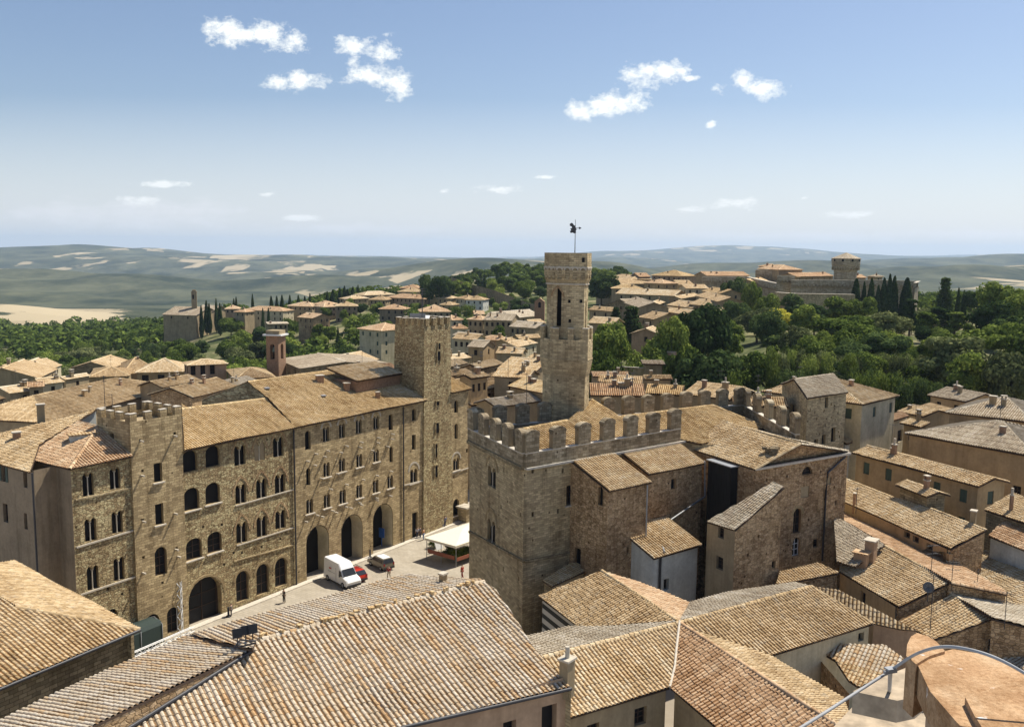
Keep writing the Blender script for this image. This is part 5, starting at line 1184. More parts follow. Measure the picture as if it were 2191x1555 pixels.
#@@
# ================================================================ HOUSES OF THE TOWN BEYOND
def hs(*rows):
    for r in rows:
        k=dict(r[6]) if len(r)>6 else {}
        house(r[0],r[1],r[2],r[3],r[4],r[5],**k)
G_='houses of the old town roofscape'
def q(**k): k.setdefault('group',G_); return k
hs(
('long brown hip roofed building stretching behind the small crenellated tower',(95,905),(386,828),150,(222,814),'h',q(rm='warm',win=(0,0),drop=12,ch=3,wall='tan')),
('small flat walled house with plain tile roof at the left edge',(-60,866),(12,853),175,(48,831),'g',q(win=(1,1),wall='tan',ch=0)),
('long gabled house at the left edge in front of the wooded slope',(-75,812),(84,809),235,20,'x',q(win=(2,1),wall='tan',ch=1)),
('cream walled house with stepped roofs before the wooded slope, far left',(84,800),(134,780),260,(77,767),'g',q(wall='cream',win=(3,2),ch=1)),
('narrow house with ragged tile roof behind the gabled left edge house',(30,792),(125,776),290,(90,768),'g',q(wall='cream',win=(3,1))),
('brown gabled barn with dark gable wall in front of the trees',(148,787),(241,787),245,16,'x',q(wall='dark',win=(1,1),ch=0,deg=17)),
('lower roof in front of the dark gabled barn',(140,812),(196,803),215,(170,802),'g',q(win=(1,1),wall='tan',ch=1)),
('small roofs huddle below the cream house',(90,822),(140,816),205,(110,807),'g',q(win=(1,1),wall='cream',ch=2)),
('low tiled house right of the left edge gable',(20,842),(90,832),195,(50,822),'g',q(win=(1,1),wall='tan',ch=2)),
('red brown lean-to beside the low left houses',(58,828),(96,826),198,(70,816),'s',q(rm='red',win=(1,1),ch=0)),
('pyramid roofed house left of the arcaded palace',(188,807),(278,804),225,16,'p',q(win=(2,1),wall='tan',ch=0)),
('broad palace roof with three arches under its eave',(289,797),(398,795),222,(400,766),'h',q(wall='ochre',win=(3,1),ch=0,cat='palace',wh=1.6,ww=1.6)),
('large brown roof left of the arcaded palace roof',(262,800),(340,796),240,(300,764),'h',q(wall='tan',win=(0,0),ch=1)),
('brick loggia house with open windows under a shallow roof',(399,782),(489,778),205,(448,768),'h',q(wall='pink',win=(4,1),ch=0,ww=1.7,wh=2.2,deg=13)),
('brown hip roofed house behind the gap in the palace ridge',(412,851),(510,827),160,(462,808),'g',q(win=(0,0),ch=2,wall='brickish')),
('low roof between the long brown roof and the arcaded palace',(350,830),(432,814),175,(395,803),'g',q(win=(0,0),ch=2,wall='tan')),
('grey brown roof behind the ridge of the rubble palace',(470,838),(560,818),172,(520,806),'g',q(rm='grey',win=(0,0),ch=2)),
('pyramid roofed house below the brick bell tower',(503,812),(591,808),195,17,'p',q(win=(0,0),ch=0,wall='tan')),
('stone convent block with walled terrace beside the brick bell tower',(588,768),(642,788),225,22,'g',q(rm='grey',wall='dark',win=(2,1),ch=0,drop=12,deg=5)),
('convent roof right of the brick bell tower',(642,787),(718,770),225,(672,762),'h',q(wall='brickish',win=(2,1),ch=1)),
('broad grey brown roof with shed opening near the white villa',(700,790),(812,768),235,(770,752),'g',q(rm='warm',win=(2,1),ch=1,wall='tan')),
('pale low roof directly left of the tall tower',(770,800),(856,790),200,(820,779),'g',q(rm='red',win=(0,0),ch=3)),
('low tile roof behind the attic block',(735,790),(790,800),190,(770,785),'s',q(rm='warm',win=(0,0),ch=1)),
# between the two towers
('small house with two window panes right of the tall tower',(1008,811),(1050,805),150,(1028,797),'g',q(wall='ochre',win=(3,1),ch=1,wh=1.3)),
('tiny lean-to roof above the narrow house bay',(970,822),(1005,818),152,(985,812),'g',q(win=(0,0),ch=0)),
('tiled roof right of the small pane windowed house',(1020,838),(1082,826),165,(1055,815),'g',q(win=(1,1),ch=1,wall='brickish')),
('roof touching the left side of the bell tower base',(1085,826),(1163,842),160,(1120,808),'g',q(win=(0,0),ch=2,rm='gold')),
('brown roof just left of the palace merlons',(1010,868),(1060,858),150,(1042,843),'g',q(win=(0,0),ch=1)),
('brown tiled roof seen between the left dark merlons',(1062,872),(1160,858),146,(1110,845),'g',q(win=(0,0),ch=1,rm='grey')),
('long roof crossing behind the pane windowed house',(1052,805),(1132,810),168,(1090,790),'g',q(win=(1,1),ch=2)),
('roof with brick parapet in the middle of the old town',(1028,790),(1078,778),185,(1050,770),'g',q(win=(2,1),wall='brickish',ch=1)),
('wide tan roof left of the bell tower middle',(1062,790),(1146,797),180,(1105,765),'g',q(win=(1,1),ch=3)),
('roof with small skylight left of the bell tower',(1110,780),(1165,785),200,(1130,758),'g',q(win=(1,1),ch=1)),
('low roof beside the tall tower, middle height',(966,785),(1002,778),200,(985,768),'g',q(win=(1,1),wall='brickish',ch=1)),
('low grey house right of tall tower with brick parapet',(966,805),(1012,798),175,(990,790),'g',q(win=(0,0),wall='brickish',ch=1)),
('brown roof below the gabled ochre chapel',(970,770),(1010,764),220,(990,756),'g',q(win=(1,1),ch=2)),
('square ochre house with gabled end and arched door',(998,741),(1035,743),240,(1012,727),'g',q(wall='ochre',rm='grey',win=(1,2),ch=0,drop=10)),
('white house with balcony and washing right of the tall tower',(966,724),(1018,727),262,(990,714),'g',q(wall='cream',win=(4,2),ch=1,drop=8)),
('long low roof right of the gabled ochre house',(1060,755),(1118,757),235,(1090,744),'g',q(win=(0,0),ch=2)),
('house with orange door before the bell tower',(1108,742),(1152,733),238,(1130,724),'g',q(wall='cream',win=(3,1),ch=1,drop=7)),
('orange hip roof between grey roofs, centre',(1022,726),(1088,729),275,(1050,718),'h',q(rm='red',wall='pink',win=(3,1),ch=1)),
('low stone house with small tower left of the bell tower',(1086,732),(1110,728),270,(1096,722),'g',q(wall='tan',win=(1,1),ch=1)),
('brown roofs behind the low stone house',(1110,724),(1160,722),290,(1140,716),'g',q(win=(2,1),ch=1)),
('pale grey flat roof right of the tall tower top',(967,716),(1022,722),305,(990,711),'g',q(rm='grey',wall='cream',win=(3,1),ch=0)),
('long four storey ochre block with grey roof, centre',(1033,684),(1096,686),330,(1060,671),'g',q(wall='tan',rm='grey',win=(5,3),ch=2,drop=12)),
('long grey roofed terrace running to the bell tower',(1080,682),(1162,675),350,(1120,663),'g',q(wall='tan',rm='grey',win=(5,1),ch=4)),
('pale roofed house with tree before it, left of the bell tower',(1088,698),(1146,702),315,(1110,687),'g',q(wall='tan',rm='grey',win=(5,2),ch=1,drop=8)),
('roof half hidden by the bell tower shaft',(1140,692),(1170,690),325,(1155,683),'g',q(rm='warm',win=(1,1),ch=0)),
('orange roofed house left of the grey roofed terrace',(998,683),(1034,685),340,(1015,674),'h',q(rm='red',wall='tan',win=(3,2),ch=1)),
('orange roof right of the tall tower top',(967,685),(992,684),345,(975,674),'h',q(rm='red',wall='cream',win=(2,2),ch=1)),
('small bright orange roof behind the tall tower',(968,703),(1002,703),325,(982,693),'h',q(rm='red',wall='cream',win=(2,1),ch=1)),
)
G2_='houses on the far hill side'
def f(**k): k.setdefault('group',G2_); k.setdefault('ch',1); k.setdefault('oh',.6); return k
hs(
('white villa with green shutters and pyramid hip roof',(764,703),(815,708),330,16,'p',f(wall='cream',rm='red',win=(3,3),drop=13,style='closed',name='villa',ch=0)),
('highest villa with bright orange hip roof on the crest',(854,616),(898,617),640,15,'p',f(rm='red',wall='tan',win=(4,1),drop=6)),
('second tier of the highest villa below its orange roof',(850,624),(899,625),625,16,'h',f(rm='warm',wall='tan',win=(4,1),drop=7)),
('long pink apartment house with three rows of windows on the hill',(826,636),(908,640),585,14,'h',f(rm='red',wall='pink',win=(9,3),drop=11,ch=2)),
('ochre hip roofed house left of the long pink apartment house',(788,641),(826,642),575,14,'h',f(rm='warm',wall='tan',win=(4,2),drop=10)),
('long roof behind the ochre hip roofed house',(780,632),(846,630),615,14,'h',f(rm='warm',wall='tan',win=(5,1),drop=7)),
('left outrider roof of the hill apartments',(752,640),(790,638),600,12,'h',f(rm='warm',wall='tan',win=(3,1),drop=8)),
('tall apartment block with hip roof facing the valley',(716,655),(767,655),520,14,'h',f(rm='warm',wall='shade',win=(4,3),drop=14)),
('grey walled apartment house left of the tall apartment block',(692,657),(722,656),535,13,'h',f(rm='red',wall='shade',win=(3,3),drop=12)),
('wide brown roofed apartment house on the hill slope',(669,651),(706,652),560,13,'h',f(rm='red',wall='shade',win=(3,2),drop=10)),
('first orange roofed apartment house from the cypress rows',(614,654),(668,656),560,14,'h',f(rm='red',wall='tan',win=(5,2),drop=10)),
('long two storey house behind two cypresses',(520,663),(606,666),545,13,'h',f(rm='red',wall='cream',win=(7,2),drop=8)),
('small orange roofed villa between the church and the long house',(480,661),(512,661),560,12,'h',f(rm='red',wall='pink',win=(3,1),drop=6)),
('little pair roof left of the long two storey house',(500,667),(524,668),530,10,'h',f(rm='red',wall='tan',win=(2,1),drop=6)),
('small red brick house among trees on the slope',(635,678),(669,681),470,12,'g',f(rm='red',wall='brickish',win=(3,2),drop=9)),
('flat roofed grey outbuilding above the bell cote',(573,693),(619,692),420,10,'g',f(rm='grey',wall='tan',win=(4,1),drop=5,deg=4)),
('orange roofed house on the slope behind the tall tower',(809,661),(868,662),470,13,'h',f(rm='red',wall='shade',win=(4,2),drop=8)),
('wide hip roof seen behind the masts of the tall tower',(898,667),(966,667),430,17,'h',f(rm='red',wall='tan',win=(5,1),drop=7)),
('ochre house group right of the pink apartment house',(918,633),(957,633),570,13,'h',f(rm='warm',wall='tan',win=(4,2),drop=8)),
('hip roofed house below the ochre house group',(934,638),(968,639),545,12,'h',f(rm='warm',wall='tan',win=(3,2),drop=8)),
('tan house left of the white hill villa',(972,638),(1000,640),545,12,'h',f(rm='warm',wall='cream',win=(3,2),drop=8)),
('white two storey villa with balcony on the hill',(994,641),(1035,642),520,13,'h',f(rm='warm',wall='white',win=(3,2),drop=9)),
('little pale roof in the garden under the white hill villa',(1014,672),(1038,672),430,8,'g',f(rm='red',wall='tan',win=(1,1),drop=4)),
('small orange roof left below the white hill villa',(940,652),(968,653),500,10,'h',f(rm='warm',wall='tan',win=(2,1),drop=7)),
('grey roofed old church on the left hill crest',(346,673),(420,675),560,(392,656),'g',f(rm='grey',wall='tan',win=(2,1),drop=11,cat='church',name='church',ch=0,deg=16)),
('nave of the old hill church seen end on',(400,672),(440,674),575,(420,652),'g',f(rm='grey',wall='tan',win=(1,1),drop=10,cat='church',name='church',ch=0,deg=20)),
# right of the bell tower
('long tiled barn right of the bell tower belfry',(1256,662),(1308,666),330,(1280,656),'g',f(rm='warm',wall='tan',win=(2,1),drop=5)),
('broad flat tile roof right of the bell tower gallery',(1256,690),(1312,693),270,(1290,679),'g',f(rm='warm',wall='tan',win=(0,0),drop=8)),
('very long shallow roof of the hill convent',(1316,628),(1444,633),440,(1420,620),'g',f(rm='warm',wall='tan',win=(6,1),drop=8,cat='convent')),
('pale hip roof behind the hill convent',(1307,617),(1377,618),480,12,'h',f(rm='gold',wall='tan',win=(3,1),drop=8)),
('ochre house with orange lid like roof above the convent',(1375,605),(1420,607),470,12,'h',f(rm='red',wall='ochre',win=(2,1),drop=10)),
('wide roof behind the orange lidded house',(1314,608),(1430,606),510,16,'h',f(rm='warm',wall='tan',win=(0,0),drop=8)),
('row of low roofs near the dark round tree',(1297,594),(1350,598),560,14,'h',f(rm='warm',wall='tan',win=(3,1),drop=7)),
('big four square palace with pale hip roof on the skyline',(1392,589),(1459,591),520,18,'h',f(rm='gold',wall='pink',win=(6,2),drop=12,cat='palace')),
('brick chimneyed block left of the four square palace',(1368,592),(1394,592),530,12,'g',f(rm='red',wall='brickish',win=(1,1),drop=8)),
('dark fronted palace with tall window row below the convent',(1362,658),(1402,656),360,(1385,638),'g',f(rm='grey',wall='dark',win=(7,2),drop=12,ww=.8,wh=2.2,cat='palace')),
('grey roof joining the dark fronted palace',(1328,645),(1364,658),372,(1350,632),'g',f(rm='grey',wall='tan',win=(1,1),drop=8)),
('roof right of the dark fronted palace',(1402,655),(1424,646),375,(1412,640),'g',f(rm='warm',wall='shade',win=(2,1),drop=8)),
('ochre two windowed house with stone cornice on the street',(1425,652),(1480,659),380,(1450,642),'g',f(rm='warm',wall='ochre',win=(3,1),drop=8)),
('gabled house under the two windowed house',(1398,664),(1464,672),345,(1425,657),'g',f(rm='warm',wall='tan',win=(2,1),drop=6)),
('front gabled house above the big tree',(1398,683),(1462,682),310,12,'x',f(rm='warm',wall='ochre',win=(2,1),drop=6)),
('low gabled cottage left of the big dark tree clump',(1346,713),(1417,716),255,10,'x',f(rm='warm',wall='pink',win=(1,1),drop=7)),
('tower like pink house on the street behind the convent',(1452,609),(1486,609),470,12,'g',f(rm='warm',wall='cream',win=(2,2),drop=9)),
('low pale house with gable right of the tower like house',(1468,617),(1518,617),440,(1495,609),'g',f(rm='warm',wall='cream',win=(3,1),drop=8)),
('roof row climbing to the fortress, lower',(1458,639),(1500,632),400,(1480,628),'g',f(rm='warm',wall='tan',win=(2,1),drop=8)),
('roof row climbing to the fortress, middle',(1486,632),(1535,645),395,(1510,624),'g',f(rm='warm',wall='tan',win=(4,1),drop=8)),
('roof row climbing to the fortress, upper',(1500,622),(1540,628),430,(1520,614),'g',f(rm='gold',wall='tan',win=(2,1),drop=8)),
('long garden side house under the climbing roofs',(1470,650),(1532,656),365,(1500,640),'g',f(rm='warm',wall='tan',win=(5,1),drop=8)),
('pink hut roof among the park trees',(1541,664),(1568,664),330,7,'p',f(rm='red',wall='pink',win=(1,1),drop=4,ch=0)),
('flat white topped garden shed in front of the trees',(1374,779),(1424,780),195,6,'s',f(rm='grey',wall='tan',win=(1,1),drop=5,deg=2,ch=0)),
('tiny red roofed garden hut',(1430,759),(1450,759),215,3,'g',f(rm='red',wall='tan',win=(1,1),drop=4,ch=0)),
('brown roof with many chimneys right of the bell tower shaft',(1262,846),(1382,848),134,(1320,822),'g',q(ch=4,win=(0,0),rm='red')),
('brown roof behind the many chimneyed roof',(1278,818),(1374,822),152,(1325,804),'g',q(ch=2,win=(1,1))),
('tan roof beside the many chimneyed roof',(1380,842),(1460,846),140,(1415,824),'g',q(ch=2,win=(0,0),rm='gold')),
('roof at the foot of the big tree clump',(1458,842),(1562,856),140,(1526,821),'g',q(ch=3,win=(0,0))),
('low red ridged roof in the gardens right of the bell tower',(1268,806),(1348,806),172,(1300,796),'g',q(ch=1,win=(0,0),rm='red')),
('small garden roof by the parked cars',(1380,812),(1440,812),168,(1410,803),'g',q(ch=1,win=(1,1),rm='warm')),
('roof behind the right end merlons',(1570,868),(1690,872),122,(1640,850),'g',q(ch=2,win=(0,0))),
)
# brick bell tower with white top
B=D(588,790,215); zb0=B.z-9; zt0=zat(588,717,B.x,B.y)
CT=empty('bell_tower',(B.x,B.y,zb0),'slim orange brick bell tower with white ledge and open bell arch','tower')
s_=1.75; fpt=[Vector((B.x-s_,B.y-.6,0)),Vector((B.x+s_*.75,B.y-1.5,0)),Vector((B.x+s_*1.3,B.y+1.6,0)),Vector((B.x-s_*.5,B.y+2.4,0))]
for i in range(4):
    a,b=fpt[i],fpt[(i+1)%4]; L=(b-a).length; w=Wall(a,b,zb0,[(L,zt0),(0,zt0)])
    w.addm('arch',L/2,zt0-5.6,1.2,3.6,depth=1.2); w.build(CT,brickm)
mb=MB(); c=sum(fpt,Vector())/4; mb.box((c.x,c.y,zt0+.1),(4.6,4.2,.35),-.2,0); mb.box((c.x,c.y,zt0+.7),(3.4,3.2,.9),-.2,1); mb.build('cornice',[whitep,W['tan']],CT)
mb=MB(); mb.tube([(c.x,c.y-1.2,zt0-2.6),(c.x,c.y-1.2,zt0-3.0),(c.x,c.y-1.2,zt0-3.8)],[.12,.4,.62],10); mb.build('bell',plain('bronze',(.18,.2,.14),.5,.5),CT)
# church campanile on the hill and gabled bell cote
c=D(416,655,570); z0=c.z-8; z1=zat(416,624,c.x,c.y); mb=MB(); OC=empty('bell_tower',(c.x,c.y,z0),'distant square stone campanile on the left hill crest','tower')
mb.box((c.x,c.y,(z0+z1)/2),(3.2,3.2,z1-z0),.3); mb.box((c.x,c.y,z1),(3.7,3.7,.4),.3); mb.box((c.x,c.y,z1+.6),(2.2,2.2,1.2),.3); mb.build('shaft',W['tan'],OC)
mb=MB(); mb.box((c.x-.1,c.y-1.55,z1-3.2),(1.0,.3,2.6),.3); mb.build('window',dark,OC)
c=D(1154,672,350); z0=c.z-7; z1=zat(1154,645,c.x,c.y); z2=zat(1154,637,c.x,c.y); BCo=empty('bell_cote',(c.x,c.y,z0),'small gabled brick bell cote left of the tower gallery','chapel')
a_,b_=Vector((c.x-1.9,c.y,0)),Vector((c.x+1.9,c.y-.6,0)); L=(b_-a_).length; w=Wall(a_,b_,z0,[(L,z1),(L/2,z2),(0,z1)]); w.addm('arch',L/2,z1-2.4,1.1,2.2,depth=.6); w.build(BCo,brickm)
off_=Vector((.3,2.2,0)); 
for p_,q_ in((b_,b_+off_),(b_+off_,a_+off_),(a_+off_,a_)): w=Wall(p_,q_,z0,[((q_-p_).length,z1),(0,z1)]); w.build(BCo,brickm)
m0=(a_+b_)/2; rfz=[Vector((a_.x,a_.y,z1)),Vector((m0.x,m0.y,z2)),Vector((b_.x,b_.y,z1))]; roof(BCo,[[rfz[0],rfz[1],rfz[1]+off_,rfz[0]+off_],[rfz[1],rfz[2],rfz[2]+off_,rfz[1]+off_]],'red')
# ================================================================ FORTRESS
FO=empty('fortress',D(1750,660,400),'great medici style fortress with round keep and machicolated walls above the park','fortress')
FO['label']='great fortress with round keep and machicolated curtain walls above the park'
def fwall(pts,dist,ybot,h_over=1.0,mat='fort',arc=True):
    """machicolated wall following pixels (px, ytop) at distances"""
    P_=[]
    for (x,y),d in zip(pts,dist): P_.append(D(x,y,d))
    for a,b in zip(P_,P_[1:]):
        L=math.hypot(b.x-a.x,b.y-a.y); zb=min(a.z,b.z)-ybot; mb=MB(); w=Wall(a,b,zb,[(L,b.z-2.4),(0,a.z-2.4)]); w.emit(mb); n_=w.n
        A,B_=w.pt(0,a.z-2.9,.7),w.pt(L,b.z-2.9,.7); A2,B2=w.pt(0,a.z,.7),w.pt(L,b.z,.7); mb.poly([A,B_,B2,A2],0,[(0,0),(L,0),(L,2.9),(0,2.9)])
        A3,B3=w.pt(0,a.z,-.8),w.pt(L,b.z,-.8); mb.poly([A2,B2,B3,A3],2)
        k=max(2,int(L/1.5))
        for i in range(k):
            u=L*(i+.5)/k; z=a.z+(b.z-a.z)*u/L
            mb.poly([w.pt(u-.42,z-2.9,.72),w.pt(u+.42,z-2.9,.72),w.pt(u+.42,z-2.2,.72),w.pt(u,z-1.8,.72),w.pt(u-.42,z-2.2,.72)],1)
            c=w.pt(u+L/k/2,z-3.0,.35); mb.box(c,(.35,.7,1.0),math.atan2(w.d.y,w.d.x))
        mb.build('curtain_wall',[W[mat],W['dark'],pale],FO)
    return P_
fwall([(1503,592),(1600,592)],(455,450),16); fwall([(1600,592),(1625,598),(1665,606)],(450,430,412),16)
fwall([(1617,577),(1672,580)],(470,465),14)
fwall([(1662,589),(1700,590)],(405,405),18); fwall([(1693,599),(1758,598),(1832,600)],(402,400,398),14); fwall([(1832,598),(1966,601),(1958,605)],(420,405,400),18)
mb=MB(); b0,b1,b2=D(1658,625,380),D(1700,628,372),D(1830,630,375)
for a,b in((b0,b1),(b1,b2)):
    L=math.hypot(b.x-a.x,b.y-a.y); w=Wall(a,b,a.z-14,[(L,b.z),(0,a.z)]); w.emit(mb); mb.poly([w.pt(0,a.z+.02,.2),w.pt(L,b.z+.02,.2),w.pt(L,b.z+.02,-2),w.pt(0,a.z+.02,-2)],2)
mb.build('bastion',[W['fine'],dark,coping],FO)
c=D(1809,580,440); r_=D(1834,580,440).x-c.x; zk0=zat(1809,618,c.x,c.y)-3; zk1=zat(1809,578,c.x,c.y); zk2=zat(1809,566,c.x,c.y); zk3=zat(1809,553,c.x,c.y); zk4=zat(1809,540,c.x,c.y)
def ring(r,z): return [(c.x+r*math.cos(t),c.y+r*math.sin(t),z) for t in [2*math.pi*i/28 for i in range(28)]]
mb=MB(); mb.grid([ring(r_*.98,zk0),ring(r_*.93,zk1-1),ring(r_*1.16,zk2),ring(r_*1.18,zk3)],0,True,False); mb.uv=[(u*1.,v) for u,v in mb.uv]
for i in range(28):
    t=2*math.pi*(i+.5)/28; mb.box((c.x+r_*1.08*math.cos(t),c.y+r_*1.08*math.sin(t),(zk1+zk2)/2-.4),(.6,.35,1.8),t)
for i in range(0,28,3):
    t=2*math.pi*(i+.5)/28; mb.box((c.x+r_*1.17*math.cos(t),c.y+r_*1.17*math.sin(t),(zk2+zk3)/2+.6),(.2,.9,1.1),t,1)
mb.build('keep',[W['fort'],dark],FO)
rr=ring(r_*1.24,zk3); roof(FO,[[Vector(rr[i]),Vector(rr[(i+2)%28]),Vector((c.x,c.y,zk4))] for i in range(0,28,2)],'grey',lod=2)
hs(('tiled range inside the fortress walls left of the keep',(1706,592),(1786,590),440,(1750,583),'g',f(rm='red',wall='ochre',win=(6,1),drop=5,cat='building')),
('low roofed lodging at the left end of the fortress',(1512,590),(1606,590),470,12,'g',f(rm='red',wall='tan',win=(0,0),drop=5,ch=2,cat='building')),
('hip roofed corner tower building of the fortress',(1620,575),(1666,577),480,14,'h',f(rm='red',wall='tan',win=(0,0),drop=5,cat='building')),
('small block with chimney above the fortress corner tower',(1622,570),(1646,571),490,8,'h',f(rm='red',wall='brickish',win=(1,1),drop=4,cat='building')),
('sunlit sloping roof inside the fortress',(1622,606),(1662,600),430,(1650,591),'g',f(rm='gold',wall='tan',win=(0,0),drop=6,cat='building')),
('small tan building right of the keep',(1832,594),(1856,594),450,8,'g',f(rm='red',wall='tan',win=(1,1),drop=5,cat='building')),
('little lookout roof on the right fortress wall',(1872,592),(1892,592),440,6,'h',f(rm='grey',wall='tan',win=(1,1),drop=4,cat='building')),
)
# long garden wall climbing the green hill
mb=MB(); pts=[(965,592,640),(985,602,610),(1060,622,560),(1130,648,480),(1165,658,430)]
HWall=empty('boundary_wall',D(1060,640,560),'long old stone town wall running down the green hill','wall')
for a,b in zip(pts,pts[1:]):
    A,B_=D(*a),D(*b); L=math.hypot(B_.x-A.x,B_.y-A.y); w=Wall(A,B_,min(A.z,B_.z)-9,[(L,B_.z),(0,A.z)]); w.emit(mb)
    w2=Wall(B_+Vector((0,1,0)),A+Vector((0,1,0)),min(A.z,B_.z)-9,[(L,A.z),(0,B_.z)]); w2.emit(mb)
mb.build('wall',[W['dark'],dark,pale],HWall)
mb=MB(); A,B_=D(1300,783,200),D(1400,788,196); w=Wall(A,B_,A.z-5,[((B_-A).length,B_.z),(0,A.z)]); w.emit(mb); mb.box((A+B_)/2,((B_-A).length,.5,.15),math.atan2(w.d.y,w.d.x),2)
prop(mb.build('garden_wall',[W['fine'],dark,coping]),'shaded stone garden wall below the round trees','wall')
mb=MB(); A,B_=D(1376,757,230),D(1432,757,228); w=Wall(A,B_,A.z-5,[((B_-A).length,B_.z),(0,A.z)]); w.emit(mb); mb.box((A+B_)/2,((B_-A).length,1.5,.3),math.atan2(w.d.y,w.d.x),2)
prop(mb.build('garden_wall',[W['dark'],dark,W['tan']]),'upper dark terrace wall beside the tiny red garden hut','wall')
#@@
# ================================================================ TREES
def leafmat(name,c1,c2,c3):
    def f(t):
        g=t.n('NewGeometry'); oi=t.n('ObjectInfo'); tc=t.n('TexCoord').outputs['Object']
        a=t.noise(tc,.55,3,.6); k=t.math('ADD',t.math('MULTIPLY',a,.9),t.math('MULTIPLY',t.math('SUBTRACT',oi.outputs['Random'],.5),.5))
        k=t.math('ADD',k,t.math('MULTIPLY',t.math('SUBTRACT',g.outputs['Random Per Island'],.5),.55))
        c=t.ramp(k,[(.15,c1),(.5,c2),(.9,c3)])
        d=t.n('BsdfDiffuse'); t.l(c,d.inputs[0]); tr=t.n('BsdfTranslucent'); t.l(c,tr.inputs[0]); m=t.n('MixShader'); m.inputs[0].default_value=.3; t.l(d.outputs[0],m.inputs[1]); t.l(tr.outputs[0],m.inputs[2])
        o=t.n('OutputMaterial'); t.l(m.outputs[0],o.inputs[0])
    return M(name,f)
LM={'mid':leafmat('broad_leaves',(0.057,0.088,0.021),(0.148,0.203,0.043),(0.319,0.368,0.080)),
'dark':leafmat('dark_leaves',(0.027,0.049,0.018),(0.068,0.106,0.035),(0.137,0.184,0.059)),
'light':leafmat('light_leaves',(0.105,0.145,0.026),(0.228,0.290,0.067),(0.420,0.466,0.120)),
'olive':leafmat('dusty_leaves',(0.079,0.097,0.039),(0.175,0.201,0.080),(0.332,0.354,0.146)),
'yellow':leafmat('yellow_leaves',(0.314,0.322,0.039),(0.629,0.580,0.080),(0.874,0.773,0.159)),
'plum':leafmat('plum_leaves',(0.088,0.032,0.039),(0.210,0.081,0.080),(0.349,0.161,0.133))}
bark=plain('bark',(.10,.075,.05),.95)
def quads(C,Nn,sz,rg):
    n=len(C); a=rg.normal(size=(n,3)); a=np.cross(Nn,a); a/=np.linalg.norm(a,axis=1)[:,None]+1e-9; b=np.cross(Nn,a); s=sz[:,None]
    V=np.stack([C-a*s-b*s*.7,C+a*s-b*s*.7,C+a*s+b*s*.7,C-a*s+b*s*.7],1).reshape(-1,3); return V,np.arange(4*n).reshape(n,4)
def crown_mesh(kind,seed,n):
    rg=np.random.default_rng(seed); 
    if kind=='cypress':
        t=rg.random(n)**.8; th=rg.random(n)*6.283; prof=np.where(t<.25,.55+.45*t/.25,np.clip(1-(t-.25)/.75,0,1)**.62)
        r=.13*prof*(.82+.25*rg.random(n))*(1+.13*np.sin(th*3+t*9)); C=np.stack([r*np.cos(th),r*np.sin(th),.04+.96*t],1)
        N_=np.stack([np.cos(th),np.sin(th),.5+0*th],1)+rg.normal(size=(n,3))*.35; sz=.016+.012*rg.random(n)
    elif kind=='cedar':
        L=[]; 
        for i in range(11):
            z=.22+.72*i/10; rr=.42*(1-(z-.2)*.95)+.04; m=n//11; th=rg.random(m)*6.283; arm=np.floor(th/6.283*6)/6*6.283+i*.7+.5; th=arm+rg.normal(size=m)*.32; r=rr*np.sqrt(rg.random(m))*(.8+.3*np.sin(arm*2+i)); L.append(np.stack([r*np.cos(th),r*np.sin(th),z+rg.normal(size=m)*.012-r*.10],1))
        C=np.concatenate(L); N_=rg.normal(size=C.shape)*.5+np.array([0,0,1.]); sz=.02+.015*rg.random(len(C))
    else:
        sq={'broad':1.,'tall':1.5,'poplar':2.6,'bush':.62,'umbrella':.55}[kind]; nl={'broad':26,'tall':24,'poplar':20,'bush':20,'umbrella':22}[kind]
        L=[];Nl=[]
        z0={'broad':.55,'tall':.56,'poplar':.54,'bush':.45,'umbrella':.72}[kind]; rx={'broad':.44,'tall':.33,'poplar':.17,'bush':.62,'umbrella':.48}[kind]; rz={'broad':.40,'tall':.42,'poplar':.46,'bush':.45,'umbrella':.22}[kind]
        m=n//nl
        for i in range(nl):
            d=rg.normal(size=3); d/=np.linalg.norm(d); d[2]=d[2]*.9+.15; q=.62+.28*rg.random(); c=np.array([d[0]*rx*q,d[1]*rx*q,z0+d[2]*rz*q]); lr=rx*(.26+.24*rg.random())*(1.2 if i%5==0 else 1)
            v=rg.normal(size=(m,3)); v/=np.linalg.norm(v,axis=1)[:,None]; v[:,2]=np.where(v[:,2]<-.35,-v[:,2]*.5,v[:,2]); rr=lr*(.75+.35*rg.random(m)**.6)
            L.append(c+v*rr[:,None]*np.array([1,1,.85])); Nl.append(v)
        m2=n//6; v=rg.normal(size=(m2,3)); v/=np.linalg.norm(v,axis=1)[:,None]; L.append(np.array([0,0,z0])+v*np.array([rx,rx,rz])*.68); Nl.append(v)
        C=np.concatenate(L); N_=np.concatenate(Nl)+rg.normal(size=C.shape)*.33; sz=(.013+.014*rg.random(len(C)))*(1.1 if kind!='poplar' else .9)
    N_/=np.linalg.norm(N_,axis=1)[:,None]; V,Fc=quads(C,N_,sz,rg); V[:,2]=np.maximum(V[:,2],.0)
    me=bpy.data.meshes.new('crown'); k=len(Fc); me.vertices.add(len(V)); me.vertices.foreach_set('co',V.astype(np.float32).ravel()); me.loops.add(k*4); me.polygons.add(k)
    me.loops.foreach_set('vertex_index',Fc.astype(np.int32).ravel()); me.polygons.foreach_set('loop_start',np.arange(0,k*4,4,dtype=np.int32)); me.polygons.foreach_set('loop_total',np.full(k,4,dtype=np.int32)); me.update(calc_edges=True); return me
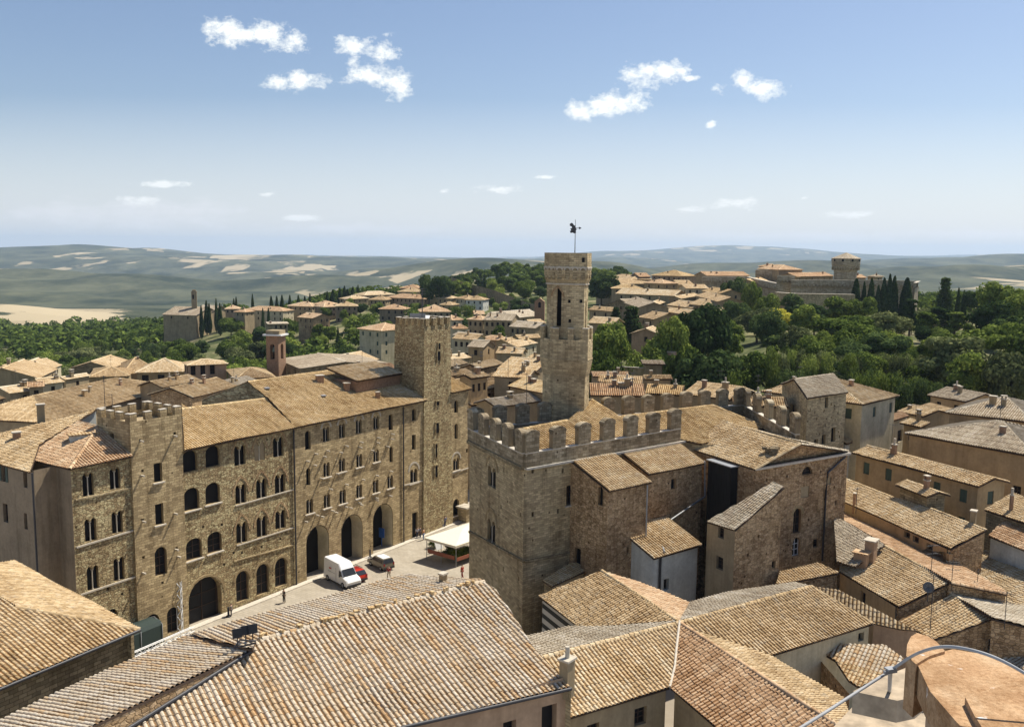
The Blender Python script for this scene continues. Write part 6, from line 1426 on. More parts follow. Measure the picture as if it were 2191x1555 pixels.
def trunk_mesh(kind,seed):
    rg=random.Random(seed); mb=MB(); h={'cypress':.9,'cedar':.92}.get(kind,.5); mb.tube([(0,0,-.12),(.004,.003,h*.5),(0,.006,h)],[.03,.022,.006],7)
    if kind not in('cypress',):
        for i in range(6):
            t=i*1.05+rg.random(); z=h*(.45+.08*i); mb.tube([(0,0,z),(.12*math.cos(t),.12*math.sin(t),z+.1),(.24*math.cos(t),.24*math.sin(t),z+.17)],[.013,.009,.004],5)
    me=bpy.data.meshes.new('trunk'); me.from_pydata(mb.v,[],mb.f); me.materials.append(bark); me.update(); return me
PRO={}
for kind,nv,n in(('broad',5,7000),('tall',3,6500),('poplar',2,3600),('bush',3,3600),('cypress',2,4200),('cedar',2,5200),('umbrella',1,4200)):
    PRO[kind]=[(crown_mesh(kind,11*i+3,n),trunk_mesh(kind,i)) for i in range(nv)]
MESHV={}
def tree(x,y,z,h,w,kind,mat,label,group=None,cat='tree',name=None,tr=None):
    tr=tr or random; v=tr.randrange(len(PRO[kind])); key=(kind,v,mat)
    if key not in MESHV:
        c=PRO[kind][v][0].copy(); c.materials.append(LM[mat]); MESHV[key]=c
    nat={'broad':.98,'tall':.74,'poplar':.4,'bush':1.35,'cypress':.27,'cedar':.85,'umbrella':1.05}[kind]
    o=empty(name or {'cypress':'cypress_tree','cedar':'cedar_tree','umbrella':'pine_tree','bush':'shrub','poplar':'poplar_tree'}.get(kind,'broadleaf_tree'),(x,y,z),label,cat,group)
    s=(w/nat,w/nat,h); o.scale=s; o.rotation_euler=(0,0,tr.random()*6.28)
    a=bpy.data.objects.new('crown',MESHV[key]); COL.objects.link(a); a.parent=o
    if kind!='bush': b=bpy.data.objects.new('trunk',PRO[kind][v][1]); COL.objects.link(b); b.parent=o
    return o
def tpx(px,top,wpx,d,kind,mat,label,group=None,minh=3,**k):
    p=D(px,top,d); g_=ground(p.x,d); h=max(p.z-g_,minh); w=wpx*d/F*1.04
    return tree(p.x,d,p.z-h,h,w,kind,mat,label,group,**k)
NAMED=[
(1303,684,92,225,'broad','mid','tall round green tree just right of the bell tower gallery'),(1290,745,84,190,'broad','mid','lower round tree under the tall round one beside the bell tower'),
(1352,652,66,300,'cedar','dark','spreading blue green cedar before the dark fronted palace'),(1318,655,40,310,'cedar','dark','smaller dark conifer left of the spreading cedar'),
(1288,588,78,500,'broad','dark','large near black round tree behind the bell tower top'),
(1500,650,120,235,'broad','dark','biggest dark tree clump towering over the park edge'),(1440,676,84,222,'broad','mid','broad green tree on the left flank of the biggest dark clump'),
(1556,688,80,245,'tall','mid','upright green tree on the right flank of the biggest dark clump'),(1510,748,130,185,'broad','dark','deep green tree in front of the biggest dark clump'),(1462,742,70,195,'broad','mid','shaded tree left in front of the dark clump'),
(1622,664,90,300,'broad','olive','grey green tree under the fortress corner'),(1668,658,56,310,'broad','yellow','bright yellow tree below the fortress bastion'),(1645,668,72,262,'broad','dark','dark tree in front of the bright yellow tree'),
(1722,655,62,288,'tall','mid','rounded pale topped tree right of the yellow tree'),(1745,650,50,320,'tall','dark','dark tree against the fortress bastion wall'),
(1700,632,60,350,'tall','dark','dark conifer shaped tree on the bastion wall'),(1795,634,66,330,'tall','mid','broad tree at the right end of the bastion'),(1845,632,56,330,'broad','mid','round glossy tree beside the cypress row'),
(1805,672,120,262,'broad','mid','wide domed tree in the middle of the park'),(1900,670,100,270,'broad','olive','dusty green tree right of the wide domed tree'),(1830,694,90,225,'broad','mid','leafy tree below the wide domed tree'),
(1900,710,90,215,'broad','dark','dark bushy tree left of the hedge terrace'),(1950,640,34,300,'poplar','dark','tall dark poplar in the park centre'),(1985,660,44,275,'poplar','mid','mid green poplar beside the dark poplar'),(2012,650,44,282,'poplar','dark','dark columnar tree before the great cedar'),(2045,668,50,290,'poplar','light','light columnar tree right of the poplars'),
(2025,591,46,360,'cedar','dark','great cedar standing above the park skyline'),(2052,617,12,360,'cypress','dark','thin cypress right of the great cedar'),(2064,622,12,362,'cypress','dark','second thin cypress right of the great cedar'),
(2085,628,50,350,'umbrella','dark','flat topped pine right of the thin cypresses'),(2150,603,90,290,'broad','mid','high broad tree at the right edge skyline'),(2190,628,90,270,'broad','mid','right edge tree in front of the skyline tree'),(2120,650,84,255,'broad','dark','dark oak under the skyline tree'),(2180,670,110,225,'broad','dark','deep shaded oak at the right edge'),(2130,700,130,205,'umbrella','light','bright flat crowned pine at the right edge'),
(2190,700,100,200,'umbrella','mid','second flat crowned pine touching the right edge'),(2040,714,120,185,'tall','olive','large willow like tree above the right roofs'),(2090,760,110,172,'broad','mid','ivy covered tree under the willow like tree'),(2170,748,110,165,'broad','olive','feathery tree at the right edge above the roofs'),
(1600,752,90,195,'broad','mid','garden tree behind the end merlons'),(1655,760,60,200,'tall','dark','dark narrow tree behind the tower house'),(1570,806,50,158,'bush','mid','shrub at the foot of the dark tree clump'),(1390,735,90,218,'broad','mid','leafy tree behind the white topped shed'),(1340,780,60,200,'bush','light','pale shrub on the garden wall'),
(1568,593,52,410,'broad','dark','big dark round tree left of the fortress wall'),(1612,602,44,390,'broad','mid','green tree on the slope under the fortress'),(1577,640,56,330,'broad','dark','dark tree on the street to the fortress'),(1640,628,50,350,'broad','light','light green tree below the sloping fortress roof'),
(1700,700,60,232,'broad','olive','thin greyish tree by the park path'),(1750,715,70,215,'broad','mid','low tree by the park path'),
(918,584,40,560,'broad','dark','dark tree at the left end of the green hill'),(945,588,50,550,'broad','dark','second dark tree at the left end of the green hill'),
(1064,700,40,310,'tall','mid','slim tree in front of the four storey ochre block'),
]
for r in NAMED: tpx(*r)
CYP='cypresses in front of the fortress'
for i,(px,top,w_) in enumerate(((1833,598,26),(1850,604,14),(1866,597,20),(1880,612,16),(1893,596,20),(1905,588,18),(1915,592,20),(1942,596,30))):
    tpx(px,top,w_,385,'cypress','dark','one of the dark cypresses standing against the fortress wall',CYP)
CY2='cypresses along the far hill crest'
for px,top,d,w_ in((441,644,560,12),(447,650,555,10),(462,640,560,9),(505,636,570,9),(500,640,572,9),(540,630,575,9),(562,660,520,8),(574,659,520,8),(580,634,585,12),(592,634,585,10),(603,632,590,12),(620,632,600,10),(638,632,610,10),(652,634,610,10),(663,628,615,8),(700,624,630,10),(712,620,640,12),(727,616,650,10),(737,612,655,10),(744,618,655,10),(755,614,655,10),(766,610,660,8),(757,668,480,10),(1037,590,640,8),(1065,575,700,10),(470,650,540,12),(430,655,545,10),(723,700,400,8)):
    tpx(px,top,w_,d,'cypress','dark','slender dark cypress on the far hill crest beyond the town',CY2)
tr=random.Random(21)
def scatter(n,xr,dr,hr,kinds,mats,label,group,wr=(.9,1.25),cond=None,namef=None):
    c=0; it=0
    while c<n and it<n*30:
        it+=1; px=tr.uniform(*xr); d=dr[0]*(dr[1]/dr[0])**tr.random(); x=(px-CX)/F*d
        if cond and not cond(px,d): continue
        if any((x-a_)**2+(d-b_)**2<(r_+2.5)**2 for a_,b_,r_ in HC): continue
        g_=ground(x,d); h=tr.uniform(*hr); kd=tr.choice(kinds); w=h*tr.uniform(*wr)*({'cypress':.2,'tall':.75,'poplar':.35}.get(kd,1))
        tree(x,d,g_-.3,h,w,kd,tr.choice(mats),label,group,tr=tr); c+=1
def cl(px,d):
    y=proj(((px-CX)/F*d,d,ground((px-CX)/F*d,d)))[1]
    if d<360 and px>560 and px<880: return d>250 and y<790
    if 335<px<440 and 520<d<600: return False
    return True
G3='trees of the wooded slope behind the left houses'
scatter(135,(-120,620),(262,560),(8,12.5),('broad','broad','tall','bush'),('mid','mid','dark','olive'),'broadleaf tree in the dense wood on the slope behind the left houses',G3,cond=cl)
G4='garden trees between the hill houses'
scatter(84,(560,1170),(300,620),(5,9.5),('broad','tall','bush','broad'),('mid','dark','mid','light'),'small leafy tree among the gardens between the hill houses',G4,cond=lambda px,d:not(760<px<850 and d<345) and not(960<px<1170 and d<370))
G5='trees covering the green hill'
scatter(72,(925,1335),(560,900),(9,14),('broad','tall','broad'),('dark','mid','mid'),'broad tree in the wood covering the green hill by the old wall',G5,(.9,1.3),cond=lambda px,d:d>640 or px<1165)
G6='trees filling the park below the fortress'
def pk_(px,d):
    if d>372: return px<1660 or px>1950
    if px<1560: return d>250 and d<330 and px>1500
    return not(d>355 and 1650<px<1840)
scatter(70,(1560,2290),(186,380),(4.5,8),('broad','tall','bush','broad'),('mid','mid','olive','dark','light'),'leafy tree of the park below the fortress',G6,cond=pk_)
G7='shrubs in the terraced gardens'
scatter(60,(1275,2230),(150,235),(2.0,4.0),('bush','bush','broad'),('light','mid','olive','mid'),'leafy shrub in the terraced gardens above the roofs',G7,(1.2,1.7),cond=lambda px,d: (px<1420 and d>172) or (px>1560 and d>165))
for k in range(16): tpx(1650+k*21+tr.uniform(-6,6),748+tr.uniform(-5,9)+k*.6,44,196+tr.uniform(-5,8),'bush',('light','olive')[k%2],'pale green shrub in the hedge row on the park terrace','hedge row on the park terrace')
for k in range(13): tpx(1850+k*17+tr.uniform(-6,6),790+k*3.2+tr.uniform(-5,5),50,168+tr.uniform(-3,3),'bush',('mid','dark')[k%2],'ivy shrub hanging on the bank below the park terrace','ivy bank above the right roofs')
tpx(1855,640,26,350,'bush','plum','purple leaved shrub at the foot of the cypress row')
# far woods that read as one mass: one object each
def woodland(name,label,regs,seed):
    rg=np.random.default_rng(seed); Vs=[];Fs=[];b=0
    for n,xr,dr,hr in regs:
        for i in range(n):
            px=rg.uniform(*xr); d=dr[0]*(dr[1]/dr[0])**rg.random(); x=(px-CX)/F*d; h=rg.uniform(*hr)
            if any((x-a_)**2+(d-b_)**2<(r_+h*.7)**2 or (abs(x/d-a_/b_)<(r_*.8+h*.3)/b_ and 0<b_-d<45) for a_,b_,r_ in HC): continue
            if px>560: h=min(h,9)
            g_=ground(x,d); r=h*rg.uniform(.45,.75); m=70
            v=rg.normal(size=(m,3)); v/=np.linalg.norm(v,axis=1)[:,None]; v[:,2]=np.abs(v[:,2]); C=np.array([x,d,g_+h*.35])+v*np.array([r,r,h*.65])*(.75+.3*rg.random((m,1)))
            N_=v+rg.normal(size=(m,3))*.45; N_/=np.linalg.norm(N_,axis=1)[:,None]; V,Fc=quads(C,N_,rg.uniform(.7,1.25,m)*h/10,rg); Vs.append(V); Fs.append(Fc+b); b+=len(V)
    V=np.vstack(Vs); Fc=np.vstack(Fs); o=npmesh(name,V,Fc,V[:,:2],np.zeros(len(Fc)),[LM['mid']],None); prop(o,kind='stuff'); return o
woodland('distant_woods','',[(560,(-300,640),(540,1150),(9,15)),(260,(560,1000),(330,600),(5,8)),(160,(330,700),(600,760),(6,10)),(200,(1950,2700),(380,760),(9,14)),(170,(640,1000),(640,900),(7,11)),(150,(900,1340),(800,1000),(9,14))],5)
#@@
# ================================================================ SQUARE: VEHICLES, PEOPLE, MARKET AWNING
def car(name,label,px,py,yaw,prof,Wd,mat,glass,wheels,roofpts,L,extra=None,cat='car'):
    c=P(px,py,0); o=empty(name,(c.x,c.y,0.01),label,cat); Rz=Matrix.Rotation(yaw,3,'Z')
    def T_(x,y,z): v=Rz@Vector((x,y,z)); return Vector((c.x+v.x,c.y+v.y,z+.01))
    # body: side profile lofted over the width, narrowing towards the roof
    def hw(z): return Wd/2*(1-.13*max(0,(z-roofpts)/max(.1,(max(p[1] for p in prof)-roofpts))))
    ys=[-1,-.86,0,.86,1]; rows=[]
    for s in ys: rows.append([T_(x+(0 if abs(s)<1 else (.06 if x<L/2 else -.06)),s*hw(z),z if abs(s)<1 else (z-.05 if z>.5 else z+.03)) for x,z in prof])
    mb=MB(); mb.grid(rows,0,True,False); mb.poly(rows[0][::-1]); mb.poly(rows[-1]); b=mb.build('body',mat,o)
    for gl in glass:
        kind,pts=gl[0],gl[1]; mb=MB()
        if kind=='side':
            for s in(-1,1):
                q=[T_(x,s*(hw(z)+.012),z) for x,z in pts]; mb.poly(q if s<0 else q[::-1])
        else:
            (x0,z0),(x1,z1)=pts; off=.02 if kind=='front' else -.02
            q=[T_(x0+off*1.5,-hw(z0)*.9,z0+.02),T_(x0+off*1.5,hw(z0)*.9,z0+.02),T_(x1+off*1.5,hw(z1)*.86,z1+.02),T_(x1+off*1.5,-hw(z1)*.86,z1+.02)]; mb.poly(q if kind=='front' else q[::-1])
        mb.build('windscreen' if kind=='front' else 'side_window' if kind=='side' else 'rear_window',M('car_glass',lambda t:t.out((.03,.035,.045),.12,spec=.6)),o)
    tyre=plain('tyre',(.02,.02,.02),.9); r=wheels[2]
    for wx in wheels[:2]:
        for s in(-1,1):
            mb=MB(); a=T_(wx,s*(Wd/2-.2),r);b_=T_(wx,s*(Wd/2+.02),r); mb.tube([a,b_],r,16); wl_=mb.build('wheel',tyre,o)
            mb=MB(); mb.tube([T_(wx,s*(Wd/2+.0),r),T_(wx,s*(Wd/2+.04),r)],r*.6,12); mb.build('rim',zinc,wl_)
    for s in(-1,1):
        mb=MB(); mb.box(T_(L-.06,s*Wd*.36,.72),(.12,.3,.2),yaw); mb.build('headlight',whitep,o)
        mb=MB(); mb.box(T_(.05,s*Wd*.42,.85),(.1,.16,.3),yaw); mb.build('tail_light',plain('red_lamp',(.4,.02,.02),.3),o)
        mb=MB(); mb.box(T_(L*.72,s*(Wd/2+.1),roofpts+.05),(.1,.18,.14),yaw); mb.build('mirror',iron,o)
    for bx in(L-.02,.02): mb=MB(); mb.box(T_(bx,0,.41),(.12,Wd*.95,.24),yaw); mb.build('bumper',iron,o)
    if extra: extra(o,T_,yaw)
    return o
cpw=plain('car_white',(.80,.80,.79),.25,spec=.5,nz=.03); cpr=plain('car_red',(.50,.035,.02),.25,spec=.5,nz=.05); cpb=plain('car_beige',(.19,.17,.13),.3,.2,.5,nz=.05)
yv=math.atan2(-.88,.47)
def vanx(o,T_,yw):
    mb=MB(); 
    for s in(-1,1):
        mb.box(T_(1.6,s*.985,1.75),(.5,.03,.14),yw,0); 
    mb.build('side_emblem',plain('mark_red',(.5,.05,.04),.5),o)
    mb=MB()
    for s in(-1,1): mb.box(T_(1.9,s*.99,1.35),(1.6,.02,.04),yw); mb.box(T_(2.9,s*.99,1.3),(.03,.02,1.7),yw)
    mb.build('door_seam',zinc,o)
# rear end pixel of each vehicle on the ground, forward direction = yaw
car('parked_van','white high roofed delivery van parked before the deep portals',*proj(P(692,1237,0)+Vector((.73,.66,0))),-.835,[(0,.35),(5.35,.35),(5.42,.85),(5.2,1.12),(4.45,1.35),(3.95,2.05),(3.3,2.72),(.12,2.78),(0,2.6)],1.98,cpw,[('side',[(3.55,1.35),(4.35,1.38),(3.98,1.95),(3.55,1.95)]),('front',[(4.47,1.36),(3.95,2.08)])],(.95,4.4,.36),1.3,5.4,vanx,'van')
def rack(o,T_,yw):
    mb=MB()
    for k in range(6): mb.box(T_(1.0+k*.28,0,1.56),(.04,1.2,.03),yw)
    for s in(-1,1): mb.box(T_(1.7,s*.58,1.54),(1.7,.04,.04),yw)
    mb.build('roof_rack',iron,o)
car('parked_car','small red hatchback with roof rack squeezed beside the white van',775,1247,math.pi-.86,[(0,.3),(3.7,.3),(3.72,.65),(3.5,.82),(2.75,.93),(2.2,1.4),(.55,1.44),(.1,.95),(0,.7)],1.6,cpr,[('side',[(.5,.95),(2.6,.97),(2.12,1.32),(.68,1.34)]),('front',[(2.77,.95),(2.2,1.4)]),('rear',[(.12,.97),(.5,1.42)])],(.7,2.95,.28),.92,3.7,rack)
car('parked_car','beige estate car with pale roof standing alone on the paving',833,1221,math.pi-.86,[(0,.3),(3.9,.3),(3.93,.68),(3.7,.84),(2.95,.96),(2.4,1.46),(.3,1.5),(.05,.95),(0,.7)],1.65,cpb,[('side',[(.35,.98),(2.8,1.0),(2.3,1.38),(.45,1.4)]),('front',[(2.97,.98),(2.4,1.46)]),('rear',[(.06,.98),(.28,1.46)])],(.75,3.1,.29),.95,3.9,lambda o,T_,yw:(lambda mb:(mb.box(T_(1.35,0,1.515),(1.7,1.1,.03),yw),mb.build('roof_panel',cpw,o)))(MB()))
# --- people
skin=plain('skin',(.45,.28,.2),.6,nz=.05)
def skinmesh(name,pts,edges,rad,mat,parent,loc,yaw,root=0):
    me=bpy.data.meshes.new(name); me.from_pydata(pts,edges,[]); o=bpy.data.objects.new(name,me); COL.objects.link(o); o.parent=parent; me.materials.append(mat)
    md=o.modifiers.new('skin','SKIN'); md.use_smooth_shade=True
    for i,v in enumerate(me.skin_vertices[0].data): v.radius=rad[i] if isinstance(rad[i],tuple) else (rad[i],rad[i]); v.use_root=(i==root)
    sb=o.modifiers.new('sub','SUBSURF'); sb.levels=1; sb.render_levels=1; return o
def person(label,px,py,yaw,shirt,trou,hair=(.05,.03,.02),h=1.72,pose=0,bag=None,z=0,skirt=False):
    c=P(px,py,z); o=empty('person',(c.x,c.y,z),label,'person'); o.rotation_euler=(0,0,yaw); s=h/1.72; o.scale=(s,s,s)
    st=.16 if pose==1 else .04; ar={0:(.30,.02,.80),1:(.32,.16,.84),2:(.34,.22,1.12)}[pose]
    pts=[(0,0,.92),(0,0,1.12),(0,0,1.36),(0,.01,1.47),(0,.02,1.56),(0,.03,1.68), (.09,0,.88),(.10,st,.48),(.10,st*.6,.07),(.10,st*.6+.15,.03), (-.09,0,.88),(-.10,-st*.6,.48),(-.10,-st*1.4,.07),(-.10,-st*1.4+.15,.03),
      (.19,0,1.38),(.25,-.02,1.1),(ar[0],ar[1],ar[2]),(ar[0]+.01,ar[1]+.03,ar[2]-.09), (-.19,0,1.38),(-.25,.02,1.1),(-.28,.08,.84),(-.28,.10,.75)]
    ed=[(0,1),(1,2),(2,3),(3,4),(4,5),(0,6),(6,7),(7,8),(8,9),(0,10),(10,11),(11,12),(12,13),(2,14),(14,15),(15,16),(16,17),(2,18),(18,19),(19,20),(20,21)]
    rad=[(.14,.10),(.13,.09),(.15,.10),.055,.085,.09,.085,.06,.042,.035,.085,.06,.042,.035,.055,.042,.032,.035,.055,.042,.032,.035]
    skinmesh('body',pts,ed,rad,skin,o,c,yaw)
    g=.015
    skinmesh('shirt',[pts[i] for i in(0,1,2,14,15,18,19)],[(0,1),(1,2),(2,3),(3,4),(2,5),(5,6)],[(.16,.115),(.15,.11),(.17,.12),.07,.058,.07,.058],plain('cloth_%02d%02d%02d'%tuple(int(v*99) for v in shirt),shirt,.9),o,c,yaw)
    skinmesh('trousers',[pts[i] for i in(0,6,7,8,10,11,12)],[(0,1),(1,2),(2,3),(0,4),(4,5),(5,6)],[(.155,.115),.105,.082,.06,.105,.082,.06],plain('cloth_%02d%02d%02d'%tuple(int(v*99) for v in trou),trou,.9),o,c,yaw)
    skinmesh('hair',[(0,-.01,1.60),(0,-.005,1.68),(0,.0,1.73)],[(0,1),(1,2)],[.085,.10,.07],plain('hair_%02d'%int(hair[0]*99),hair,.9),o,c,yaw)
    if bag: 
        mb=MB(); mb.box((c.x-.27,c.y,z+.62),(.12,.3,.32)); b=mb.build('bag',plain('bag',bag,.8),o)
    return o
person('dark clad person standing alone before the ground floor arches of the rubble palace',608,1289,2.4,(.10,.09,.08),(.09,.08,.07),pose=2)
person('person in red top and pale trousers walking past the beige car',832,1238,2.8,(.35,.05,.05),(.50,.42,.30),pose=1)
person('person in a red shirt walking beside the palace corner',989,1236,1.0,(.45,.04,.03),(.25,.05,.04),pose=1,h=1.75)
person('person in white shirt standing nearest the narrow door',893,1152,.3,(.6,.62,.66),(.05,.06,.1),pose=0)
person('person in dark clothes between two others by the narrow door',899,1151,2.,(.12,.14,.2),(.06,.06,.08),pose=2)
person('person in orange top and blue skirt at the edge of the door group',906,1155,1.2,(.55,.28,.12),(.16,.22,.34),pose=0)
person('person in pale clothes walking behind the awning near the wall',946,1128,1.4,(.5,.45,.42),(.3,.3,.32),pose=1)
person('person in blue walking behind the awning near the wall',952,1127,.4,(.14,.2,.34),(.1,.1,.13),pose=1)
person('small seated looking person outside the first glazed arch',495,1318,1.4,(.2,.18,.16),(.1,.09,.09),h=1.5)
# --- market awning
za=2.9
AW=empty('market_awning',P(960,1190,0),'large cream market awning on posts with red side trim over a cafe terrace','awning')
aw=[P(908,1150,za),P(975,1168,za),P(1060,1140,za),P(1010,1116,za)]
mb=MB(); ctr=sum(aw,Vector())/4+Vector((0,0,.7))
for i in range(4):
    a,b=aw[i],aw[(i+1)%4]; n_=6
    for k in range(n_): mb.poly([a.lerp(b,k/n_),a.lerp(b,(k+1)/n_),ctr])
    mb.poly([a-Vector((0,0,.3)),b-Vector((0,0,.3)),b,a],0)
mb.build('canopy',plain('cream_canvas',(.74,.69,.55),.8,nz=.06),AW)
for p in aw+[aw[1].lerp(aw[2],.5),aw[0].lerp(aw[1],.5)]:
    q=p.lerp(ctr,.06); mb=MB(); mb.tube([(q.x,q.y,0),(q.x,q.y,za)],.05,6); mb.build('post',zinc,AW)
mb=MB(); a,b=aw[0].lerp(ctr,.05),aw[1].lerp(ctr,.05); mb.box(((a+b)/2).to_2d().to_3d()+Vector((0,0,1.2)),((b-a).length*.9,.08,.5),math.atan2((b-a).y,(b-a).x)); a,b=aw[1].lerp(ctr,.05),aw[2].lerp(ctr,.05); mb.box(((a+b)/2).to_2d().to_3d()+Vector((0,0,1.0)),((b-a).length*.95,.08,.45),math.atan2((b-a).y,(b-a).x))
mb.build('side_screen',plain('terracotta_screen',(.33,.12,.07),.85),AW)
for i,(x,y,k) in enumerate(((962,1196,'low'),(975,1200,'middle'),(988,1198,'right'),(1000,1193,'last'),(930,1172,'near menu board'))):
    p=P(x,y,0); tree(p.x,p.y,0,1.6,1.9,'bush','mid','potted green shrub on the %s side of the awning terrace'%k if i<4 else 'potted shrub beside the menu board of the awning','cafe planters' if i<4 else None)
p=P(938,1180,0); MBd=empty('menu_board',(p.x,p.y,0),'tilted white menu board standing at the corner of the awning','board')
mb=MB(); mb.box((p.x,p.y,1.1),(1.3,.06,1.5),.5,0,Matrix.Rotation(.9,3,'Z')@Matrix.Rotation(-.35,3,'X')); mb.build('panel',whitep,MBd); mb=MB(); mb.tube([(p.x,p.y+.2,0),(p.x,p.y+.2,1)],.03,5); mb.build('leg',iron,MBd)
for i,(x,y) in enumerate(((945,1172),(958,1180),(970,1172),(985,1178),(962,1165))):
    p=P(x,y,0); T_=empty('cafe_table',(p.x,p.y,0),'small cafe table in the shade under the cream awning','table','cafe tables under the awning'); mb=MB(); mb.tube([(p.x,p.y,.70),(p.x,p.y,.74)],.4,12); mb.build('table_top',MATS['red_lamp'] if False else wood,T_); mb=MB(); mb.tube([(p.x,p.y,0),(p.x,p.y,.7)],.04,6); mb.tube([(p.x,p.y,0),(p.x,p.y,.03)],.22,8); mb.build('leg',iron,T_)
# blue notice and small things by the portals
c=wF.px(831,1150); mb=MB(); bp=wF.pt(c[0]-.1,1.2,-1.1); mb.box(bp+Vector((0,0,.8)),(.12,.9,1.3),math.atan2(wF.d.y,wF.d.x)); mb.box(bp+Vector((0,0,-.3)),(.1,.1,1.6)); prop(mb.build('notice_board',plain('blue_board',(.03,.09,.30),.5)),'blue notice board standing inside the third deep portal','notice board')
c=P(723,1208,0); mb=MB(); mb.box((c.x,c.y,.8),(1.3,.12,1.5),math.atan2(fd.y,fd.x),0); mb.box((c.x-.0,c.y,.8)+Vector((0,0,0)) if False else (c.x+fn.x*.07,c.y+fn.y*.07,.8),(1.0,.03,1.1),math.atan2(fd.y,fd.x),1); prop(mb.build('display_case',[wood,W['pink']]),'dark framed display case between the first two deep portals','display case')
for x,y,l in((792,1193,'between the second and third portals'),(489,1319,'beside the glazed portal')):
    c=P(x,y,0); mb=MB(); mb.tube([(c.x,c.y,0),(c.x,c.y,.15),(c.x,c.y,.2),(c.x,c.y,1.1)],[.28,.25,.12,.12],8); prop(mb.build('litter_bin',iron),'dark litter bin on a foot standing '+l,'litter bin')
c=FP(sE-1.9,.9,0); pl_=empty('stone_balcony',c,'stone balcony on a battered base under the last arched door','balcony'); mb=MB(); rz_=math.atan2(fd.y,fd.x); mb.box(c+Vector((0,0,1.0)),(1.5,1.6,2.2),rz_,0); mb.box(c+Vector((0,0,2.2)),(2.0,2.0,.25),rz_,1); mb.build('base',[W['fine'],pale],pl_)
# kerb strip along the house fronts
mb=MB(); mb.box(FP((sT1+sE)/2,.45,.06),(sE-sT1,.8,.12),math.atan2(fd.y,fd.x)); mb.build('kerb',coping,kind='structure')
# --- white lattice hoist and green truck in the alley
hb=P(386,1352,0); zh=zat(383,1244,hb.x,hb.y); HO=empty('lattice_hoist',(hb.x,hb.y,0),'white zigzag lattice hoist mast standing before the small crenellated tower','hoist')
mb=MB(); r_=.22
for s in(-1,1):
    for t in (-1,1): mb.tube([(hb.x+s*r_,hb.y+t*r_,0),(hb.x+s*r_,hb.y+t*r_,zh)],.035,4)
k=int(zh/.55)
for i in range(k):
    s=1 if i%2 else -1; z0,z1=zh*i/k,zh*(i+1)/k; mb.tube([(hb.x-s*r_,hb.y-r_,z0),(hb.x+s*r_,hb.y-r_,z1)],.05,4); mb.tube([(hb.x+r_,hb.y-s*r_,z0),(hb.x+r_,hb.y+s*r_,z1)],.05,4)
mb.build('mast',whitep,HO)
h0,h1=P(412,1350,1.6),P(205,1440,1.6); mb=MB(); up=Vector((0,0,.45))
for e in(0,1):
    for w_ in(-.18,.18):
        o_=Vector((w_,w_*.4,0)); mb.tube([h0+up*e+o_,h1+up*e+o_],.05,4)
n_=26
for i in range(n_):
    a,b=h0.lerp(h1,i/n_),h0.lerp(h1,(i+1)/n_); mb.tube([a+up*(i%2),b+up*((i+1)%2)],.035,4)
mb.build('folded_boom',whitep,HO)
gt=P(283,1402,0); TK=empty('green_truck',(gt.x,gt.y,0),'dark green truck with tarpaulin canopy parked in the alley under the hoist','truck')
rz_=math.atan2((h0-h1).y,(h0-h1).x); gg=plain('truck_green',(.03,.055,.045),.5); tarp=plain('tarpaulin',(.028,.045,.04),.7)
def TT_(x,y,z): v=Matrix.Rotation(rz_,3,'Z')@Vector((x,y,0)); return Vector((gt.x+v.x,gt.y+v.y,z))
rows=[]
for i in range(9):
    x=-2.2+i*.62; rows.append([TT_(x,-1.15,.9),TT_(x,-1.15,2.5),TT_(x,-.9,2.85),TT_(x,0,3.0),TT_(x,.9,2.85),TT_(x,1.15,2.5),TT_(x,1.15,.9)])
mb=MB(); mb.grid(rows,0,False,False); mb.poly(rows[0]); mb.poly(rows[-1][::-1]); mb.build('canopy',tarp,TK)
mb=MB(); mb.box(TT_(.3,0,.75),(5.4,2.2,.3),rz_); mb.box(TT_(-3.3,0,1.3),(1.5,2.1,1.6),rz_); mb.build('body',gg,TK)
for x in(-3.2,1.7):
    for s in(-1,1): mb=MB(); mb.tube([TT_(x,s*.8,.42),TT_(x,s*1.12,.42)],.42,14); mb.build('wheel',MATS['tyre'],TK)
mb=MB()
for x in(-2.2,.2,2.7): mb.tube([TT_(x,-1.2,1.0),TT_(x,-1.2,2.6),TT_(x,0,3.08),TT_(x,1.2,2.6)],.04,4)
mb.build('hoop',zinc,TK)
# ================================================================ AERIALS
for i,(px_,py_,z_,h_,l) in enumerate(((242,905,None,5.2,'tall thin aerial left of two near the small crenellated tower'),(225,880,None,6.0,'tallest thin aerial above the small crenellated tower'),(1126,905,None,8.5,'very tall thin mast rising between the left dark merlons'),(1352,880,None,5.5,'tall aerial among the rear merlons'),(1280,850,None,3.,'short aerial by the chimneys right of the bell tower'),(1621,838,None,3.,'aerial with crossbars left of the stone tower house'),(1908,948,None,3.2,'multi bar aerial in the small courtyard by the balcony house'),(1993,1212,None,2.6,'lone pole on the sunlit slope'),(1991,1335,None,4.2,'pole with cross bars beside the lower right chimney'),(2036,1250,None,2.8,'thin pole at the end of the sunlit slope ridge'),(2090,1262,None,2.6,'thin pole right of the satellite dish'),(2150,1330,None,3.,'thin pole near the right edge low roofs'),(1832,1085,None,2.6,'small pole on the long brown roof corner'),(500,800,None,4,'thin aerial over the pyramid roofed house'),(775,780,None,4,'aerial left of the tall tower'))):
    dd=dict(enumerate((140,135,140,112,130,125,118,75,62,78,80,66,88,190,170)))[i]; p=D(px_,py_,dd); antenna(p-Vector((0,0,.6)),h_,i,l)
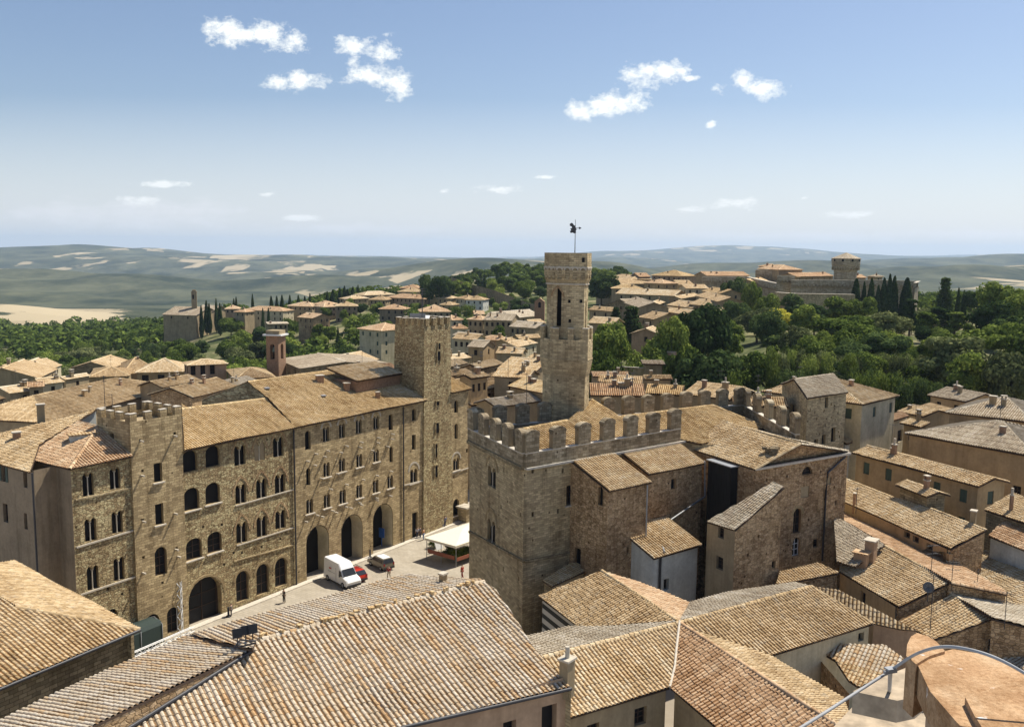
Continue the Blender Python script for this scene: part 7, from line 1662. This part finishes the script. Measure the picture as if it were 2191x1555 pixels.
ar_=random.Random(9); cand=[q for q in HC if 105<q[1]<300 and q[2]<14]; ar_.shuffle(cand)
for i,(x_,y_,r_) in enumerate(cand[:26]):
    hh_=[o_ for o_ in bpy.data.objects if o_.name.startswith('roof') and o_.parent and (wloc(o_.parent).to_2d()-Vector((x_,y_))).length<r_+1.5]
    z_=max([max(v.co.z for v in o_.data.vertices)+wloc(o_.parent).z for o_ in hh_] or [ground(x_,y_)+9])
    o_=antenna(Vector((x_,y_,z_-.5)),ar_.uniform(2.4,3.8),i,'thin television aerial standing on a ridge in the old town roofscape'); o_['group']='aerials of the old town roofscape'
def dish(px_,py_,d,label):
    p=D(px_,py_,d); o=empty('satellite_dish',p,label,'satellite dish'); mb=MB(); mb.tube([p-Vector((0,0,1.2)),p],.04,5); mb.build('arm',iron,o)
    n_=Vector((-.2,-.9,.35)).normalized(); a=n_.cross(Vector((0,0,1))).normalized(); b=n_.cross(a); rows=[]
    for r_,dz in((.02,0),(.25,.03),(.45,.12)): rows.append([p+n_*dz+a*r_*math.cos(t)+b*r_*math.sin(t) for t in [6.283*k/14 for k in range(14)]])
    mb=MB(); mb.grid(rows,0,True); ob=mb.build('reflector',plain('dish_grey',(.12,.12,.12),.6),o); so_=ob.modifiers.new('s','SOLIDIFY'); so_.thickness=.03
dish(1986,1256,72,'dark satellite dish on the corner of the broad double chimney roof'); dish(2087,1259,80,'dark satellite dish under the end of the sunlit slope'); dish(2086,1105,104,'pale satellite dish beside the chimney of the long brown roof')
#@@
# ================================================================ AIR
hz=bpy.data.materials.new('air'); hz.use_nodes=True; hz.node_tree.nodes.clear(); t_=hz.node_tree; pv=t_.nodes.new('ShaderNodeVolumePrincipled'); ot=t_.nodes.new('ShaderNodeOutputMaterial')
pv.inputs['Color'].default_value=(.60,.77,1.,1); pv.inputs['Density'].default_value=4.7e-5; pv.inputs['Anisotropy'].default_value=.2
t_.links.new(pv.outputs[0],ot.inputs['Volume'])
mb=MB(); mb.box((0,13000,(-330+330)/2),(110000,29000,660)); hzo=mb.build('haze',hz,kind='stuff')
